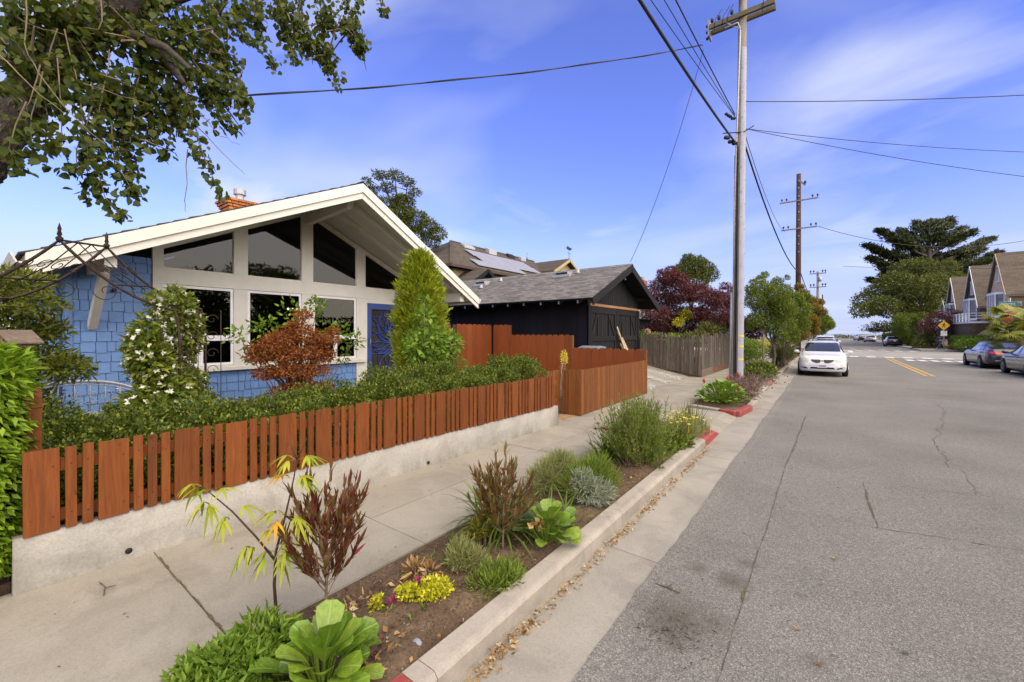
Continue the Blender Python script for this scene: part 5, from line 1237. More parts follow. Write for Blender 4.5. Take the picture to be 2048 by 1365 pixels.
MB().box(-.24, .24, -.07, -.05, 1.50, 2.02).build('lower_plate', 'white_marking', cs, local=True)

# ------------------------------------------------------------------ the walker at the far corner
pm('skin', (0.42, 0.25, 0.17), 0.55, 0.05, 5); pm('denim', (0.030, 0.048, 0.105), 0.85, 0.15, 20); pm('navy_jacket', (0.028, 0.030, 0.045), 0.8, 0.15, 12); pm('cap_red', (0.09, 0.025, 0.022), 0.8, 0.1, 9); pm('shoe', (0.22, 0.22, 0.23), 0.7, 0.1, 9)
def skin(name, verts, edges, rads, mat, parent, root=0, sub=2):
    me = bpy.data.meshes.new(name); me.from_pydata(verts, edges, []); me.materials.append(MATS[mat])
    o = bpy.data.objects.new(name, me); COL.objects.link(o); o.parent = parent
    m_ = o.modifiers.new('skin', 'SKIN'); m_.use_smooth_shade = True
    for i, r in enumerate(rads):
        v = me.skin_vertices[0].data[i]; v.radius = r if hasattr(r, '__len__') else (r, r); v.use_root = (i == root)
    s_ = o.modifiers.new('smooth', 'SUBSURF'); s_.levels = s_.render_levels = sub
    return o
pn = thing('person', 'person in dark jacket, cap and blue jeans walking by the yellow crossing sign', 'person', (9.75, 63.4, .12), R(35))
#  x forward, y left, z up
J = [(0, 0, .96), (.02, 0, 1.12), (.05, 0, 1.34), (.09, 0, 1.46), (.13, 0, 1.53), (.16, 0, 1.60), (.16, 0, 1.70),   # 0-6 spine, neck, head
     (.0, .10, .90), (.17, .11, .52), (.10, .11, .12), (.24, .11, .06),                                               # 7-10 front leg
     (-.02, -.10, .90), (-.06, -.11, .50), (-.36, -.11, .20), (-.30, -.11, .06),                                      # 11-14 rear leg
     (.06, .19, 1.40), (-.06, .24, 1.13), (.06, .23, .90), (.10, .23, .82), (.06, -.19, 1.40), (.14, -.24, 1.14), (.34, -.22, 1.02), (.42, -.21, 1.02)]
E_ = [(0, 1), (1, 2), (2, 3), (3, 4), (4, 5), (5, 6), (0, 7), (7, 8), (8, 9), (9, 10), (0, 11), (11, 12), (12, 13), (13, 14), (2, 15), (15, 16), (16, 17), (17, 18), (2, 19), (19, 20), (20, 21), (21, 22)]
RD = [(.13, .11), (.13, .11), (.14, .11), .07, .055, .085, .075, .085, .058, .042, .04, .085, .058, .042, .04, .055, .045, .035, .035, .055, .045, .035, .035]
skin('body', J, E_, RD, 'skin', pn)
sel = lambda ids: ([J[i] for i in ids], {a: k for k, a in enumerate(ids)})
def cloth(name, ids, grow, mat, root):
    vs, mpx = sel(ids); es = [(mpx[a], mpx[b]) for a, b in E_ if a in mpx and b in mpx]
    rr = [tuple(x+grow for x in (RD[i] if hasattr(RD[i], '__len__') else (RD[i], RD[i]))) for i in ids]
    return skin(name, vs, es, rr, mat, pn, mpx[root])
cloth('jeans', [0, 7, 8, 9, 11, 12, 13], .022, 'denim', 0); cloth('jacket', [0, 1, 2, 3, 15, 16, 17, 19, 20, 21], .03, 'navy_jacket', 2)
for s_, i in ((1, 10), (-1, 14)):
    a = Vector(J[i]); q = MB(); q.ball((a.x-.02, a.y, a.z-.012), (.14, .052, .05), 8); q.build('shoe', 'shoe', pn, local=True)
q = MB(); q.ball((.155, 0, 1.72), (.105, .095, .075), 10); q.box(.22, .34, -.075, .075, 1.69, 1.705); q.build('cap', 'cap_red', pn, local=True)
q = MB(); q.ball((.248, 0, 1.63), (.022, .016, .022), 6); q.build('nose', 'skin', pn, local=True)
for s_ in (-1, 1):
    q = MB(); q.ball((.155, s_*.088, 1.63), (.02, .012, .03), 6); q.build('ear', 'skin', pn, local=True)
    q = MB(); q.ball((.235, s_*.034, 1.655), (.01, .013, .008), 6); q.build('eye', 'cable_black', pn, local=True)
    for k in range(5):
        b = Vector(J[18] if s_ > 0 else J[22]); d = Vector((.03, 0, -.05)) if s_ > 0 else Vector((.055, 0, -.015))
        q = MB(); o_ = (k-2)*.016; q.tube([b+Vector((0, 0, 0) if s_ > 0 else (0, 0, 0))+Vector((o_, 0, 0) if s_ > 0 else (0, o_, 0)), b+Vector((o_, 0, 0) if s_ > 0 else (0, o_, 0))+d*(1.0 if k in (1, 2, 3) else .7), b+Vector((o_, 0, 0) if s_ > 0 else (0, o_, 0))+d*(1.7 if k in (1, 2, 3) else 1.1)+Vector((-.01, 0, -.01))], [.011, .010, .007], 5); q.build('finger', 'skin', pn, local=True)

# ------------------------------------------------------------------ shingled cottages on the right
def cottage(label, x0, yc, hw, ze, zr, wall, depth=11, bay_z=3.6, win=True, blue=False):
    """gable end towards the street (west), steep roof running back"""
    t = thing('cottage', label, 'house', (x0+4, yc, .15), 0, 'row of steep roofed shingled cottages')
    q = MB(); q.prism([(x0, yc-hw, .15), (x0, yc+hw, .15), (x0, yc+hw, ze), (x0, yc, zr-.12), (x0, yc-hw, ze)], (depth, 0, 0)); q.build('wall', 'brown_side_shingle', t)
    q = MB(); q.prism([(x0-.02, yc-hw, .15), (x0-.02, yc+hw, .15), (x0-.02, yc+hw, ze), (x0-.02, yc, zr-.14), (x0-.02, yc-hw, ze)], (.04, 0, 0)); 
    g = q.build('gable_wall', wall, t)
    rr = MB(); k = (zr-ze)/hw
    for s_ in (-1, 1):
        ye = hw+.25; rr.prism([(x0-.25, yc, zr), (x0-.25, yc+s_*ye, zr-k*ye), (x0+depth+.2, yc+s_*ye, zr-k*ye), (x0+depth+.2, yc, zr)], (0, 0, -.22))
    rf_ = rr.build('roof', 'cottage_roofing', t)
    for s_ in (-1, 1):
        ye = hw+.27; q = MB(); q.beam((x0-.28, yc, zr-.10), (x0-.28, yc+s_*ye, zr-k*ye-.10), .05, .16); q.build('barge_board', 'raw_pine' if 'tan' in label else 'cream_paint', rf_)
    def win_(y, z, w, h, nm='window', sash=2, x=x0-.04):
        fr_ = MB()
        for (a, b, c, d) in ((y-w/2, y+w/2, z, z+.09), (y-w/2, y+w/2, z+h-.09, z+h), (y-w/2, y-w/2+.09, z+.09, z+h-.09), (y+w/2-.09, y+w/2, z+.09, z+h-.09)): fr_.box(x-.08, x+.02, a, b, c, d)
        for s_ in range(1, sash): fr_.box(x-.06, x+.02, y-w/2+w*s_/sash-.035, y-w/2+w*s_/sash+.035, z+.09, z+h-.09)
        f = fr_.build(nm, 'vinyl_white', t)
        MB().box(x-.03, x-.015, y-w/2+.05, y+w/2-.05, z+.05, z+h-.05).build('pane', 'car_glass', f)
    win_(yc, ze+1.05, .85, 1.6)
    # bay window on the first floor
    by = MB(); bx = x0-.5
    by.prism([(x0, yc-1.7, bay_z-.25), (bx, yc-1.1, bay_z-.25), (bx, yc+1.1, bay_z-.25), (x0, yc+1.7, bay_z-.25)], (0, 0, .25)); by.prism([(x0, yc-1.75, bay_z+2.0), (bx-.08, yc-1.15, bay_z+2.0), (bx-.08, yc+1.15, bay_z+2.0), (x0, yc+1.75, bay_z+2.0)], (0, 0, .22))
    for (a, b) in (((bx, yc-1.1), (bx, yc+1.1)), ((x0-.02, yc-1.68), (bx, yc-1.1)), ((x0-.02, yc+1.68), (bx, yc+1.1))):
        for t_ in np.linspace(0, 1, 4 if a[0] == b[0] else 2):
            p = (a[0]+(b[0]-a[0])*t_, a[1]+(b[1]-a[1])*t_); by.box(p[0]-.06, p[0]+.06, p[1]-.07, p[1]+.07, bay_z, bay_z+2.0)
    bw = by.build('bay_window', 'vinyl_white', t)
    q = MB(); q.prism([(x0, yc-1.62, bay_z), (bx+.04, yc-1.08, bay_z), (bx+.04, yc+1.08, bay_z), (x0, yc+1.62, bay_z)], (0, 0, 2.0)); q.build('pane', 'car_glass', bw)
    # side window, garage opening, deck
    fr_ = MB(); y = yc-hw-.03
    for (a, b, c, d) in ((x0+1.1, x0+3.1, 3.3, 3.42), (x0+1.1, x0+3.1, 5.2, 5.32), (x0+1.1, x0+1.22, 3.42, 5.2), (x0+2.98, x0+3.1, 3.42, 5.2)): fr_.box(a, b, y-.05, y+.05, c, d)
    f = fr_.build('window', 'vinyl_white', t); MB().box(x0+1.2, x0+3.0, y-.03, y, 3.4, 5.25).build('pane', 'car_glass', f)
    MB().box(x0-.06, x0-.015, yc-1.2, yc+1.0, .15, 2.4).build('garage_door', 'cream_paint', t)
    MB().box(x0-.1, x0-.02, yc-1.4, yc+1.2, 2.4, 2.75).build('door_header', 'raw_pine', t)
    return t
cottage('tan shingled cottage with white gable window, nearest of the steep roofed row', 13.4, 60.6, 2.7, 5.85, 9.7, 'tan_cottage_shingle')
cottage('dark shingled cottage with a white bay window and balcony in the middle', 13.4, 69.6, 2.9, 5.2, 9.6, 'dark_cottage_shingle')
cottage('brown shingled cottage partly hidden by trees, farthest of the row', 13.4, 78.8, 2.9, 5.0, 9.3, 'brown_side_shingle')
bl = thing('balcony', 'white railed balcony linking the tan and the dark shingled cottages', 'balcony', (12.6, 65.5, 2.9))
MB().box(11.9, 13.35, 63.4, 72.6, 2.95, 3.15).build('deck', 'vinyl_white', bl)
q = MB(); 
for z in (3.45, 3.72, 4.0): q.box(11.9, 11.96, 63.4, 72.6, z-.03, z+.03); q.box(11.96, 13.35, 63.4, 63.46, z-.03, z+.03)
q.build('railing', 'vinyl_white', bl)
for k in range(8): MB().box(11.87, 11.99, 63.37+k*1.3, 63.49+k*1.3, 3.15, 4.08).build('railing_post', 'vinyl_white', bl)
MB().box(11.95, 13.35, 63.5, 72.5, .15, 2.95).build('lower_wall', 'brown_side_shingle', bl)
fb = thing('blue_banner', 'blue and white banner hanging at the dark shingled cottage', 'banner', (11.6, 73.2, 3.6))
pm('banner_blue', (0.01, 0.03, 0.30), 0.7, 0.1, 4)
q = MB(); q.box(11.5, 11.54, 72.9, 73.6, 3.7, 5.0); q.build('blue_cloth', 'banner_blue', fb); q = MB(); q.box(11.5, 11.54, 72.2, 72.88, 3.8, 5.0); q.build('white_cloth', 'vinyl_white', fb); MB().tube([(11.9, 73, 3.6), (11.5, 73, 5.9)], .03, 6).build('pole', 'cream_paint', fb)

# surveyed branch and crown positions (metres)
STRANDS = [[(-4.94, 0.4, 3.96), (-4.95, 0.4, 3.6), (-4.94, 0.4, 3.24)], [(-4.76, 0.54, 3.96), (-4.71, 0.57, 3.6), (-4.67, 0.6, 3.24)], [(-4.73, 0.69, 3.94), (-4.76, 0.66, 3.53), (-4.79, 0.64, 3.24), (-4.81, 0.62, 2.99)], [(-4.74, 0.68, 3.61), (-4.76, 0.66, 3.28), (-4.7, 0.71, 3.01), (-4.61, 0.77, 2.86)], [(-4.9, 0.81, 3.84), (-4.83, 0.86, 3.45), (-4.77, 0.9, 3.08)], [(-4.81, 0.88, 3.84), (-4.82, 0.87, 3.49), (-4.85, 0.85, 3.17)], [(-4.95, 1.14, 4.09), (-4.92, 1.17, 3.81), (-4.94, 1.15, 3.55)], [(-4.77, 1.29, 3.95), (-4.67, 1.36, 3.58), (-4.54, 1.46, 3.2)], [(-5.0, 1.23, 4.05), (-4.93, 1.29, 3.81), (-4.81, 1.38, 3.57)], [(-4.93, 1.54, 4.36), (-4.83, 1.61, 4.11), (-4.77, 1.66, 3.95)], [(-5.21, 1.58, 4.96), (-5.04, 1.71, 4.64), (-4.87, 1.83, 4.38)], [(-5.0, 1.98, 5.26), (-4.94, 2.03, 5.01), (-4.89, 2.07, 4.83)], [(-4.93, 2.16, 5.68), (-4.86, 2.21, 5.34), (-4.79, 2.27, 4.97)], [(-4.86, 2.59, 5.92), (-4.84, 2.61, 5.5), (-4.79, 2.65, 5.23), (-4.67, 2.74, 4.98)], [(-5.05, 2.45, 5.8), (-4.86, 2.59, 5.26), (-4.71, 2.71, 4.88)], [(-4.81, 2.89, 6.08), (-4.68, 2.98, 5.77), (-4.6, 3.04, 5.42)], [(-4.64, 3.26, 6.37), (-4.61, 3.29, 6.08)], [(-4.76, 2.92, 5.83), (-4.7, 2.97, 5.58), (-4.65, 3.01, 5.38)], [(-5.06, 2.19, 5.53), (-4.97, 2.26, 5.24), (-4.9, 2.31, 5.06)], [(-5.0, 1.74, 5.22), (-4.91, 1.8, 5.04), (-4.81, 1.88, 5.01)], [(-4.94, 1.03, 4.13), (-4.9, 1.06, 3.81), (-4.94, 1.03, 3.58)], [(-4.71, 0.45, 3.7), (-4.72, 0.45, 3.43), (-4.73, 0.43, 3.31)], [(-4.74, 0.3, 3.53), (-4.72, 0.31, 3.35), (-4.74, 0.31, 3.2)], [(-4.7, 0.2, 3.23), (-4.65, 0.25, 3.08)], [(-4.89, 1.57, 4.67), (-4.77, 1.66, 4.36), (-4.69, 1.72, 4.06)], [(-4.93, 1.41, 4.4), (-4.81, 1.5, 4.21), (-4.77, 1.53, 3.91)], [(-4.78, 0.77, 3.32), (-4.67, 0.85, 3.15), (-4.69, 0.84, 3.05)], [(-4.76, 0.54, 3.36), (-4.73, 0.56, 3.16)], [(-4.86, 2.59, 5.56), (-4.96, 2.52, 5.26)], [(-4.75, 3.06, 6.22), (-4.79, 3.03, 6.03)], [(-4.77, 1.66, 4.31), (-4.65, 1.75, 4.24)]]
DENSE = [(-5.11, 0.27, 4.31, 0.219), (-5.07, 0.43, 4.35, 0.246), (-4.98, 0.62, 4.29, 0.253), (-4.92, 0.79, 4.53, 0.26), (-4.84, 0.98, 4.47, 0.267), (-4.91, 0.55, 4.51, 0.246), (-4.89, 0.31, 3.93, 0.173), (-5.02, 0.72, 3.97, 0.239), (-4.91, 0.92, 4.07, 0.267), (-4.92, 1.17, 4.33, 0.282), (-4.88, 1.2, 4.66, 0.258), (-4.89, 1.44, 4.9, 0.247), (-4.93, 1.41, 4.45, 0.247), (-5.01, 1.6, 5.2, 0.233), (-4.97, 1.0, 3.9, 0.206), (-4.97, 1.26, 4.05, 0.217), (-4.97, 0.5, 3.94, 0.184), (-4.97, 1.64, 4.73, 0.207), (-4.88, 0.82, 3.62, 0.152), (-4.93, 1.54, 4.31, 0.202), (-4.98, 1.88, 5.41, 0.217), (-4.86, 0.21, 4.02, 0.187), (-4.9, 1.06, 4.86, 0.275), (-4.9, 2.31, 5.41, 0.202), (-4.86, 2.47, 5.31, 0.207), (-4.76, 2.67, 5.68, 0.211), (-4.89, 2.2, 5.56, 0.198), (-4.76, 2.92, 5.7, 0.175), (-4.73, 0.18, 3.66, 0.108), (-4.79, 2.65, 5.26, 0.157), (-4.66, 3.0, 5.51, 0.138), (-4.98, 0.37, 4.47, 0.239)]
TRUNK = [(-5.88, -0.43, 2.0), (-5.53, -0.11, 2.63), (-5.27, 0.15, 3.28), (-5.23, 0.31, 3.67), (-5.12, 0.52, 4.16), (-4.94, 0.78, 4.64), (-4.81, 1.0, 5.19)]
LIMBS = [[(-5.26, 0.53, 4.23), (-5.02, 0.72, 4.53), (-4.81, 0.87, 4.49), (-4.57, 1.06, 4.38), (-4.4, 1.19, 4.19)], [(-5.12, 0.32, 3.66), (-5.19, 0.28, 4.11), (-5.25, 0.23, 4.51), (-5.28, 0.2, 4.83)], [(-5.35, 0.85, 4.87), (-4.95, 1.14, 4.99), (-4.5, 1.48, 5.18)], [(-5.07, 0.8, 4.72), (-4.95, 0.9, 4.78), (-4.81, 1.0, 5.23)], [(-4.94, 1.03, 4.59), (-4.79, 1.14, 4.36), (-4.68, 1.22, 4.18)], [(-5.54, 1.83, 5.93), (-4.85, 2.35, 5.99), (-4.21, 2.84, 5.99)]]
VINES = [[(-4.77, 0.28, 4.39), (-4.77, 0.28, 4.06), (-4.68, 0.35, 3.83), (-4.56, 0.44, 3.61), (-4.29, 0.64, 3.31)], [(-4.6, 0.15, 3.85), (-4.44, 0.28, 3.64), (-4.24, 0.43, 3.43)], [(-5.08, 0.17, 4.41), (-4.89, 0.31, 4.28), (-4.68, 0.47, 4.2)], [(-4.6, 0.66, 4.55), (-4.6, 0.66, 4.31), (-4.7, 0.58, 4.33)], [(-4.68, 0.35, 3.91), (-4.74, 0.3, 3.64), (-4.77, 0.28, 3.49)], [(-4.91, 0.55, 4.33), (-4.78, 0.65, 4.1)], [(-4.85, 0.85, 4.62), (-4.71, 0.95, 4.53), (-4.61, 1.03, 4.58)], [(-4.9, 1.06, 4.68), (-4.79, 1.14, 4.45), (-4.63, 1.27, 4.08)], [(-5.08, 1.17, 4.73), (-4.81, 1.38, 4.54), (-4.54, 1.58, 4.34)], [(-5.0, 0.48, 4.02), (-4.71, 0.7, 3.89), (-4.42, 0.92, 3.77)], [(-4.89, 1.32, 4.2), (-4.85, 1.35, 3.86), (-4.77, 1.41, 3.52)], [(-4.81, 1.38, 4.01), (-4.66, 1.49, 3.81), (-4.5, 1.61, 3.72)], [(-4.91, 0.92, 3.98), (-4.88, 0.95, 3.8), (-4.93, 0.91, 3.58)], [(-4.87, 0.58, 3.4), (-4.78, 0.65, 3.08)], [(-4.85, 1.35, 3.91), (-4.58, 1.55, 3.57), (-4.47, 1.64, 3.43)], [(-4.78, 1.27, 3.62), (-4.8, 1.26, 3.15), (-4.8, 1.26, 3.04)]]
CYPRESS = [[(15.1, 111.7, 14.2), (6.1, 100.3, 18.0)], [(15.1, 111.7, 11.8), (6.5, 102.9, 16.1)], [(15.2, 111.8, 18.1), (8.3, 108.8, 22.1)], [(15.3, 111.8, 10.6), (7.8, 97.6, 14.0)], [(15.4, 112.0, 16.8), (9.8, 103.5, 19.3)], [(15.5, 112.0, 18.3), (12.4, 118.4, 23.4)], [(15.7, 112.2, 20.3), (14.7, 117.3, 24.4)], [(15.9, 112.3, 21.5), (16.6, 115.3, 24.0)], [(16.1, 112.5, 20.3), (19.5, 117.4, 24.5)], [(16.0, 112.4, 20.2), (17.3, 113.8, 23.3)], [(16.1, 112.5, 20.6), (19.8, 118.3, 23.8)], [(16.3, 112.6, 18.3), (22.0, 121.4, 23.0)], [(16.4, 112.7, 18.2), (21.8, 113.3, 20.8)], [(16.3, 112.6, 17.3), (22.6, 123.8, 22.1)], [(16.5, 112.8, 15.1), (25.4, 123.4, 20.6)], [(16.6, 112.9, 15.0), (26.6, 124.2, 20.9)], [(16.7, 112.9, 12.3), (26.1, 118.2, 17.2)], [(16.7, 112.9, 11.3), (25.8, 118.8, 16.4)], [(16.5, 112.8, 14.3), (25.7, 126.4, 19.1)], [(16.6, 112.9, 11.8), (23.5, 111.7, 15.0)], [(16.4, 112.7, 14.3), (24.0, 126.6, 19.3)], [(16.3, 112.6, 12.7), (21.9, 119.1, 16.4)], [(16.1, 112.5, 16.9), (19.5, 115.2, 19.9)], [(16.0, 112.4, 18.0), (17.1, 110.6, 20.4)], [(15.8, 112.3, 18.0), (15.5, 113.5, 21.4)], [(15.6, 112.1, 16.7), (13.0, 113.3, 21.0)], [(15.4, 112.0, 13.3), (11.3, 115.1, 18.5)], [(15.5, 112.0, 12.6), (11.7, 112.2, 16.0)], [(15.7, 112.1, 14.4), (14.2, 117.3, 19.0)], [(15.8, 112.3, 15.4), (16.3, 119.8, 19.1)], [(16.0, 112.4, 14.7), (17.8, 117.5, 17.6)], [(16.1, 112.5, 14.2), (20.6, 121.7, 18.4)], [(16.1, 112.5, 12.1), (18.4, 110.4, 14.1)], [(16.3, 112.6, 9.3), (22.7, 123.7, 14.4)], [(16.5, 112.7, 10.6), (21.6, 109.4, 14.2)], [(16.3, 112.6, 9.2), (21.1, 114.7, 12.2)], [(15.3, 111.9, 8.6), (8.4, 103.0, 12.6)], [(15.4, 111.9, 10.5), (10.5, 114.8, 14.4)]]
CYP_BASE = [(15.9, 112.3, -0.3), (15.9, 112.3, 8.4), (15.9, 112.3, 14.1), (15.9, 112.3, 19.9), (15.9, 112.3, 22.6)]
PINE = [(5.4, 88.2, 7.3, 1.75), (4.3, 80.3, 5.2, 1.27), (7.1, 90.9, 8.6, 1.91), (8.5, 87.1, 9.8, 2.07), (11.0, 95.8, 12.6, 2.07), (12.8, 98.5, 13.2, 1.91), (14.5, 93.8, 12.0, 1.91), (16.9, 101.8, 11.1, 1.75), (13.4, 90.5, 9.4, 2.23), (10.9, 85.7, 8.7, 2.23), (9.5, 91.2, 7.7, 2.23), (6.7, 81.9, 6.0, 1.75), (11.4, 87.6, 6.6, 2.07), (14.3, 92.4, 7.2, 1.91), (15.7, 96.0, 8.5, 1.59), (9.5, 85.6, 5.4, 1.43), (5.5, 81.2, 5.5, 1.27), (13.9, 97.9, 12.1, 1.59), (7.9, 86.4, 5.1, 1.11), (15.8, 100.5, 5.5, 1.27), (13.3, 97.8, 5.0, 1.27)]
SMALLCYP = [[(10.6, 127.1, 2.2), (6.9, 123.4, 2.6)], [(10.6, 127.1, 2.2), (7.6, 124.5, 3.3)], [(10.6, 127.1, 2.2), (9.0, 126.1, 4.1)], [(10.6, 127.1, 2.2), (10.9, 128.4, 4.3)], [(10.6, 127.1, 2.2), (12.5, 129.3, 3.9)], [(10.6, 127.1, 2.2), (13.6, 129.8, 3.3)], [(10.6, 127.1, 2.2), (8.6, 126.5, 2.5)], [(10.6, 127.1, 2.2), (11.6, 131.2, 2.7)], [(10.6, 127.1, 2.2), (12.6, 128.7, 2.5)]]
BACKTOP = [(-23.78, 15.86, 11.82, 0.29), (-23.14, 16.35, 12.21, 0.46), (-22.36, 16.94, 12.15, 0.52), (-21.71, 17.43, 11.72, 0.46), (-21.32, 17.73, 11.07, 0.39), (-23.53, 16.06, 11.24, 0.39), (-22.75, 16.65, 11.4, 0.46), (-22.1, 17.14, 10.59, 0.52)]
BACKLOW = [(-22.88, 16.55, 10.1, 0.72), (-22.1, 17.14, 9.61, 0.78), (-21.32, 17.73, 9.28, 0.78), (-20.67, 18.22, 8.8, 0.65), (-20.15, 18.61, 8.37, 0.52), (-22.36, 16.94, 8.63, 0.72), (-21.32, 17.73, 8.15, 0.65), (-21.84, 17.34, 10.42, 0.59), (-20.41, 18.41, 7.82, 0.46)]
ROUNDTREE = [(-10.76, 44.52, 8.58, 1.21), (-11.57, 43.91, 8.07, 1.01), (-9.96, 45.13, 8.33, 1.11), (-9.35, 45.59, 7.82, 0.81), (-12.18, 43.45, 7.57, 0.91), (-10.56, 44.67, 7.31, 1.32), (-11.17, 44.21, 9.34, 0.61), (-10.16, 44.98, 9.24, 0.51)]
MAPLE = [(-7.87, 23.24, 4.06, 0.4), (-7.72, 24.51, 4.73, 0.45), (-6.9, 23.2, 4.96, 0.4), (-6.63, 23.65, 4.85, 0.51), (-7.74, 25.53, 3.92, 0.62), (-6.61, 24.55, 4.09, 0.68), (-5.95, 25.16, 4.24, 0.62), (-4.88, 23.81, 3.8, 0.57), (-4.61, 25.63, 3.78, 0.51), (-4.26, 26.56, 3.53, 0.45), (-7.21, 22.08, 3.01, 0.51), (-7.04, 24.61, 2.96, 0.68), (-6.13, 25.36, 2.97, 0.68), (-4.81, 24.06, 2.88, 0.68), (-4.52, 26.56, 2.68, 0.57), (-7.46, 23.69, 2.24, 0.45), (-6.75, 25.08, 2.1, 0.51), (-5.57, 24.66, 2.09, 0.51), (-4.92, 26.58, 1.96, 0.45), (-4.24, 27.21, 2.4, 0.51), (-3.2, 25.12, 2.35, 0.51), (-3.01, 25.43, 1.95, 0.4), (-7.21, 24.72, 5.58, 0.23), (-7.84, 25.39, 5.57, 0.2), (-4.4, 25.14, 4.5, 0.2), (-4.12, 26.17, 4.35, 0.23), (-8.04, 23.75, 2.1, 0.28)]
STREET_A = [(-2.63, 22.27, 3.46, 0.47), (-2.36, 22.55, 3.93, 0.47), (-1.98, 22.75, 3.69, 0.52), (-1.71, 23.05, 3.23, 0.57), (-2.31, 23.0, 3.02, 0.57), (-2.63, 22.23, 2.53, 0.38), (-1.99, 22.85, 2.3, 0.52), (-1.57, 23.87, 2.31, 0.47), (-1.4, 22.69, 2.97, 0.43), (-2.49, 22.81, 4.44, 0.24), (-2.33, 23.22, 4.71, 0.17), (-2.82, 22.11, 3.93, 0.24), (-2.71, 22.04, 4.26, 0.14), (-1.86, 23.7, 4.36, 0.28), (-1.51, 22.97, 3.92, 0.28), (-1.6, 22.82, 1.72, 0.28), (-2.84, 22.31, 2.18, 0.19), (-1.47, 23.81, 4.58, 0.12)]
STREET_B = [(-1.28, 26.02, 3.64, 0.42), (-1.08, 26.5, 3.13, 0.53), (-1.5, 26.2, 2.87, 0.48), (-1.11, 27.24, 2.36, 0.48), (-1.41, 26.43, 1.95, 0.37), (-1.55, 26.95, 3.98, 0.27), (-1.28, 26.12, 1.56, 0.21), (-0.87, 26.68, 3.79, 0.27)]
STREET_C = [(-1.23, 33.3, 4.43, 0.39), (-0.85, 34.18, 3.97, 0.46), (-0.56, 33.3, 3.42, 0.46), (-0.93, 32.46, 2.76, 0.52), (-0.55, 32.49, 2.6, 0.33), (-0.69, 33.4, 2.13, 0.39), (-1.18, 32.18, 1.8, 0.39), (-0.31, 34.39, 3.96, 0.23), (-1.43, 33.62, 4.97, 0.26), (-0.17, 32.93, 3.23, 0.26)]
STREET_D = [(-0.29, 55.09, 3.34, 0.65), (0.01, 57.97, 2.85, 0.76), (-0.51, 56.74, 2.28, 0.65), (0.15, 58.07, 3.4, 0.43), (0.35, 55.91, 2.81, 0.43)]
RMAPLE = [(10.49, 69.23, 3.49, 1.08), (11.54, 70.64, 3.98, 1.08), (12.73, 73.42, 3.56, 0.84), (9.87, 69.29, 2.61, 0.96), (11.1, 70.51, 2.44, 1.08), (12.11, 71.53, 2.62, 0.84), (13.07, 72.27, 3.22, 0.6), (10.34, 70.17, 1.72, 0.72), (11.98, 73.33, 1.59, 0.72), (9.09, 68.27, 2.9, 0.48)]
RGREEN = [(8.05, 76.95, 3.4, 0.98), (9.31, 81.43, 3.83, 1.12), (10.13, 81.81, 3.47, 0.84), (11.04, 82.9, 4.41, 0.56), (8.24, 78.7, 2.39, 0.98), (9.6, 81.67, 2.4, 1.12), (10.73, 82.44, 2.4, 0.84), (7.87, 77.63, 4.1, 0.56), (9.22, 80.61, 1.33, 0.84), (9.83, 81.42, 0.26, 0.7)]
RYELLOW = [(9.59, 70.35, 1.11, 0.84), (10.26, 70.49, 0.51, 0.72), (8.97, 68.94, 0.41, 0.72), (10.66, 70.35, 0.22, 0.48), (9.9, 69.49, 1.6, 0.6), (8.42, 67.97, -0.05, 0.36), (9.56, 70.14, -0.1, 0.48)]

# ------------------------------------------------------------------ foliage
TPL = {
 'leaf': (np.array([(0, 0, 0), (.45, 0, -.07), (1, 0, -.03), (.40, .5, .06), (.40, -.5, .06)]), np.array([(0, 1, 3), (1, 2, 3), (0, 4, 1), (1, 4, 2)])),
 'heart': (np.array([(0, 0, 0), (.5, 0, -.08), (1, 0, -.04), (.18, .46, .03), (.55, .42, .04), (.18, -.46, .03), (.55, -.42, .04)]), np.array([(0, 1, 3), (3, 1, 4), (4, 1, 2), (0, 5, 1), (5, 6, 1), (6, 2, 1)])),
 'small': (np.array([(0, 0, 0), (.45, .5, .10), (1, 0, 0), (.45, -.5, .10)]), np.array([(0, 2, 1), (0, 3, 2)])),
 'blade': (np.array([(0, .35, 0), (0, -.35, 0), (.5, .5, .07), (.5, -.5, .07), (1, 0, -.06)]), np.array([(0, 1, 3), (0, 3, 2), (2, 3, 4)])),
 'spike': (np.array([(0, .5, 0), (0, -.5, 0), (1, 0, 0)]), np.array([(0, 1, 2)])),
 'star': (np.array([(0, 0, 0), (.35, .10, 0), (.30, .60, 0), (.5, .16, 0), (1, 0, -.04), (.5, -.16, 0), (.30, -.60, 0), (.35, -.10, 0)]), np.array([(0, 1, 7), (1, 2, 3), (1, 3, 7), (3, 4, 5), (3, 5, 7), (5, 6, 7)])),
}
def unit(a): return a/np.maximum(1e-9, np.linalg.norm(a, axis=-1, keepdims=True))
def cloud_mesh(name, P, D, Nn, L, Wd, tpl, off):
    T, Fc = TPL[tpl]; n = len(P); D = unit(D); B = unit(np.cross(Nn, D)); Nn = np.cross(D, B)
    L = np.broadcast_to(L, (n,))[:, None, None]; Wd = np.broadcast_to(Wd, (n,))[:, None, None]
    V = P[:, None]+D[:, None]*T[None, :, 0:1]*L+B[:, None]*T[None, :, 1:2]*Wd+Nn[:, None]*T[None, :, 2:3]*L
    V = (V-np.array(off)).reshape(-1, 3).astype(np.float32)
    I = (Fc[None]+(np.arange(n)*len(T))[:, None, None]).reshape(-1, 3)
    me = bpy.data.meshes.new(name); me.vertices.add(len(V)); me.vertices.foreach_set('co', V.ravel())
    me.loops.add(I.size); me.loops.foreach_set('vertex_index', I.ravel().astype(np.int32))
    me.polygons.add(len(I)); me.polygons.foreach_set('loop_start', (np.arange(len(I))*3).astype(np.int32)); me.update(calc_edges=True)
    me.polygons.foreach_set('use_smooth', [True]*len(I))
    return me
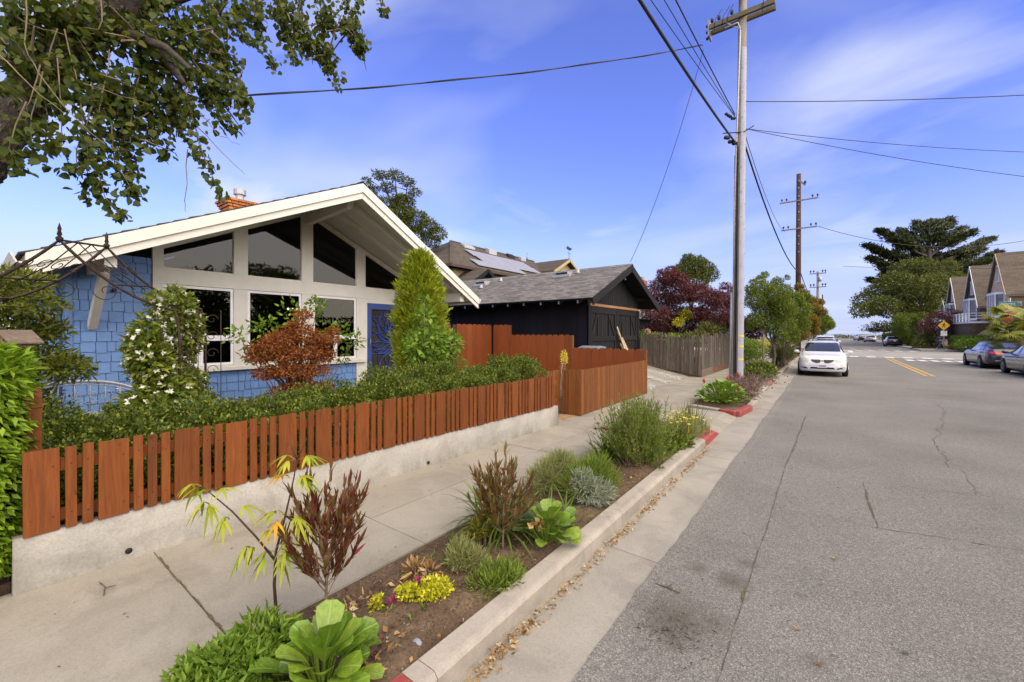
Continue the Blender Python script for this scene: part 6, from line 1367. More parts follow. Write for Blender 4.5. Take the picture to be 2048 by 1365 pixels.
def cloud(name, P, D, Nn, L, Wd, tpl, mat, parent, kind=None):
    me = cloud_mesh(name, P, D, Nn, L, Wd, tpl, base_of(parent) if parent else (0, 0, 0))
    o = put(name, me, mat, parent)
    if kind: o['kind'] = kind
    return o
def rdir(n): return unit(rng.normal(size=(n, 3)))
def clump_pts(clumps, n, shell=.55, flat=None):
    """points spread through ellipsoid clumps (x, y, z, r), denser towards the skin; returns positions and outward directions"""
    C = np.array([c[:3] for c in clumps], float); Rr = np.array([c[3] for c in clumps], float)
    w = Rr**2; idx = rng.choice(len(C), size=n, p=w/w.sum()); d = rdir(n)
    u = (shell**3+(1-shell**3)*rng.random(n))**(1/3)
    u = u*(1+.10*rng.normal(size=n))
    s_ = np.array(flat if flat else (1, 1, .85))
    return C[idx]+d*u[:, None]*Rr[idx][:, None]*s_, d
def crown(clumps, n, L, Wd, mat, parent, name='crown', tpl='leaf', up=.2, out=1.0, jit=.8, shell=.55, flat=None, kind='stuff', droop=0.0):
    P, d = clump_pts(clumps, n, shell, flat)
    D = unit(d*out+rng.normal(size=(n, 3))*jit+np.array([0, 0, up-droop])); Nn = unit(rng.normal(size=(n, 3))*.7+np.array([0, 0, 1.0])+d*.5)
    k = .75+.5*rng.random(n)
    return cloud(name, P, D, Nn, L*k, Wd*k, tpl, mat, parent, kind)
def limbs(base, tips, r0, mat, parent, name='trunk', fork=None, sway=.12, tip_r=.012):
    """a tapered trunk with limbs curving out to the tips"""
    q = MB(); b = Vector(base); T = [Vector(t) for t in tips]
    c = sum(T, Vector())/len(T); fz = fork if fork is not None else b.z+(min(t.z for t in T)-b.z)*.6
    top = Vector((b.x+(c.x-b.x)*.35, b.y+(c.y-b.y)*.35, fz))
    P = [b.lerp(top, t)+Vector((math.sin(t*5+b.x)*sway*.4, math.cos(t*4+b.y)*sway*.4, 0))*(t*(1-t)*4) for t in np.linspace(0, 1, 6)]
    q.tube(P, [r0*1.25]+[r0*(1-.35*t) for t in np.linspace(.15, 1, 5)], 9)
    for t in T:
        m_ = top.lerp(t, .5)+Vector((rnd.uniform(-1, 1), rnd.uniform(-1, 1), rnd.uniform(.0, .8)))*sway*(t-top).length*.5
        Q = [top*(1-s_)**2+m_*2*s_*(1-s_)+t*s_**2 for s_ in np.linspace(0, 1, 7)]
        q.tube(Q, [max(tip_r, r0*.55*(1-s_*.92)) for s_ in np.linspace(0, 1, 7)], 6)
        for _ in range(2):
            s_ = rnd.uniform(.45, .85); p = top*(1-s_)**2+m_*2*s_*(1-s_)+t*s_**2; e = p+Vector((rnd.uniform(-1, 1), rnd.uniform(-1, 1), rnd.uniform(-.2, .9)))*(t-top).length*.28
            q.tube([p, p.lerp(e, .5)+Vector((0, 0, .03)), e], [max(tip_r*.8, r0*.2), tip_r*.8, tip_r*.5], 5)
    return q.build(name, mat, parent, fix=False)
leafmat('ivy_leaf', [(.024, .050, .010), (.040, .075, .014), (.062, .105, .018), (.034, .066, .012), (.13, .135, .022), (.048, .085, .015)], .42)
leafmat('lime_hedge', [(.10, .22, .014), (.15, .30, .020), (.20, .36, .028), (.07, .16, .012), (.17, .32, .02)], .30)
leafmat('box_leaf', [(.018, .042, .010), (.045, .088, .015), (.10, .165, .024), (.024, .055, .011), (.20, .27, .035), (.036, .078, .014)], .25)
leafmat('jasmine_leaf', [(.055, .11, .018), (.11, .18, .026), (.17, .25, .035), (.07, .13, .02), (.24, .30, .06)], .3)
leafmat('white_flower', [(.70, .70, .58), (.78, .78, .68), (.62, .64, .45)], .3)
leafmat('nandina_leaf', [(.045, .08, .014), (.08, .13, .02), (.14, .19, .025), (.20, .21, .03), (.06, .105, .018)], .32)
leafmat('gold_conifer', [(.07, .13, .012), (.13, .215, .016), (.22, .31, .02), (.09, .165, .014), (.42, .44, .022), (.17, .265, .018)], .2)
leafmat('fresh_leaf', [(.065, .15, .018), (.10, .21, .026), (.14, .27, .035), (.08, .17, .02), (.19, .32, .05)], .3)
leafmat('red_maple', [(.20, .062, .018), (.28, .10, .026), (.36, .145, .036), (.13, .036, .013), (.25, .10, .024)], .28, tcol=(1.3, .8, .5))
leafmat('maroon_leaf', [(.060, .016, .020), (.095, .024, .028), (.14, .038, .040), (.040, .012, .016), (.18, .06, .05)], .22, tcol=(1.3, .6, .6))
leafmat('street_leaf', [(.050, .10, .016), (.085, .15, .022), (.12, .19, .028), (.06, .12, .018), (.16, .20, .03)], .3)
leafmat('autumn_leaf', [(.12, .13, .018), (.19, .14, .02), (.25, .12, .02), (.10, .13, .018), (.22, .17, .025)], .3)
leafmat('cypress_leaf', [(.016, .030, .012), (.026, .045, .016), (.038, .060, .020), (.014, .026, .010)], .1)
leafmat('pine_leaf', [(.036, .062, .012), (.060, .098, .016), (.092, .130, .020), (.028, .050, .010), (.105, .130, .022)], .15)
leafmat('dull_leaf', [(.055, .085, .02), (.085, .12, .025), (.12, .14, .03), (.06, .09, .02)], .2)
leafmat('yellow_leaf', [(.50, .48, .025), (.62, .58, .035), (.40, .42, .02), (.28, .36, .025)], .25)
leafmat('lime_finger', [(.24, .36, .03), (.34, .42, .035), (.15, .27, .025), (.40, .40, .03), (.18, .31, .03)], .35)
leafmat('orange_finger', [(.55, .30, .015), (.60, .38, .02)], .35)
leafmat('hop_leaf', [(.095, .022, .018), (.14, .040, .022), (.18, .075, .028), (.13, .11, .028), (.19, .020, .025), (.15, .13, .035), (.11, .03, .02)], .3, tcol=(1.3, .7, .5))
leafmat('hop_leaf_olive', [(.16, .075, .028), (.13, .10, .03), (.20, .10, .03), (.11, .12, .03), (.17, .05, .025)], .25)
leafmat('lavender_leaf', [(.12, .17, .075), (.17, .22, .10), (.23, .27, .16), (.10, .16, .05), (.20, .28, .07)], .2)
leafmat('grey_leaf', [(.24, .28, .22), (.30, .34, .28), (.18, .23, .15)], .15)
leafmat('rosemary_leaf', [(.065, .125, .022), (.105, .19, .030), (.15, .25, .040), (.055, .10, .02), (.19, .27, .05)], .25)
leafmat('grass_blade', [(.045, .10, .016), (.075, .15, .022), (.11, .19, .03), (.035, .08, .014)], .25)
leafmat('iris_blade', [(.05, .085, .03), (.08, .12, .04), (.13, .15, .06), (.20, .20, .09)], .2)
leafmat('euphorbia_leaf', [(.14, .17, .02), (.20, .20, .025), (.10, .14, .02), (.26, .20, .03)], .25)
leafmat('dead_leaf', [(.20, .10, .035), (.30, .17, .06), (.42, .29, .13), (.13, .06, .022), (.36, .22, .09), (.50, .42, .28)], .1)
leafmat('bark_chip', [(.10, .062, .038), (.055, .033, .02), (.20, .14, .09), (.03, .019, .012), (.30, .23, .16)], .0, .9, .1)
leafmat('dark_red_petal', [(.12, .010, .014), (.20, .014, .02), (.085, .008, .012)], .2)
leafmat('magenta_petal', [(.20, .012, .08), (.28, .02, .11)], .3)
leafmat('red_flag', [(.34, .03, .015), (.42, .05, .02)], .2)
leafmat('yellow_petal', [(.60, .50, .04), (.66, .58, .10)], .2)
leafmat('pink_petal', [(.60, .30, .33), (.66, .40, .42)], .3)
leafmat('palm_leaf', [(.10, .15, .025), (.15, .20, .03), (.21, .25, .04), (.28, .29, .06), (.08, .12, .02)], .25)
leafmat('purple_haze', [(.10, .06, .06), (.16, .10, .10), (.24, .15, .14), (.12, .10, .05)], .2)

TRUNK = [(a, b, c+.15) for a, b, c in TRUNK]
# the near tree, upper left
nt_ = thing('street_tree', 'big leaning tree with rough dark trunk and dangling heart shaped leaves overhead', 'tree', (-6.2, -.75, .16))
q = MB(); q.tube([(-6.25, -.78, .1), (-6.1, -.62, 1.3)]+TRUNK, [.27, .20, .165, .150, .145, .14, .135, .125, .11], 14); tk = q.build('trunk', 'dark_bark', nt_, fix=False)
# bark plates standing proud
bp = MB()
pth = [Vector(p) for p in [(-6.1, -.62, 1.2)]+TRUNK]
for _ in range(1300):
    i = rnd.randrange(len(pth)-1); t = rnd.random(); c = pth[i].lerp(pth[i+1], t); ax = (pth[i+1]-pth[i]).normalized(); r_ = (lambda R_: R_[i]*(1-t)+R_[i+1]*t)([.20, .165, .150, .145, .14, .135, .125, .11])
    s1 = ax.orthogonal().normalized(); s2 = ax.cross(s1); an = rnd.uniform(0, 2*math.pi); o_ = s1*math.cos(an)+s2*math.sin(an); tg = ax.cross(o_)
    a, b = rnd.uniform(.02, .05), rnd.uniform(.012, .028); p = c+o_*(r_-.002)
    V = [p+ax*a, p+tg*b+ax*rnd.uniform(-.01, .01), p-ax*a, p-tg*b+ax*rnd.uniform(-.01, .01), p+o_*rnd.uniform(.008, .016)]
    bp.add(V, [(0, 1, 4), (1, 2, 4), (2, 3, 4), (3, 0, 4)])
o = bp.build('bark_plates', 'bark', nt_, fix=False); o['kind'] = 'stuff'
for L_ in LIMBS:
    k = len(L_); q = MB(); q.tube(L_, [.07-.05*i/(k-1) for i in range(k)] if L_ is not LIMBS[3] else [.13, .12, .10], 8); q.build('limb', 'dark_bark', nt_, fix=False)
q = MB()
for L_ in VINES:
    P_ = [Vector(p) for p in L_]; Q = []
    for a, b in zip(P_, P_[1:]): Q += [a.lerp(b, t)+Vector((rnd.uniform(-1, 1), rnd.uniform(-1, 1), rnd.uniform(-1, 1)))*.012 for t in (0, .33, .66)]
    q.tube(Q+[P_[-1]], [.005-.003*i/len(Q) for i in range(len(Q)+1)], 5)
q.build('bare_vines', 'twig', nt_, fix=False)
q = MB(); leafP, leafD = [], []
for S_ in STRANDS:
    P_ = [Vector(p) for p in S_]; d0 = P_[0]+Vector((rnd.uniform(-.1, .1), rnd.uniform(-.1, .1), .35)); pts = [d0]+P_; Q = []
    for a, b in zip(pts, pts[1:]): Q += [a.lerp(b, t)+Vector((rnd.uniform(-1, 1), rnd.uniform(-1, 1), 0))*.01 for t in (0, .5)]
    Q.append(pts[-1]); q.tube(Q, [.005-.003*i/len(Q) for i in range(len(Q))], 4)
    ln = sum((b-a).length for a, b in zip(Q, Q[1:])); n = int(ln/.0105)
    for i in range(n):
        t = rnd.uniform(.15, 1.02)*(len(Q)-1); i0 = min(len(Q)-2, int(t)); p = Q[i0].lerp(Q[i0+1], min(1, t-i0))
        leafP.append(p+Vector((rnd.gauss(0, .035), rnd.gauss(0, .035), rnd.gauss(0, .02)))); leafD.append((rnd.gauss(0, .6), rnd.gauss(0, .6), -rnd.uniform(.3, 1.2)))
q.build('hanging_stems', 'twig', nt_, fix=False)
LM = []
for k in range(5):
    d = np.array([[1.0, 0, 0]]); me = cloud_mesh('near_leaf%d' % k, np.zeros((1, 3)), d, np.array([[0, rng.normal()*.2, 1.0]]), np.array([1.0]), np.array([.85+.1*rng.random()]), 'heart', (0, 0, 0))
    me.materials.append(MATS['ivy_leaf']); LM.append(me)
order = list(range(len(leafP))); rnd.shuffle(order)
bx = base_of(nt_)
for i in order[:280]:
    p = leafP[i]; d = Vector(leafD[i]).normalized(); o = inst('leaf', rnd.choice(LM), nt_, (p.x-bx[0], p.y-bx[1], p.z-bx[2]), None); s_ = rnd.uniform(.052, .082); o.scale = (s_, s_, s_)
    o.rotation_euler = (Matrix.Rotation(rnd.uniform(0, 6.28), 3, d) @ d.to_track_quat('X', 'Z').to_matrix()).to_euler()
rest = order[280:]
P1 = np.array([tuple(leafP[i]) for i in rest]); D1 = np.array([leafD[i] for i in rest])
P2, d2 = clump_pts([c[:3]+(c[3]*.80,) for c in DENSE], 5000, .05, (1, 1, 1)); D2 = unit(rng.normal(size=P2.shape)*.8+np.array([0, 0, -.7]))
PP = np.concatenate([P1, P2]); DD = np.concatenate([D1, D2]); kk = .040+.036*rng.random(len(PP))
cloud('leaves', PP, DD, unit(rng.normal(size=PP.shape)), kk, kk*.9, 'heart', 'ivy_leaf', nt_, 'stuff')
q = MB()
for c in DENSE:
    c0 = Vector(c[:3])
    for _ in range(3): e = c0+Vector((rnd.gauss(0, 1), rnd.gauss(0, 1), rnd.gauss(0, 1)))*c[3]; q.tube([c0, c0.lerp(e, .5)+Vector((0, 0, .02)), e], [.012, .008, .004], 4)
q.build('twigs', 'twig', nt_, fix=False)['kind'] = 'stuff'

def tree(name, label, base, clumps, n, L, Wd, leaf, r0, bark='bark', cat='tree', group=None, fork=None, tpl='leaf', ntips=9, **k):
    t = thing(name, label, cat, base, 0, group)
    tips = [c[:3] for c in sorted(clumps, key=lambda c: -c[3])[:ntips]]
    limbs(base, tips, r0, bark, t, fork=fork); crown(clumps, n, L, Wd, leaf, t, tpl=tpl, **k); return t
# trees beyond the roofs
bt = thing('pine_tree', 'tall tree with gappy top rising behind the blue house roof', 'tree', (-22.2, 17, .4))
limbs((-22.2, 17, .4), [c[:3] for c in BACKTOP]+[c[:3] for c in BACKLOW[:4]], .22, 'bark', bt, fork=8.5, sway=.25, tip_r=.03)
crown(BACKTOP, 2600, .16, .07, 'pine_leaf', bt, shell=.2, jit=1.0, flat=(1.15, 1.15, .6)); crown(BACKLOW, 9000, .17, .07, 'pine_leaf', bt, shell=.6, flat=(1.1, 1.1, .8), up=.4)
tree('round_tree', 'rounded bright conifer behind the maroon maple and the brick chimney', (-10.4, 42.2, .3), ROUNDTREE, 9000, .22, .09, 'pine_leaf', .25, shell=.75, up=.6)
mt = tree('maple_tree', 'wide maroon leaved maple rising behind the grey picket fence', (-7.0, 24.5, .35), [(a, b, c, r*1.22) for a, b, c, r in MAPLE], 38000, .15, .105, 'maroon_leaf', .12, tpl='star', ntips=16, fork=1.6, shell=.25, flat=(1.15, 1.15, .62), droop=.3)
def bush(name, label, clumps, n, L, Wd, leaf, cat='shrub', base=None, group=None, stem=None, stem_mat='twig', **k):
    b = base or (sum(c[0] for c in clumps)/len(clumps), sum(c[1] for c in clumps)/len(clumps), min(c[2]-c[3]*.85 for c in clumps))
    t = thing(name, label, cat, b, 0, group); k.setdefault('name', 'foliage'); crown(clumps, n, L, Wd, leaf, t, **k)
    q = MB()
    for c in clumps:
        p = Vector((b[0]+(c[0]-b[0])*.25, b[1]+(c[1]-b[1])*.25, b[2]-.03)); e = Vector(c[:3]); q.tube([p, p.lerp(e, .5)+Vector((rnd.uniform(-.04, .04), rnd.uniform(-.04, .04), .02)), e], [stem or .014, (stem or .014)*.7, (stem or .014)*.4], 5)
    q.build('stems', stem_mat, t, fix=False); return t
bush('flowering_shrub', 'light green shrub with one pink bloom by the garage corner', [(-6.5, 18.5, 1.75, .35), (-6.0, 18.7, 1.6, .4), (-6.9, 18.6, 1.6, .4), (-5.4, 18.8, 1.6, .3)], 1500, .10, .06, 'fresh_leaf', base=(-6.3, 18.7, .5))
bl_ = thing('hydrangea_bloom', 'single round pink bloom above the grey fence by the garage', 'flower', (-6.32, 18.35, 1.95)); P, d = clump_pts([(-6.32, 18.35, 1.98, .11)], 160, .8); cloud('petals', P, d+rdir(160)*.5, rdir(160), .05, .05, 'small', 'pink_petal', bl_)
bush('shrub', 'yellow green shrub between the maroon maple and the picket fence', [(-5.2, 20.5, 1.6, .45), (-4.9, 21.6, 1.65, .5), (-5.6, 19.6, 1.6, .4), (-4.8, 22.8, 2.0, .6), (-4.9, 24, 2.3, .6), (-4.8, 25.2, 1.9, .6), (-5.2, 26.3, 1.8, .6)], 3600, .10, .05, 'dull_leaf', base=(-5.2, 22.6, .35))
bush('shrub', 'golden shrub glowing through the middle of the maroon maple', [(-6.2, 24.2, 2.9, .35), (-6.4, 23.5, 2.5, .3)], 700, .09, .05, 'yellow_leaf', base=(-6.3, 23.9, .35))
bush('shrub', 'full rounded green shrub by the sidewalk right of the grey pole', [(-3.9, 28.2, .9, .75), (-3.5, 29.2, .8, .7), (-4.1, 29.6, 1.2, .8), (-3.7, 30.6, .9, .7), (-4.4, 28.6, 1.5, .6)], 5200, .11, .045, 'fresh_leaf', base=(-3.9, 29.2, .13), droop=.5)
bush('shrub', 'small bright yellow shrub along the sidewalk past the street trees', [(-3.9, 38.0, 1.0, .6), (-3.7, 39, .8, .5)], 700, .12, .06, 'yellow_leaf', base=(-3.8, 38.5, .13))
bush('shrub', 'dark spiky clump between the street trees and the white hatchback', [(-2.0, 27.6, .75, .55), (-1.9, 28.3, .8, .5)], 1500, .5, .03, 'iris_blade', tpl='blade', base=(-1.95, 28, .12), out=.6, up=.8, shell=.1)
# small street trees
for nm, lb, base, cl_, n, lf_, L in [('street_tree', 'young green street tree with thin trunk, nearest beyond the grey pole', (-1.93, 22.9, .12), STREET_A, 20000, 'street_leaf', .085), ('street_tree', 'young street tree with turning leaves, second beyond the grey pole', (-1.9, 26.1, .12), STREET_B, 12000, 'street_leaf', .09),
    ('street_tree', 'young street tree with orange tinged leaves near the white hatchback', (-1.95, 33, .12), STREET_C, 14000, 'autumn_leaf', .10), ('street_tree', 'small green street tree, farthest along the left kerb', (-1.6, 55, .12), STREET_D, 6000, 'street_leaf', .17)]:
    tree(nm, lb, base, cl_, n, L, L*.48, lf_, .075, ntips=10, group='young street trees', fork=1.35, shell=.3, up=.35)
for x, y in ((-2.55, 24.5), (-1.8, 26.6)):
    st_ = thing('tree_stake', 'pale wooden stake left of the nearest young street tree' if x < -2 else 'pale wooden stake beside the second young street tree', 'stake', (x, y, .12)); MB().tube([(x, y, .05), (x+.03, y, 2.2)], .04, 8).build('stake', 'raw_pine', st_)
tree('street_tree', 'dark slanting trunked young tree between the first two street trees', (-2.3, 28.5, .12), [(-2.2, 28.8, 3.0, .6), (-2.5, 28.2, 3.3, .5), (-2.1, 28.3, 3.7, .5)], 2200, .1, .05, 'street_leaf', .07, group='young street trees', fork=1.5)
# dark cypress with wind swept plates
CYPRESS = CYPRESS+[[(15.6, 112, 7.5+.2*abs(t)), (15.6+t*.8+rnd.uniform(-2, 2), 112+t*.6+rnd.uniform(-3, 3), z)] for t, z in ((-10, 12), (-8, 9.5), (-5, 11), (-3, 13), (3, 12), (5, 10), (8, 12.5), (10, 10), (13, 12), (15, 11), (-6, 14), (7, 14.5), (11, 14), (0, 11))]
cy = thing('cypress_tree', 'huge dark wind swept cypress towering over the shingled cottages', 'tree', CYP_BASE[0])
q = MB(); q.tube(CYP_BASE, [.75, .6, .42, .22, .08], 10)
cP, cD, tw = [], [], q
for a, b in CYPRESS:
    a, b = Vector(a), Vector(b); m_ = a.lerp(b, .55)+Vector((0, 0, -.04*(b-a).length)); ln = (b-a).length
    Q = [a*(1-t)**2+m_*2*t*(1-t)+b*t*t for t in np.linspace(0, 1, 8)]; q.tube(Q, [max(.05, .22*(1-t)) for t in np.linspace(0, 1, 8)], 5)
    dr_ = (b-a).normalized(); n = int(60+ln*30)
    for _ in range(n):
        t = rnd.uniform(.30, 1.0)**.8; p = a*(1-t)**2+m_*2*t*(1-t)+b*t*t; w = .22+.95*(1-t)
        cP.append(tuple(p+Vector((rnd.gauss(0, w), rnd.gauss(0, w), rnd.gauss(.12, .12+.22*(1-t)))))); e = dr_*1.3+Vector((rnd.gauss(0, .5), rnd.gauss(0, .5), rnd.gauss(.25, .3))); cD.append(tuple(e))
q.build('trunk', 'bark', cy, fix=False)
cP, cD = np.array(cP), np.array(cD); 
rep = 5; Pn = np.repeat(cP, rep, 0)+rng.normal(size=(len(cP)*rep, 3))*np.array([.26, .26, .10]); Dn = np.repeat(cD, rep, 0)+rng.normal(size=(len(cP)*rep, 3))*.35
cloud('crown', Pn, Dn, unit(rng.normal(size=Pn.shape)*.5+np.array([0, 0, 1.])), .45+.3*rng.random(len(Pn)), .20, 'leaf', 'cypress_leaf', cy, 'stuff')
tree('pine_tree', 'broad rounded green pine spreading in front of the dark cypress', (12.2, 98, .2), PINE, 24000, .38, .16, 'pine_leaf', .5, ntips=14, fork=4.5, shell=.6, flat=(1.15, 1.15, .75), up=.5)
scy = thing('cypress_tree', 'small flat topped cypress at the seaward end of the street', 'tree', (10.6, 127, .2))
q = MB(); q.tube([(10.7, 127.2, .1), (10.6, 127.1, 2.4)], [.25, .16], 8); P_, D_ = [], []
for a, b in SMALLCYP:
    a, b = Vector(a), Vector(b); q.tube([a, a.lerp(b, .5), b], [.1, .07, .03], 5)
    for _ in range(170): t = rnd.uniform(.2, 1); p = a.lerp(b, t); P_.append(tuple(p+Vector((rnd.gauss(0, .5), rnd.gauss(0, .5), rnd.gauss(.1, .2))))); D_.append(tuple((b-a).normalized()+Vector((rnd.gauss(0, .4), rnd.gauss(0, .4), rnd.gauss(.2, .2)))))
q.build('trunk', 'bark', scy, fix=False); cloud('crown', np.array(P_), np.array(D_), unit(rng.normal(size=(len(P_), 3))*.5+np.array([0, 0, 1.])), .5, .2, 'leaf', 'cypress_leaf', scy, 'stuff')
tree('maple_tree', 'rounded maroon maple in front of the shingled cottages', (11.6, 68.5, .15), RMAPLE, 8000, .22, .14, 'maroon_leaf', .14, tpl='star', fork=1.2, shell=.5, flat=(1.1, 1.1, .8), droop=.2)
tree('garden_tree', 'bright green multi stemmed garden tree left of the far maroon maple', (11.0, 77.5, .15), RGREEN, 8000, .24, .12, 'street_leaf', .13, fork=1.0, shell=.4)
bush('shrub', 'loose olive and rust shrub mass left of the walking person', RYELLOW, 4200, .20, .09, 'dull_leaf', base=(10.8, 66.5, .15))
def hedge(name, label, x0, x1, y0, y1, z0, z1, n, L, Wd, leaf, round_=.25, tpl='small', kind='stuff', **k):
    t = thing(name, label, 'hedge', ((x0+x1)/2, (y0+y1)/2, z0)); c = np.array([(x0+x1)/2, (y0+y1)/2, (z0+z1)/2]); h = np.array([(x1-x0)/2, (y1-y0)/2, (z1-z0)/2])
    d = rng.uniform(-1, 1, (n, 3)); ax = rng.choice(3, n, p=unit_area(h)); sg_ = np.where(rng.random(n) < .5, -1, 1); sg_ = np.where((ax == 2), 1, sg_); d[np.arange(n), ax] = sg_
    nr = unit(d*np.abs(d)**4); P = c+(d*h)-d*h*round_*np.minimum(.5, (np.abs(d).sum(1, keepdims=True)-1)/2)*.5+rng.normal(size=(n, 3))*L*.35
    D = unit(nr+rng.normal(size=(n, 3))*.7+np.array([0, 0, .2])); cloud('foliage', P, D, unit(rng.normal(size=(n, 3))+nr), L*(.7+.6*rng.random(n)), Wd, tpl, leaf, t, kind)
    s_ = (x1-x0)*.12; MB().box(x0+(x1-x0)*.08, x1-(x1-x0)*.08, y0+(y1-y0)*.08, y1-(y1-y0)*.08, z0, z1-(z1-z0)*.10).build('inner_stems', 'dark_bark', t); return t
def unit_area(h): a = np.array([h[1]*h[2]*2, h[0]*h[2]*2, h[0]*h[1]]); return a/a.sum()
hedge('clipped_hedge', 'long clipped green hedge before the cottages right of the yellow sign', 11.6, 12.6, 59.5+3, 70, .15, 1.55, 5000, .16, .10, 'fresh_leaf')
bush('shrub', 'rounded clipped green mound between the hedge and the palm', [(11.2, 61.0, .7, .75), (11.9, 60.6, .8, .8), (12.6, 60.2, .8, .8)], 3500, .15, .08, 'fresh_leaf', base=(11.9, 60.8, .15))
bush('shrub', 'rust coloured low shrubs in front of the clipped hedge', [(10.9, 63.3, .45, .4), (11.3, 62.2, .4, .4), (10.9, 64.4, .4, .35)], 1500, .15, .06, 'autumn_leaf', base=(11.0, 63.3, .15))
hedge('clipped_hedge', 'low boxed hedge between the grey sedan and the silver car', 8.8, 10.4, 97, 108, .15, 1.75, 5000, .2, .12, 'pine_leaf')
hedge('clipped_hedge', 'tall light green clipped hedge block behind the grey sedan', 9.2, 10.4, 88.5, 92.5, .15, 3.9, 5000, .2, .12, 'street_leaf')
bush('shrub', 'golden topped rounded shrub behind the grey sedan', [(9.4, 84.5, 1.9, .9), (10.1, 83.6, 1.9, .9), (9.6, 83.6, 1.2, .9)], 4000, .17, .09, 'lime_hedge', base=(9.7, 84, .15))
sb = thing('scrub', 'low coastal scrub along the far end of the street before the sea', 'scrub', (3, 191, 0)); sb['kind'] = 'stuff'
P, d = clump_pts([(x, 191+rnd.uniform(-2, 2), rnd.uniform(.1, .5), rnd.uniform(.7, 1.5)) for x in np.arange(-14, 34, 1.1)], 8000, .5, (1.3, 1, .7)); cloud('foliage', P, d+np.array([0, 0, .5]), rdir(len(P)), .4, .2, 'leaf', 'dull_leaf', sb, 'stuff')
# fan palm
pl = thing('fan_palm', 'low fan palm with yellowing fronds right of the street sign', 'palm', (8.9, 37.0, .14))
q = MB(); q.tube([(8.8, 37.0, .1), (8.8, 37.0, 2.5)], [.26, .22], 10); q.build('trunk', 'bark', pl)
for k in range(64):
    az = rnd.uniform(0, 6.28); el = rnd.uniform(-.45, .85); ln = rnd.uniform(.8, 1.25); h = Vector((math.cos(az)*math.cos(el), math.sin(az)*math.cos(el), math.sin(el)))
    o_ = Vector((8.8+rnd.choice([0, 0, .8]), 37.0+rnd.choice([0, 0, -.9]), rnd.uniform(1.4, 2.75))); c = o_+h*ln; q = MB(); q.tube([o_, o_.lerp(c, .5)+Vector((0, 0, .06)), c], [.02, .015, .012], 5); st_ = q.build('frond_stalk', 'dull_leaf', pl, fix=False)
    sd_ = h.cross(Vector((0, 0, 1))).normalized(); n = 26; P_, D_ = [], []
    for i in range(n):
        a = (i/(n-1)-.5)*R(250); d = (h*math.cos(a)+sd_*math.sin(a)); P_.append(tuple(c)); D_.append(tuple(d+Vector((0, 0, -.25*abs(math.sin(a))-.12))))
    cloud('frond', np.array(P_), np.array(D_), np.tile(np.array(sd_.cross(h)), (n, 1))+rng.normal(size=(n, 3))*.1, rnd.uniform(.6, .85)*(.8+.2*rng.random(n)), .085, 'blade', 'palm_leaf', pl)
ptp = thing('palm_frond', 'lone pale palm frond tip poking in at the right edge before the cottage roof', 'palm', (11.9, 37.5, .14))
q = MB(); q.tube([(13.0, 39.0, .1), (12.9, 38.6, 4.2)], [.15, .12], 8); q.build('trunk', 'bark', ptp)
c = Vector((12.1, 38.3, 5.2)); n = 30; a_ = np.linspace(-2.4, 2.4, n); hh = np.array([-.9, -.2, .3]); hh = hh/np.linalg.norm(hh); s2_ = np.cross(hh, [0, 0, 1.]); s2_ /= np.linalg.norm(s2_)
q = MB(); q.tube([(12.9, 38.6, 4.2), (12.6, 38.5, 4.9), tuple(c)], [.04, .03, .02], 6); q.build('frond_stalk', 'dull_leaf', ptp, fix=False)
cloud('frond', np.tile(np.array(c), (n, 1)), np.cos(a_)[:, None]*hh+np.sin(a_)[:, None]*s2_+np.array([0, 0, -.1]), np.tile(np.cross(s2_, hh), (n, 1)), .7, .06, 'blade', 'palm_leaf', ptp)

# ------------------------------------------------------------------ garden of the blue house
def mound(name, label, clumps, n, L, Wd, leaf, **k): return bush(name, label, clumps, n, L, Wd, leaf, **k)
# clipped lime hedge at the left edge
lh = thing('lime_hedge', 'bright lime clipped hedge column at the left edge beside the white wall', 'hedge', (-4.62, .0, .14))
n = 9500; th = rng.uniform(0, 2*np.pi, n); tz = rng.random(n); rr_ = np.where(tz > .86, np.sqrt(np.maximum(0, 1-((tz-.86)/.14)**2)), 1.0)*np.sqrt(rng.uniform(.75, 1.0, n))
P = np.stack([-4.74+.40*rr_*np.cos(th), -.04+.33*rr_*np.sin(th), .28+1.55*tz], 1); dn = np.stack([np.cos(th), np.sin(th), np.where(tz > .86, 1.2, -.1)], 1)
P += rng.normal(size=(n, 3))*.02
cloud('foliage', P, dn+np.array([0, 0, -.55])+rng.normal(size=(n, 3))*.45, unit(dn+rng.normal(size=(n, 3))*.5+np.array([0, 0, .6])), .055+.03*rng.random(n), .028, 'leaf', 'lime_hedge', lh, 'stuff')
q = MB(); q.lathe([(.10, 0), (.28, .3), (.30, 1.3), (.0, 1.5)], (-4.75, -.06, .15), 10); q.build('inner_stems', 'dark_bark', lh)
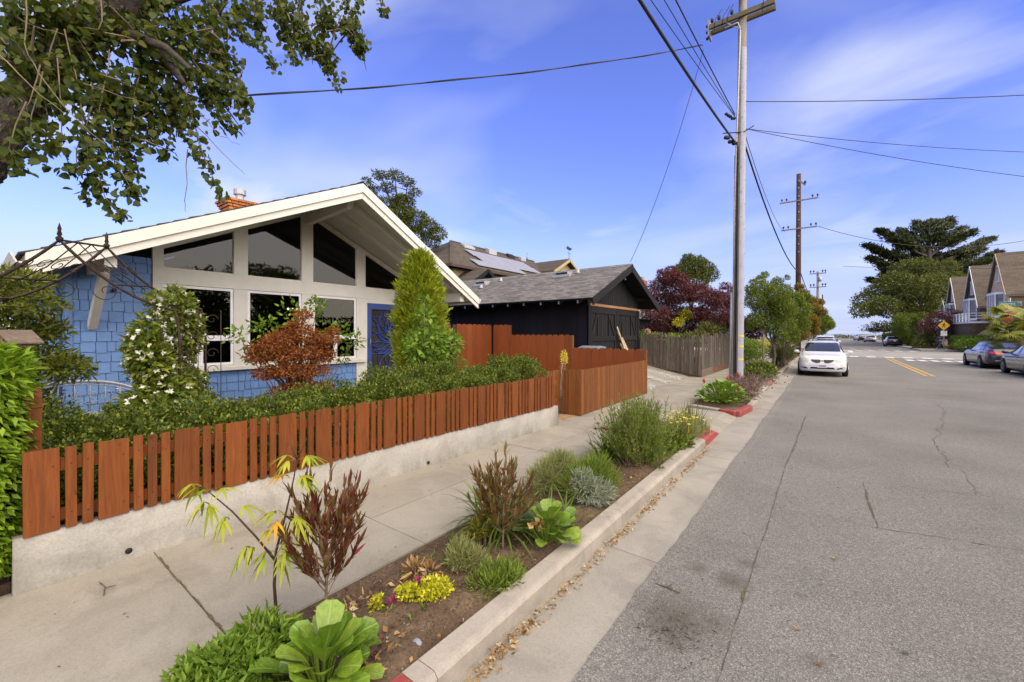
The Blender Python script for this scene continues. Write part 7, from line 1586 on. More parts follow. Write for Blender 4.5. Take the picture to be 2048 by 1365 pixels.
def boxy(label, pts, n):
    cl_ = []; pts = [(x, y, z-.07, r) for x, y, z, r in pts]
    for (x, y, z, r) in pts:
        cl_.append((x, y, z, r))
        for _ in range(5):
            r2 = r*rnd.uniform(.32, .55); y2 = y+rnd.gauss(0, r*.7); cl_.append((min(x+rnd.gauss(0, r*.6), wallx(y2)-.10-r2), y2, z+rnd.uniform(-.1, .45)*r, r2))
    t = bush('box_hedge', label, pts, 10, .036, .022, 'box_leaf', tpl='leaf', cat='hedge', base=(pts[len(pts)//2][0], pts[len(pts)//2][1], .40), group='box hedges behind the low fence')
    crown(cl_, int(n*1.25), .037, .023, 'box_leaf', t, name='foliage', shell=.74, up=.55, jit=.6)
    sp = []
    for _ in range(60):
        p = rnd.choice(cl_); y2 = p[1]+rnd.gauss(0, p[3]*.5); x2 = min(p[0]+rnd.gauss(0, p[3]*.4), wallx(y2)-.18)
        sp += [(x2+rnd.gauss(0, .01), y2+rnd.gauss(0, .01), p[2]+p[3]*.80+h, .032-.1*h) for h in (0, .04, .08)]
    crown(sp, int(n*.12), .032, .018, 'box_leaf', t, name='new_shoots', shell=.3, up=.8, jit=.6); return t
boxy('box hedge behind the low fence at its near end, below the metal bench', [(-4.75, .5, .62, .26), (-4.72, 1.1, .62, .26), (-4.70, 1.7, .62, .26), (-4.85, .55, .85, .30), (-5.15, .9, .92, .36), (-4.9, 1.15, .82, .33), (-5.25, 1.5, .95, .38), (-4.95, 1.75, .88, .34), (-5.3, .5, .95, .36)], 30000)
boxy('box hedge behind the low fence in front of the rust red maple', [(-4.70, 2.2, .62, .26), (-4.68, 2.8, .62, .26), (-5.2, 2.2, .92, .36), (-4.9, 2.4, .88, .33), (-5.25, 2.75, .96, .36), (-4.95, 3.0, .92, .30)], 22000)
boxy('taller box hedge behind the low fence below the blue door', [(-4.7, 3.4, .65, .28), (-4.68, 4.0, .65, .28), (-4.66, 4.7, .65, .28), (-5.0, 3.45, 1.0, .33), (-5.35, 3.8, 1.15, .36), (-5.0, 4.1, 1.0, .34), (-5.4, 4.5, 1.15, .36), (-5.0, 4.8, .98, .33), (-5.45, 5.2, 1.12, .34)], 26000)
boxy('bushy box hedge at the far end of the low fence by the gate', [(-4.65, 5.4, .68, .28), (-4.63, 6.1, .68, .28), (-4.6, 6.7, .68, .26), (-5.0, 5.5, .95, .33), (-5.3, 5.95, 1.05, .36), (-5.0, 6.3, 1.02, .34), (-5.35, 6.7, 1.15, .36), (-5.2, 7.1, 1.15, .36), (-5.4, 7.5, 1.15, .34)], 26000)
bush('topiary_ball', 'small clipped grey green ball by the orange side gate', [(-8.1, 8.1, .95, .38)], 2600, .04, .016, 'rosemary_leaf', base=(-8.1, 8.1, .4), shell=.85)
# fill of the bed so no bare ground shows through
bush('groundcover', 'dark mixed planting filling the bed between the hedges and the house', [(-6.5, 2.4, .6, .45), (-6.6, 4.4, .6, .45), (-7.8, 6.6, .7, .5), (-6.6, 6.4, .65, .45), (-8.2, 2.4, .6, .4), (-8.8, 5.0, .6, .4), (-7.6, 8.4, .6, .4)], 3200, .07, .04, 'box_leaf', base=(-7.2, 4.5, .4))
# golden conifer: upright sprays
gc = thing('golden_conifer', 'teardrop golden green conifer standing before the blue door', 'conifer', (-7.0, 5.95, .4))
ns, per = 620, 34
t = rng.random(ns)**.85; prof = np.interp(t, [0, .08, .3, .55, .75, .92, 1], [.26, .36, .43, .47, .41, .25, .04]); th = rng.uniform(0, 2*np.pi, ns); ru = rng.uniform(.60, 1.05, ns)*(1+.16*np.sin(th*3+t*13)*np.sin(t*19+th))
SC = np.stack([-7.0+prof*ru*np.cos(th), 5.95+prof*ru*np.sin(th), -7.0*0+.72+2.84*t], 1); dn = unit(np.stack([np.cos(th), np.sin(th), np.full(ns, .95)], 1)+rng.normal(size=(ns, 3))*.16)
P = np.repeat(SC, per, 0); D0 = np.repeat(dn, per, 0); k_ = rng.random((ns*per, 1)); sp_r = (rng.normal(size=(ns*per, 3))*.06)*(.35+1-k_)
cloud('foliage', P+D0*(k_*.26-.12)+sp_r, D0*1.2+sp_r*7+rng.normal(size=P.shape)*.18, rdir(len(P)), .075+.05*rng.random(len(P)), .020, 'blade', 'gold_conifer', gc, 'stuff')
q = MB(); q.tube([(-7.0, 5.95, .35), (-7.0, 5.95, 3.3)], [.07, .02], 8); q.build('trunk', 'bark', gc)
bush('broadleaf_shrub', 'fresh green large leaved shrub on a thin pale stem in front of the golden conifer', [(-6.15, 5.4, 1.72, .42), (-6.05, 5.15, 1.6, .30), (-6.2, 5.7, 1.55, .34), (-6.15, 5.35, 2.2, .20), (-6.2, 5.38, 2.48, .13), (-6.1, 5.95, 1.70, .25), (-6.1, 5.4, 1.35, .35)], 1500, .125, .07, 'fresh_leaf', base=(-6.15, 5.42, .4), shell=.4, droop=.45, jit=.6, stem=.022, stem_mat='pale_twig')
# lace leaved red maple in tiers
rm = thing('red_maple', 'rust red laceleaf maple spreading in tiers before the front windows', 'tree', (-7.35, 3.45, .4))
cR = [(-7.3, 3.6, 2.22, .16), (-7.3, 3.5, 2.0, .22), (-7.2, 3.65, 1.85, .26), (-7.4, 3.25, 1.80, .28), (-7.3, 2.95, 1.72, .24), (-7.25, 3.9, 1.75, .24), (-7.3, 4.2, 1.78, .20), (-7.3, 4.3, 1.95, .12), (-7.35, 2.75, 1.52, .22), (-7.25, 3.2, 1.55, .30), (-7.2, 3.6, 1.55, .30), (-7.3, 4.0, 1.50, .26), (-7.3, 2.85, 1.25, .20), (-7.2, 3.15, 1.28, .26), (-7.15, 3.5, 1.25, .26), (-7.2, 3.85, 1.25, .22), (-7.2, 3.6, 1.0, .22), (-7.25, 3.9, .92, .2), (-7.2, 3.3, 1.0, .18), (-7.2, 4.1, .95, .12), (-7.3, 2.62, 1.66, .12), (-7.25, 3.0, .95, .10)]
cR = [(a, 3.5+(b-3.5)*.80, c, r*.85) for a, b, c, r in cR]
limbs((-7.35, 3.45, .4), [c[:3] for c in cR], .045, 'bark', rm, fork=.75, sway=.3, tip_r=.005); crown(cR, 12500, .052, .022, 'red_maple', rm, shell=.2, flat=(1.2, 1.12, .6), jit=.8, up=.0)
cm = bush('camellia', 'leggy green shrub with glossy leaves behind the rust red maple', [(-8.3, 3.4, 2.0, .26), (-8.3, 3.9, 2.3, .28), (-8.2, 4.3, 2.45, .2), (-8.3, 2.95, 1.85, .22), (-8.2, 4.8, 1.95, .24), (-8.2, 5.15, 1.75, .22), (-8.3, 3.2, 1.5, .25), (-8.2, 4.5, 2.0, .2), (-8.3, 4.9, 1.45, .2)], 620, .10, .05, 'fresh_leaf', base=(-8.3, 4.0, .4), shell=.3)
# iron arbor with jasmine
ar = thing('garden_arbor', 'rusty iron arbor with two pointed finials and scrollwork over the garden', 'arbor', (-6.2, .8, .4))
def arch(X, cy_, hw, zp, ze, ax=.12):
    pts = []
    for s_ in np.linspace(-1, 1, 33):
        a = abs(s_); z = ze+(zp-ze)*((1-a)**2.0*.75+.25*(1-a)) if a < .999 else ze
        pts.append((X+ax*s_*hw, cy_+s_*hw, z))
    L_ = [(pts[0][0], pts[0][1]-.05, .35), (pts[0][0], pts[0][1]-.05, ze-.35), (pts[0][0], pts[0][1]-.03, ze-.1)]; R_ = [(pts[-1][0], pts[-1][1]+.03, ze-.1), (pts[-1][0], pts[-1][1]+.05, ze-.35), (pts[-1][0], pts[-1][1]+.05, .35)]
    q = MB(); q.tube(L_+pts+R_, .014, 7); q.build('arch', 'rust_iron', ar); 
    f = MB(); f.lathe([(0, -.03), (.022, -.01), (.03, .02), (.012, .04), (.02, .055), (.012, .09), (.016, .11), (.006, .15), (0, .17)], (X, cy_, zp), 10); f.build('finial', 'rust_iron', ar)
    return pts
A1 = arch(-5.9, .56, .86, 2.80, 2.16); A2 = arch(-6.5, .98, .86, 2.88, 2.20)
q = MB(); q.tube([A1[16], A2[16]], .012, 6)
for i in (3, 9, 23, 29): q.tube([A1[i], A2[i]], .009, 5)
q.build('cross_bars', 'rust_iron', ar)
q = MB()
def scroll(c, r, a0, turns, pl):
    P_ = []
    for t in np.linspace(0, 1, 22): a = a0+turns*2*math.pi*t; rr = r*(1-.75*t); P_.append(tuple(Vector(c)+pl[0]*(rr*math.cos(a))+pl[1]*(rr*math.sin(a))))
    q.tube(P_, .0045, 5)
for k in range(7):
    t = (k+.5)/7
    for (i, s_) in ((8, 1), (24, -1)):
        a, b = Vector(A1[i]), Vector(A2[i]); top = Vector(A1[16]).lerp(Vector(A2[16]), t); lo = a.lerp(b, t)
        if k in (2, 4): q.tube([top, top.lerp(lo, .5)+Vector((0, 0, -.05)), lo], .006, 5)
        if k % 2 == 0: scroll(top.lerp(lo, .55), .085, k*1.1, 1.2*s_, (Vector((.6, -.42, 0)).normalized(), (lo-top).normalized()))
for arc in (A1, A2):
    for i in (10, 22): scroll(Vector(arc[i])+Vector((0, 0, -.12)), .10, i, 1.1, (Vector((0, 1, 0)), Vector((0, 0, 1))))
for (x, y) in ((A1[-1][0], A1[-1][1]), (A2[-1][0], A2[-1][1])):
    for z in np.arange(1.2, 2.2, .22): scroll((x, y+.12, z), .07, 0, 1.1, (Vector((0, 1, 0)), Vector((0, 0, 1))))
    q.tube([(x, y+.22, .5), (x, y+.22, 2.2)], .005, 5)
q.build('scrollwork', 'rust_iron', ar)
js = thing('jasmine', 'jasmine with white star flowers climbing the iron arbor legs', 'climbing plant', (-6.1, 1.4, .4))
cJ = [(-5.88, 1.24+.05*math.sin(z*6), z, .13+.06*math.sin(z*5)) for z in np.arange(1.2, 2.35, .12)]+[(-6.45, 1.70+.04*math.sin(z*8), z, .12+.05*math.sin(z*7)) for z in np.arange(1.1, 2.32, .12)]
cJ += [(-5.8, 1.2, 1.05, .3), (-5.9, 1.35, .95, .30), (-6.2, 1.6, 1.0, .28), (-5.7, 1.05, .8, .3), (-6.1, 1.6, .85, .28), (-5.85, 1.35, 1.25, .22), (-6.3, 1.68, 1.3, .18), (-5.6, .95, .75, .22), (-6.1, 1.5, 2.38, .07)]
crown(cJ, 10500, .085, .036, 'jasmine_leaf', js, name='foliage', shell=.55, droop=.35, jit=.6)
P, d = clump_pts(cJ, 800, .97); m_ = P[:, 2] > .9; P, d = P[m_]+d[m_]*.03, d[m_]
for k in range(5):
    a = rdir(len(P)); cloud('blossom', P, unit(np.cross(d, a)+d*.35), d, .036, .020, 'small', 'white_flower', js)
q = MB()
for (x, y) in ((-5.85, 1.3), (-6.4, 1.72)):
    for k in range(3): q.tube([(x+.05*math.sin(z*4+k*2), y+.05*math.cos(z*4+k*2), z) for z in np.arange(.4, 2.2, .15)], .007, 5)
q.build('stems', 'bark', js, fix=False)
# nandina and other planting at the left
nd = bush('nandina', 'airy bamboo like shrub with yellowing tips at the left side of the house', [(-7.3, .05, 2.3, .40), (-7.2, .35, 2.45, .30), (-7.4, -.3, 2.2, .40), (-7.2, .3, 1.9, .35), (-7.4, -.1, 1.7, .4), (-7.1, .5, 1.6, .28), (-7.3, .1, 1.3, .4), (-7.2, .62, 1.95, .16), (-7.3, -.4, 1.6, .4), (-7.1, .75, 1.55, .14), (-7.5, -.6, 2.0, .5), (-7.6, -.9, 1.6, .5), (-6.9, .45, 2.2, .25), (-6.8, .7, 1.5, .22), (-6.9, .3, 1.2, .3)], 15000, .085, .028, 'nandina_leaf', base=(-7.3, 0, .16), shell=.15, jit=.9, flat=(1.1, 1.1, .6))
bush('shrub', 'dark green shrub under the birdhouse behind the corner post', [(-6.2, .28, 1.0, .32), (-6.5, .0, .9, .35), (-6.1, .5, .75, .3), (-6.6, .5, 1.0, .3), (-6.9, .2, .8, .4), (-7.0, -.5, .9, .5)], 5200, .045, .024, 'box_leaf', base=(-6.5, .2, .4), shell=.6)
bush('shrub', 'bare yellow tree top far behind the left eave of the blue house', [(-17, -2.6, 4.2, .35), (-17.4, -2.2, 3.8, .4), (-16.6, -2.9, 3.6, .4)], 600, .12, .06, 'autumn_leaf', base=(-17, -2.6, .16), cat='tree', stem=.05)
bdh = thing('birdhouse', 'small weathered wooden birdhouse with pitched roof in the left shrubs', 'birdhouse', (-5.65, .27, 1.78), R(30))
q = MB(); q.prism([(-.09, -.075, .0), (.09, -.075, .0), (.09, -.075, .05), (0, -.075, .125), (-.09, -.075, .05)], (0, .15, 0)); q.build('box', 'weathered_plank', bdh, local=True)
for s_ in (-1, 1):
    q = MB(); q.prism([(0, -.12, .135), (s_*.13, -.12, .03), (s_*.13, -.12, .042), (0, -.12, .150)], (0, .24, 0)); q.build('roof_board', 'weathered_plank', bdh, local=True)
q = MB(); q.lathe([(0, 0), (.018, 0)], (.02, -.0765, .065), 12, axis='y'); q.build('entrance_hole', 'cable_black', bdh, local=True); MB().tube([(0, 0, -1.4), (0, 0, .01)], .014, 6).build('pole', 'twig', bdh, local=True)
# ornate metal bench
be = thing('garden_bench', 'pale ornate cast metal garden bench with arched scroll back by the blue wall', 'bench', (-8.0, .9, .40))
q = MB(); rim = [(-.05, .75*s_, .45+.40*math.sqrt(max(0, 1-(s_*.98)**2))+(.0 if abs(s_) < 1 else 0)) for s_ in np.linspace(-1, 1, 25)]
q.tube(rim, .02, 7); q.tube([(p[0], p[1]*.93, .45+(p[2]-.45)*.9) for p in rim], .010, 6); q.build('back_rim', 'cast_iron_grey', be, local=True)
q = MB(); pl_ = (Vector((0, 1, 0)), Vector((0, 0, 1)))
for k in range(9):
    y = -.6+.15*k; h = .38*math.sqrt(max(0, 1-(y/.76)**2)); scroll((-.05, y, .45+h*.55), .07, k, 1.4, pl_); scroll((-.05, y+.05, .45+h*.2), .06, k*2, -1.3, pl_); q.tube([(-.05, y, .42), (-.05, y, .45+h)], .007, 5)
q.build('back_scrolls', 'cast_iron_grey', be, local=True)
MB().box(-.05, .42, -.72, .72, .40, .43).build('seat', 'cast_iron_grey', be, local=True)
for y in (-.66, .66):
    for x in (.0, .38): 
        q = MB(); q.tube([(x, y, .40), (x+.03, y, .2), (x-.01, y, 0)], .018, 6); q.build('leg', 'cast_iron_grey', be, local=True)
    q = MB(); q.tube([(-.04, y, .62), (.2, y, .68), (.40, y, .62), (.40, y, .43)], .016, 6); q.build('armrest', 'cast_iron_grey', be, local=True)
sf = thing('succulent', 'tall succulent stalk with yellow flower cone before the low dogear boards', 'succulent', (-5.0, 8.55, .4))
q = MB(); q.tube([(-4.95, 8.55, .4), (-4.97, 8.5, 1.0), (-4.93, 8.55, 1.35)], [.014, .012, .008], 6); q.build('stalk', 'pale_twig', sf)
P, d = clump_pts([(-4.93, 8.56, 1.22+.05*k, .09-.011*abs(k-1.5)) for k in range(6)], 420, .5); cloud('flower', P, d+np.array([0, 0, .4]), rdir(len(P)), .03, .018, 'small', 'yellow_petal', sf)
P, d = clump_pts([(-4.95, 8.53, 1.08, .07)], 60, .5); cloud('dry_flower', P, d, rdir(len(P)), .04, .012, 'small', 'dead_leaf', sf)

# ------------------------------------------------------------------ planting along the kerb
SZ = .115
def strips(blades, seg=6):
    """arching strap leaves: (base, direction, length, width, droop)"""
    mb = MB()
    for (b, d, L, w, dr_) in blades:
        b, d = Vector(b), Vector(d).normalized(); s_ = d.cross(Vector((0, 0, 1)))
        s_ = s_.normalized() if s_.length > .05 else Vector((1, 0, 0)); p = b.copy(); V = []; dd = d.copy()
        for i in range(seg+1):
            t = i/seg; ww = w*(1-t**2.2)*.5*(.6+.4*min(1, t*4)); V += [p-s_*ww, p+s_*ww]; p = p+dd*(L/seg); dd = (dd+Vector((0, 0, -dr_/seg))).normalized()
        mb.add(V, [(2*i, 2*i+1, 2*i+3, 2*i+2) for i in range(seg)], 0, True)
    return mb
def fan(c, n, L, w, tilt, droop, spread=.05):
    o_ = []
    for _ in range(n):
        a = rnd.uniform(0, 6.28); t = rnd.uniform(*tilt); o_.append(((c[0]+rnd.gauss(0, spread), c[1]+rnd.gauss(0, spread), c[2]), (math.cos(a)*math.sin(t), math.sin(a)*math.sin(t), math.cos(t)), L*rnd.uniform(.6, 1.1), w*rnd.uniform(.7, 1.2), droop*rnd.uniform(.5, 1.3)))
    return o_
def paddle(nx=4, ny=6):
    V = []; Fc = []
    for i in range(ny+1):
        t = i/ny; w = .06+.40*t**.7*max(0, 1-t**7)**.5 if t > 0 else .05
        if t > .99: w = .14
        for j in range(nx+1):
            s_ = (j/nx-.5)*2; V.append((t, s_*w, .10*s_*s_*w*2+.10*math.sin(t*2.6)-.10*t*t+.012*math.sin(s_*6+t*9)))
    for i in range(ny):
        for j in range(nx): a = i*(nx+1)+j; Fc.append((a, a+1, a+nx+2, a+nx+1))
    m_ = MB(); m_.add(V, Fc, 0, True); return m_
PAD = [unit_mesh('bergenia%d' % k, paddle(), 'bergenia_leaf') for k in range(3)]
def bergenia(label, c, n, rad, size, zmax=.0):
    t = thing('bergenia', label, 'plant', (c[0], c[1], SZ))
    for k in range(n):
        f = (k+.5)/n; a = k*2.4+rnd.uniform(-.3, .3); r_ = rad*math.sqrt(f)*rnd.uniform(.75, 1.05); el = (1-f)*1.0+rnd.uniform(-.15, .30); s_ = size*rnd.uniform(.7, 1.15)
        p = (math.cos(a)*r_*.55, math.sin(a)*r_*.55, .05+.12*(1-f)+rnd.uniform(0, .05)+zmax*(1-f))
        o = inst('leaf', rnd.choice(PAD), t, p, (s_, s_*rnd.uniform(.85, 1.15), s_)); d = Vector((math.cos(a)*math.cos(el), math.sin(a)*math.cos(el), math.sin(el)))
        o.rotation_euler = (d.to_track_quat('X', 'Z').to_matrix() @ Matrix.Rotation(rnd.uniform(-.5, .5), 3, 'X')).to_euler()
    q = MB()
    for ch in list(t.children): q.tube([(ch.location.x*.2, ch.location.y*.2, -.02), tuple(ch.location)], .006, 5)
    q.build('stalks', 'fresh_leaf', t, fix=False, local=True); return t
bergenia('glossy big leaved green plant at the lower edge beside the red kerb', (-2.0, 1.08), 40, .28, .175)
bergenia('big leaved green plant with orange dead leaf spilling over the kerb', (-1.90, 3.02), 46, .32, .15)
P, d = clump_pts([(-1.88, 2.86, .30, .05)], 10, .3); 
df = thing('dead_leaf', 'curled orange dead leaf caught in the big leaved plant', 'leaf', (-1.86, 2.85, .28)); cloud('curl', P, rdir(10)+np.array([0, 0, .4]), rdir(10), .07, .05, 'leaf', 'dead_leaf', df)
# palmate yellow sapling
sp_ = thing('sapling', 'spindly forked sapling with yellow green fingered leaves', 'sapling', (-2.70, 1.17, SZ))
def sxy(px_m, z): return (-2.70+px_m*.80, 1.17+px_m*.60, z)          # lateral metres to the right as seen from the street
main = [sxy(0, SZ-.05), sxy(-.02, .35), sxy(-.01, .55), sxy(.05, .78), sxy(.10, 1.0), sxy(.12, 1.12)]
br_ = [sxy(-.015, .50), sxy(-.13, .64), sxy(-.28, .80), sxy(-.40, .90), sxy(-.47, .96)]
for P_, r_ in ((main, [.011, .009, .008, .006, .004, .003]), (br_, [.008, .006, .005, .0035, .0025])):
    q = MB(); q.tube(P_, r_, 7); q.build('stem', 'dark_pole_timber', sp_)
for P_, r_ in (([sxy(.02, .60), sxy(.06, .68), sxy(.085, .76)], [.007, .005, .003]), ([main[-1], sxy(.09, 1.19), sxy(.07, 1.24)], [.004, .003, .002]), ([main[-1], sxy(.15, 1.18), sxy(.18, 1.25)], [.004, .003, .002])):
    q = MB(); q.tube(P_, r_, 6); q.build('twig', 'dark_pole_timber', sp_)
def finger_leaf(p, d, L, mat='lime_finger'):
    """one palmate leaf: stalk and five to seven drooping fingers"""
    p, d = Vector(p), Vector(d).normalized(); e = p+d*L*.45+Vector((0, 0, .02)); nf = rnd.choice([5, 5, 7]); s_ = d.cross(Vector((0, 0, 1))); s_ = s_.normalized() if s_.length > .1 else Vector((1, 0, 0))
    bl = [(tuple(p), tuple(e-p), (e-p).length, .006, .0)]
    for i in range(nf):
        a = (i/(nf-1)-.5)*R(170); dd = d*math.cos(a)+s_*math.sin(a)+Vector((0, 0, -.35)); bl.append((tuple(e), tuple(dd), L*1.25*(1-.30*abs(a))*rnd.uniform(.75, 1.1), .021, .8))
    o = strips(bl, 5).build('leaf', mat, sp_, fix=False); return o
spots = [(br_[4], (-.5, -.3, -.1), .15), (br_[4], (-.8, -.2, -.6), .17), (br_[3], (-.6, -.5, -.8), .19), (br_[3], (.2, -.3, -.9), .16), (br_[3], (.6, .5, .3), .13), (br_[2], (-.3, -.3, -.5), .15), (br_[2], (.5, .5, .1), .16), (br_[1], (-.5, -.6, -.9), .20), (br_[2], (.1, -.6, -.8), .17), (main[3], (.2, -.8, -.5), .16), (main[4], (.1, .8, -.4), .16), (br_[3], (-.9, -.3, .1), .15), (main[2], (-.3, -.8, -.6), .16), (br_[1], (.5, .3, .2), .15), (br_[1], (-.2, -.3, -1.0), .18), (main[2], (-.6, -.2, -.2), .17), (main[2], (.4, .2, -.7), .19), (main[2], (.8, .3, -.1), .16),
  (main[3], (-.8, -.4, .0), .16), (main[3], (.7, .4, -.3), .17), (main[3], (-.6, -.7, .1), .15), (main[4], (-.8, -.5, .1), .17), (main[4], (.8, .4, .1), .15), (main[4], (.5, .6, -.3), .14), (main[5], (-.8, -.5, .1), .15), (main[5], (.8, .6, .1), .15), (main[5], (-.2, -.8, -.3), .12), (main[5], (.3, .7, -.2), .12), (sxy(.085, .76), (.7, .2, -.5), .17), (sxy(.06, .68), (.4, -.3, -.8), .16)]
for i, (p, d, L) in enumerate(spots): finger_leaf(p, d, L, 'orange_finger' if i in (9, 21) else 'lime_finger')
# hop bushes: upright narrow leaves on branching stems
HB = [unit_mesh('hop_leaf%d' % k, strips([((0, 0, 0), (rnd.uniform(-.1, .1), rnd.uniform(-.1, .1), 1), 1, .24, rnd.uniform(.1, .5))], 5), 'hop_leaf') for k in range(4)]
HO = [unit_mesh('hop_leaf_olive%d' % k, strips([((0, 0, 0), (rnd.uniform(-.1, .1), rnd.uniform(-.1, .1), 1), 1, .22, rnd.uniform(.1, .5))], 5), 'hop_leaf_olive') for k in range(4)]
def hopbush(label, c, H_, Rr, n, lib, L, extra=None):
    t = thing('hop_bush', label, 'shrub', (c[0], c[1], SZ)); q = MB(); q.tube([(0, 0, -.05), (.01, 0, H_*.3), (.0, .01, H_*.55)], [.009, .008, .006], 6); tips = []
    for k in range(46):
        z0 = H_*rnd.uniform(.12, .55); a = rnd.uniform(0, 6.28); z1 = min(H_, z0+H_*rnd.uniform(.22, .48)); r_ = 1.28*Rr*math.sin(math.pi*min(.92, max(.12, z1/H_*.86)))**.7*rnd.uniform(.4, 1.05)
        p0, p2 = Vector((0, 0, z0)), Vector((math.cos(a)*r_, math.sin(a)*r_, z1)); p1 = Vector((math.cos(a)*r_*.75, math.sin(a)*r_*.75, z0+(z1-z0)*.4)); Q = [p0*(1-s_)**2+p1*2*s_*(1-s_)+p2*s_*s_ for s_ in np.linspace(0, 1, 6)]
        q.tube(Q, [.0035, .003, .0025, .002, .0015, .001], 4); tips.append(Q)
    q.build('stems', 'twig', t, fix=False, local=True)
    bl = []
    for k in range(int(n*3.4)):
        Q = rnd.choice(tips); s_ = rnd.uniform(.15, 1.0)*5; i = min(4, int(s_)); p = Q[i].lerp(Q[i+1], s_-i); d = (Q[i+1]-Q[i]).normalized()+Vector((rnd.gauss(0, .4), rnd.gauss(0, .4), rnd.gauss(.3, .3))); bl.append((tuple(p), tuple(d), L*rnd.uniform(.45, 1.0), L*.17, rnd.uniform(.0, .5)))
    o = strips(bl, 4).build('small_leaves', lib[0].materials[0].name, t, fix=False, local=True); o['kind'] = 'stuff'
    for k in range(n):
        Q = rnd.choice(tips); s_ = rnd.uniform(.25, 1.0)*5; i = min(4, int(s_)); p = Q[i].lerp(Q[i+1], s_-i); d = (Q[i+1]-Q[i]).normalized()+Vector((rnd.gauss(0, .38), rnd.gauss(0, .38), rnd.gauss(.35, .25)))
        s2 = L*rnd.uniform(.6, 1.15)
        o = inst('leaf', rnd.choice(lib), t, tuple(p), (s2, s2, s2)); o.rotation_euler = (d.to_track_quat('Z', 'Y').to_matrix() @ Matrix.Rotation(rnd.uniform(0, 6.28), 3, 'Z')).to_euler()
    return t
hopbush('dark red narrow leaved bush beside the yellow sapling at the sidewalk edge', (-2.50, 1.37), .95, .225, 290, HB, .10)
hopbush('olive and rust narrow leaved bush rising behind the big leaved plant', (-2.14, 2.70), .82, .23, 260, HO, .10)
def lavender(label, cl_, n, L, leaf, tip=None, name='lavender', tilt=.5, Wd=.006):
    b = (cl_[0][0], cl_[0][1], SZ); t = thing(name, label, 'plant', b); P, d = clump_pts(cl_, n, .35); D = d*.75+np.array([0, 0, tilt])+rng.normal(size=(n, 3))*.3
    cloud('foliage', P, D, rdir(n), L*(.6+.8*rng.random(n)), Wd, 'blade', leaf, t, 'stuff')
    if tip: 
        P, d = clump_pts(tip, n//3, .6); cloud('grey_growth', P, d*.6+np.array([0, 0, .3])+rng.normal(size=P.shape)*.4, rdir(len(P)), L*1.1, Wd*1.3, 'blade', 'grey_leaf', t, 'stuff')
    q = MB()
    for c in cl_:
        for _ in range(5): e = Vector((c[0]+rnd.gauss(0, c[3]*.4), c[1]+rnd.gauss(0, c[3]*.4), c[2])); q.tube([(b[0]+rnd.gauss(0, .02), b[1]+rnd.gauss(0, .02), SZ-.02), tuple(e)], [.006, .003], 4)
    q.build('stems', 'pale_twig', t, fix=False); return t
lavender('small grey green lavender mound before the low succulent mat', [(-2.20, 2.27, .20, .10), (-2.13, 2.33, .18, .09), (-2.25, 2.33, .22, .08)], 1500, .06, 'lavender_leaf')
lavender('grassy low blue green mat beside the kerb with orange dead leaves', [(-1.86, 2.22, .14, .10), (-1.80, 2.32, .15, .10), (-1.92, 2.32, .15, .09), (-1.86, 2.42, .14, .09), (-1.95, 2.18, .13, .07)], 1500, .06, 'rosemary_leaf', name='groundcover', Wd=.009)
lavender('paler lavender with dry purple top, left of two side by side', [(-2.45, 4.02, .33, .19), (-2.40, 4.25, .30, .18), (-2.5, 3.85, .28, .16), (-2.40, 4.10, .45, .10)], 3600, .09, 'lavender_leaf')
lavender('lavender mound with silver grey front, right of two side by side', [(-2.05, 4.1, .34, .21), (-1.95, 4.2, .30, .18), (-2.10, 3.95, .28, .18), (-2.02, 4.25, .42, .14)], 4200, .08, 'rosemary_leaf', [(-1.98, 3.93, .28, .15), (-1.90, 4.02, .22, .14), (-2.05, 3.9, .38, .08)])
ro = thing('rosemary', 'large upright rosemary bush, biggest plant along the kerb', 'plant', (-2.05, 5.6, SZ)); q = MB(); P_, D_ = [], []
for k in range(560):
    b0 = Vector((-2.08+rnd.gauss(0, .10), 5.62+rnd.gauss(0, .12), SZ)); a = rnd.uniform(0, 6.28); ti = abs(rnd.gauss(.45, .33)); L = rnd.uniform(.42, .92)*(1-.30*min(1, ti)); d = Vector((math.cos(a)*math.sin(ti), math.sin(a)*math.sin(ti)*1.15, math.cos(ti)))
    pts_ = [b0+d*L*t+Vector((0, 0, .10*L*t*t))+Vector((rnd.gauss(0, .012), rnd.gauss(0, .012), 0))*t for t in np.linspace(0, 1, 6)]
    if k % 2 == 0: q.tube(pts_, [.004, .0035, .003, .0025, .002, .0015], 3)
    for _ in range(64):
        t = rnd.uniform(.22, 1.0)*5; i = min(4, int(t)); p = pts_[i].lerp(pts_[i+1], t-i); dd = (pts_[i+1]-pts_[i]).normalized()*.9+Vector((rnd.gauss(0, .55), rnd.gauss(0, .55), rnd.gauss(.1, .4))); P_.append(tuple(p)); D_.append(tuple(dd))
q.build('stems', 'twig', ro, fix=False); cloud('foliage', np.array(P_), np.array(D_), rdir(len(P_)), .034+.024*rng.random(len(P_)), .0075, 'blade', 'rosemary_leaf', ro, 'stuff')
lavender('small dark green shrub between the rosemary and the red kerb', [(-1.85, 6.55, .24, .16), (-1.78, 6.75, .22, .15), (-1.95, 6.8, .25, .15)], 2000, .05, 'box_leaf', name='shrub', Wd=.018)
lavender('yarrow with grey green foliage and pale yellow flower heads by the red kerb', [(-1.85, 7.3, .25, .20), (-1.98, 7.6, .28, .22), (-1.80, 7.75, .24, .18), (-2.05, 7.25, .25, .18)], 3000, .11, 'lavender_leaf', name='yarrow', tilt=1.0)
yf = thing('yarrow_flower', 'scattered flat yellow flower heads over the grey green yarrow', 'flowers', (-1.95, 7.5, .3)); yf['kind'] = 'stuff'
q = MB()
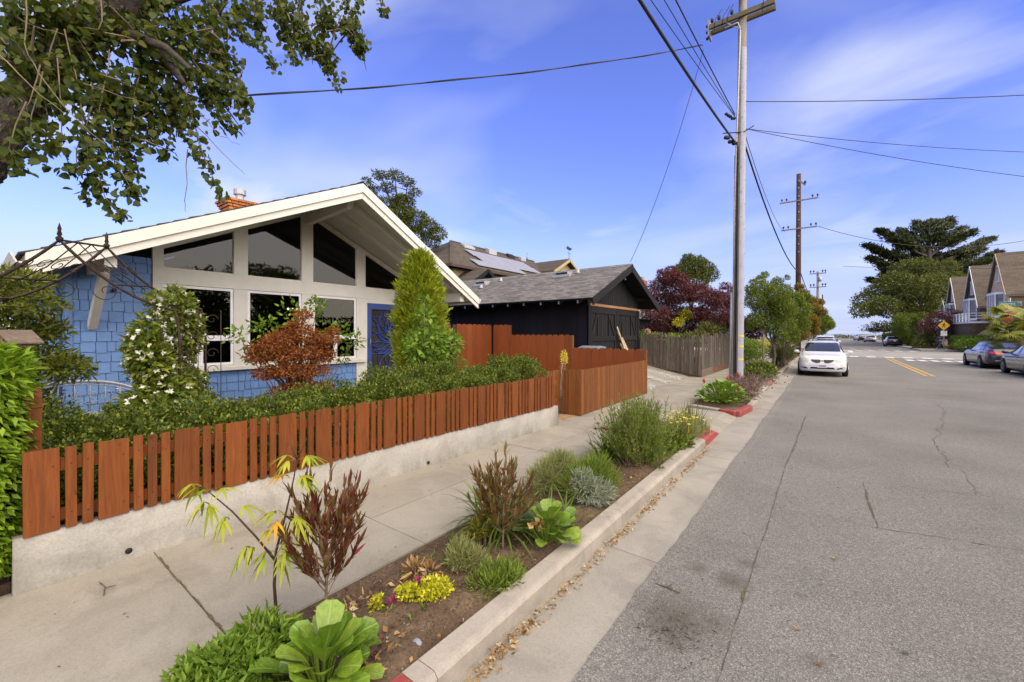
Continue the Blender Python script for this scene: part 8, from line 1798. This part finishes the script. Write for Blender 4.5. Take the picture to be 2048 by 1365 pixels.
for _ in range(38):
    p = (rnd.gauss(-1.98, .17), rnd.gauss(7.6, .3), rnd.uniform(.38, .52)); q.tube([(p[0], p[1], .15), p], .003, 4); q.ball(p, (.028, .028, .010), 6)
q.build('flower_heads', 'yellow_petal', yf, fix=False)
def daylily(label, c, n, L, fl):
    t = thing('daylily', label, 'plant', (c[0], c[1], SZ)); strips(fan((c[0], c[1], SZ), n+25, L*1.1, .026, (.15, 1.15), 1.9, .07)).build('blades', 'grass_blade', t, fix=False)
    for k in range(fl):
        a = rnd.uniform(0, 6.28); p = Vector((c[0]+math.cos(a)*rnd.uniform(.04, .16), c[1]+math.sin(a)*rnd.uniform(.04, .16), SZ+L*rnd.uniform(.75, 1.0)))
        q = MB(); q.tube([(c[0], c[1], SZ), (c[0]+(p.x-c[0])*.4, c[1]+(p.y-c[1])*.4, SZ+(p.z-SZ)*.6), tuple(p)], [.005, .004, .003], 5); s_ = q.build('flower_stalk', 'grass_blade', t, fix=False)
        n6 = 6; an = np.arange(6)*math.pi/3; cloud('flower', np.tile(np.array(p), (6, 1)), np.stack([np.cos(an), np.sin(an), np.full(6, .6)], 1), np.tile([0, 0, 1.], (6, 1)), .055, .03, 'leaf', 'dark_red_petal', s_)
    return t
daylily('daylily with arching green blades and dark red flowers behind the olive bush', (-2.36, 2.92), 110, .55, 6)
daylily('daylily with dark red flowers left of the big rosemary', (-2.48, 5.45), 75, .48, 7)
strips(fan((-1.98, 3.35, SZ), 36, .42, .02, (.2, 1.1), 1.6, .08)).build('blades', 'grass_blade', thing('strappy_plant', 'arching green strap leaves between the olive bush and the lavender', 'plant', (-1.98, 3.35, SZ)), fix=False)
ir = thing('iris_clump', 'stiff upright sword leaved clump beyond the rosemary', 'plant', (-2.0, 8.05, SZ)); strips(fan((-2.0, 8.05, SZ), 75, .62, .020, (.05, .75), .15, .07)).build('blades', 'iris_blade', ir, fix=False)
tw_ = thing('twiggy_plant', 'bare brown twiggy plant at the sidewalk edge past the rosemary', 'plant', (-2.62, 7.6, SZ)); q = MB()
for k in range(40):
    a, t = rnd.uniform(0, 6.28), rnd.uniform(.05, .6); L = rnd.uniform(.3, .62); p = Vector((-2.6, 7.6, SZ)); d = Vector((math.cos(a)*math.sin(t), math.sin(a)*math.sin(t), math.cos(t))); e = p+d*L; q.tube([p, p+d*L*.5+Vector((0, 0, -.03)), e], [.006, .005, .004], 4)
    for _ in range(3): f = p+d*L*rnd.uniform(.45, .9); q.tube([f, f+Vector((rnd.gauss(0, .04), rnd.gauss(0, .04), .09))], [.004, .003], 4)
q.build('twigs', 'bark', tw_, fix=False)['kind'] = 'stuff'
bush('euphorbia', 'low yellow green whorled plant at the foot of the olive bush', [(-2.32, 2.62, .26, .08), (-2.28, 2.72, .34, .08), (-2.40, 2.70, .25, .07), (-2.22, 2.66, .40, .06), (-2.36, 2.58, .20, .06)], 700, .05, .012, 'euphorbia_leaf', base=(-2.32, 2.66, SZ), up=.6, cat='plant')
bush('yellow_shrub', 'small bright yellow leaved shrub on the bare soil', [(-2.15, 1.80, .19, .075), (-2.10, 1.88, .20, .08), (-2.22, 1.76, .18, .06), (-2.06, 1.95, .19, .065), (-2.13, 1.84, .14, .08), (-2.07, 1.90, .15, .08)], 1700, .026, .016, 'yellow_leaf', base=(-2.12, 1.86, SZ), up=.5)
bush('yellow_seedling', 'tiny yellow leaved seedling left of the bright yellow shrub', [(-2.30, 1.59, .15, .035), (-2.29, 1.60, .20, .025)], 150, .026, .015, 'yellow_leaf', base=(-2.30, 1.60, SZ-.01), up=.5, cat='plant', stem=.004)
bush('leafy_groundcover', 'soft green leafy plant at the lower left of the planting strip', [(-2.42, .82, .20, .14), (-2.50, .98, .22, .13), (-2.36, 1.02, .20, .14), (-2.30, .88, .18, .13), (-2.52, .72, .16, .13), (-2.40, .65, .15, .14), (-2.25, .70, .15, .13), (-2.46, 1.12, .16, .08), (-2.60, .85, .14, .09)], 4200, .060, .019, 'fresh_leaf', base=(-2.42, .85, SZ), cat='plant', droop=.1, jit=.7)
wd = thing('weeds', 'small green weeds sprouting between the plants on the strip soil', 'weeds', (-2.2, 3, SZ)); wd['kind'] = 'stuff'
bl = []
for _ in range(60):
    x, y = rnd.uniform(-2.62, -1.85), rnd.uniform(1.4, 8); bl += fan((x, y, soil_z(x, y)), rnd.randint(4, 9), rnd.uniform(.03, .09), rnd.uniform(.006, .012), (.3, 1.3), 1.2, .012)
strips(bl, 3).build('blades', 'grass_blade', wd, fix=False)
# ornamental bed around the pole
bg_ = bergenia('wide clump of light green round leaves in the bed before the grey pole', (-2.15, 11.85), 190, 1.05, .20, .12)
for o in bg_.children:
    if o.name.startswith('leaf'): o.location.x *= .95; o.location.y *= 1.45; o.location.z *= 1.35; o.scale = tuple(k*.85 for k in o.scale)
bush('purple_plant', 'hazy purple brown flowering plant at the foot of the grey pole', [(-1.9, 13.0, .40, .30), (-1.75, 13.6, .40, .32), (-2.1, 13.7, .45, .3), (-1.65, 12.6, .35, .25)], 2600, .09, .014, 'purple_haze', tpl='blade', base=(-1.85, 13.2, .12), up=.7, shell=.2)
pk = thing('flower_sprays', 'thin pinkish flower sprays leaning over the apron beside the grey pole', 'flowers', (-1.7, 13.6, .12)); q = MB()
for k in range(46):
    e = Vector((rnd.gauss(-1.45, .28), rnd.gauss(14.2, .5), rnd.uniform(.35, .75))); q.tube([(-1.75, 13.5, .25), Vector((-1.75, 13.5, .25)).lerp(e, .5)+Vector((0, 0, .08)), e], .004, 4)
    for _ in range(4): q.ball(tuple(e+Vector((rnd.gauss(0, .04), rnd.gauss(0, .06), rnd.gauss(0, .03)))), .014, 4)
q.build('sprays', 'purple_haze', pk, fix=False)
for i, (x, y, z, lb) in enumerate([(-2.74, 12.6, .72, 'red pointed bloom, leftmost over the round leaves by the grey pole'), (-2.50, 12.9, .68, 'orange red pointed bloom, second from the left by the grey pole'), (-2.28, 13.4, .74, 'red pointed bloom, third from the left before the grey pole'), (-2.10, 13.0, .70, 'red pointed bloom right under the grey pole conduit'), (-1.80, 12.1, .62, 'large red pointed bloom, rightmost of the row by the pole'), (-2.02, 13.5, .86, 'crimson bloom against the grey pole sheath')]):
    z -= .16; t = thing('red_bloom', lb, 'flower', (x, y, .12), 0, 'red pointed blooms by the pole'); q = MB(); q.tube([(x, y, .1), (x, y, z)], .007, 5); q.build('stalk', 'dark_bark', t)
    q = MB(); q.lathe([(0, -.06), (.038, -.03), (.044, .0), (.016, .06), (0, .09)], (x, y, z), 7, sm=False); q.build('bloom', 'red_flag', t, fix=False)
bush('shrub', 'dark green spreading plants at the front of the first street tree bed', [(-2.1, 17.9, .30, .35), (-1.85, 18.3, .28, .3), (-2.35, 18.3, .32, .3), (-2.0, 18.9, .5, .35), (-2.3, 19.2, .5, .3), (-1.8, 19.2, .4, .3)], 3200, .10, .06, 'box_leaf', base=(-2.1, 18.5, .12))
bush('shrub', 'rusty leaved low shrub behind the green plants in the first street tree bed', [(-2.05, 19.6, .55, .3), (-2.35, 19.9, .5, .25)], 900, .08, .04, 'autumn_leaf', base=(-2.2, 19.7, .12))
# ------------------------------------------------------------------ litter and small finds
def scatter(name, label, pts, L, Wd, mat, cat='litter', flat=.35, tpl='leaf'):
    t = thing(name, label, cat, (pts[0][0], pts[0][1], 0)); t['kind'] = 'stuff'; P = np.array(pts); n = len(P); D = np.concatenate([rng.normal(size=(n, 2)), rng.normal(size=(n, 1))*flat], 1); cloud('pieces', P, D, unit(rng.normal(size=(n, 3))*flat+np.array([0, 0, 1.])), L*(.5+rng.random(n)), Wd*(.5+rng.random(n)), tpl, mat, t, 'stuff'); return t
pts = []
for _ in range(1300):
    y = 1.2+rnd.random()**1.6*6.2; c = .5+.5*math.sin(y*5.3)*math.sin(y*2.1+1)
    if rnd.random() > .25+.75*c: continue
    pts.append((-1.55+abs(rnd.gauss(0, .035)), y, .022+abs(rnd.gauss(0, .012))))
scatter('leaf_litter', 'drift of dry brown leaves lying in the gutter against the kerb', pts, .032, .018, 'dead_leaf', flat=.5)
pts = [(x, y, soil_z(x, y)+.005) for x, y in [(rnd.uniform(-2.68, -1.78), rnd.uniform(.5, 8.3)) for _ in range(7500)]]
scatter('bark_mulch', 'bark chips and crumbs scattered over the planting strip soil', pts, .020, .008, 'bark_chip', tpl='small', flat=.4)
pts = []
for (x, y, s_, n) in [(-2.40, 1.62, .10, 60), (-2.45, 1.45, .08, 40), (-2.05, 2.1, .09, 30), (-1.85, 1.3, .10, 30), (-2.0, 1.35, .12, 34), (-2.35, 2.0, .07, 40), (-1.9, 2.5, .08, 26), (-2.2, 2.8, .15, 30), (-1.82, 5.0, .12, 40), (-2.3, 4.6, .2, 40)]:
    pts += [(rnd.gauss(x, s_), rnd.gauss(y, s_), soil_z(x, y)+abs(rnd.gauss(.012, .01))) for _ in range(n)]
pts = [p for p in pts if -2.7 < p[0] < -1.76]
scatter('leaf_litter', 'dry curled leaves lying about the plants on the strip soil', pts, .040, .022, 'dead_leaf', flat=.6)
pts = [(rnd.uniform(-1.0, 5.5), 1.2+rnd.random()**1.5*10, .006) for _ in range(420)]+[(rnd.uniform(-4.1, -2.75), rnd.uniform(.2, 7), .135) for _ in range(70)]
scatter('leaf_litter', 'few small leaf scraps and crumbs strewn over asphalt and sidewalk', pts, .020, .009, 'bark_chip', flat=.15)
pts = [(rnd.gauss(-.78, .13), rnd.gauss(2.72, .10), .008) for _ in range(160)]
scatter('dry_grass', 'straw and dirt crumbs on the dark road stain', pts, .035, .003, 'bark_chip', flat=.15, tpl='small')
for (x, y, L, mat, lb) in [(.03, 4.41, .055, 'dead_leaf', 'pale dry leaf on the asphalt, farther of two on the open road'), (-.16, 3.20, .045, 'dead_leaf', 'pale curled leaf on the asphalt right of the dark stain'), (.35, 3.37, .060, 'bark_chip', 'dark twig scrap with green bud lying on the asphalt at lower right'), (-.05, 2.94, .045, 'dead_leaf', 'cream leaf scrap near the lower edge of the road')]:
    t = thing('fallen_leaf', lb, 'leaf', (x, y, .004)); cloud('blade', np.array([(x, y, .010)]), np.array([[rnd.gauss(0, 1), rnd.gauss(0, 1), .15]]), np.array([[.2, .1, 1.]]), L, L*.5, 'leaf', mat, t)
for (pts_, r_, loc, lb) in [([(-.10, 0), (0, .012), (.10, .0)], .004, (-.95, 3.15), 'short dry twig lying on the asphalt by the gutter edge'), ([(-.12, 0), (-.02, .015), (.11, -.01)], .003, (-3.98, .58), 'thin brown twig lying on the near sidewalk slab')]:
    z = .006 if loc[0] > -1 else .137; t = thing('twig', lb, 'twig', (loc[0], loc[1], z)); q = MB(); q.tube([(loc[0]+a, loc[1]+b, z+.002) for a, b in pts_], r_, 6); q.tube([(loc[0], loc[1]+.012, z+.002), (loc[0]+.03, loc[1]+.06, z+.006)], r_*.8, 5); q.build('stick', 'bark', t)
pm('pebble_grey', (0.22, 0.24, 0.29), 0.6, 0.1, 20)
pb = thing('pebble', 'smooth blue grey oval pebble on the bare soil near the kerb', 'pebble', (-1.87, 1.57, .11)); q = MB(); q.ball((-1.87, 1.57, .125), (.034, .024, .020), 14); q.build('stone', 'pebble_grey', pb)
for (x, y, lb) in [(-2.02, 1.42, 'crumpled magenta blossom on the soil left of the pebble'), (-2.22, 1.66, 'magenta blossom scrap beside the tiny yellow seedling'), (-2.15, 1.80, 'magenta blossom caught on top of the yellow shrub')]:
    z = soil_z(x, y)+.02 if y < 1.78 else .27
    t = thing('fallen_blossom', lb, 'blossom', (x, y, z-.02)); cloud('petals', np.tile([x, y, z], (7, 1))+rng.normal(size=(7, 3))*.008, rdir(7)+np.array([0, 0, .3]), rdir(7), .035, .028, 'leaf', 'magenta_petal', t)
dc = thing('dead_clump', 'withered brown plant clump behind the bright yellow shrub', 'plant', (-2.38, 1.98, SZ)); P, d = clump_pts([(-2.38, 1.98, .18, .06), (-2.30, 2.06, .16, .05)], 130, .4); cloud('dry_leaves', P, d+np.array([0, 0, .2]), rdir(len(P)), .06, .02, 'blade', 'dead_leaf', dc)
# tufts in the gutter seam
tfm = strips(sum([fan((-1.57+rnd.uniform(-.03, .06), y, .015), 10, .10, .008, (.2, 1.1), 1.0, .02) for y in (10.6, 10.75, 11.0, 12.4, 13.1, 15.2, 16.4)], []), 4); tg_ = thing('grass_tuft', 'small grass tufts growing in the gutter seam by the pole bed', 'grass', (-1.55, 12.5, 0)); tg_['kind'] = 'stuff'; tfm.build('blades', 'grass_blade', tg_, fix=False)

for i, (x, y, h) in enumerate([(17, -3.5, 7.5), (19, 4.5, 7.5), (16.5, 10.5, 5.6), (21, 17, 8)]):
    cl_ = [(x+rnd.gauss(0, 1.5), y+rnd.gauss(0, 1.7), h*rnd.uniform(.45, .95), rnd.uniform(1.0, 1.7)) for _ in range(12)]
    tree('street_tree', ['leafy tree across the street, mirrored in the left upper window', 'broad tree across the street, mirrored low in the middle upper window', 'short tree across the street opposite the blue door', 'tall tree across the street opposite the black garage'][i], (x, y, .14), cl_, 5000, .32, .16, 'street_leaf', .22, group='trees across the street', fork=2.2, shell=.4)
hedge('clipped_hedge', 'dark hedge across the street mirrored in the front windows', 12.0, 13.2, -8, 26, .14, 3.1, 8000, .22, .13, 'box_leaf')
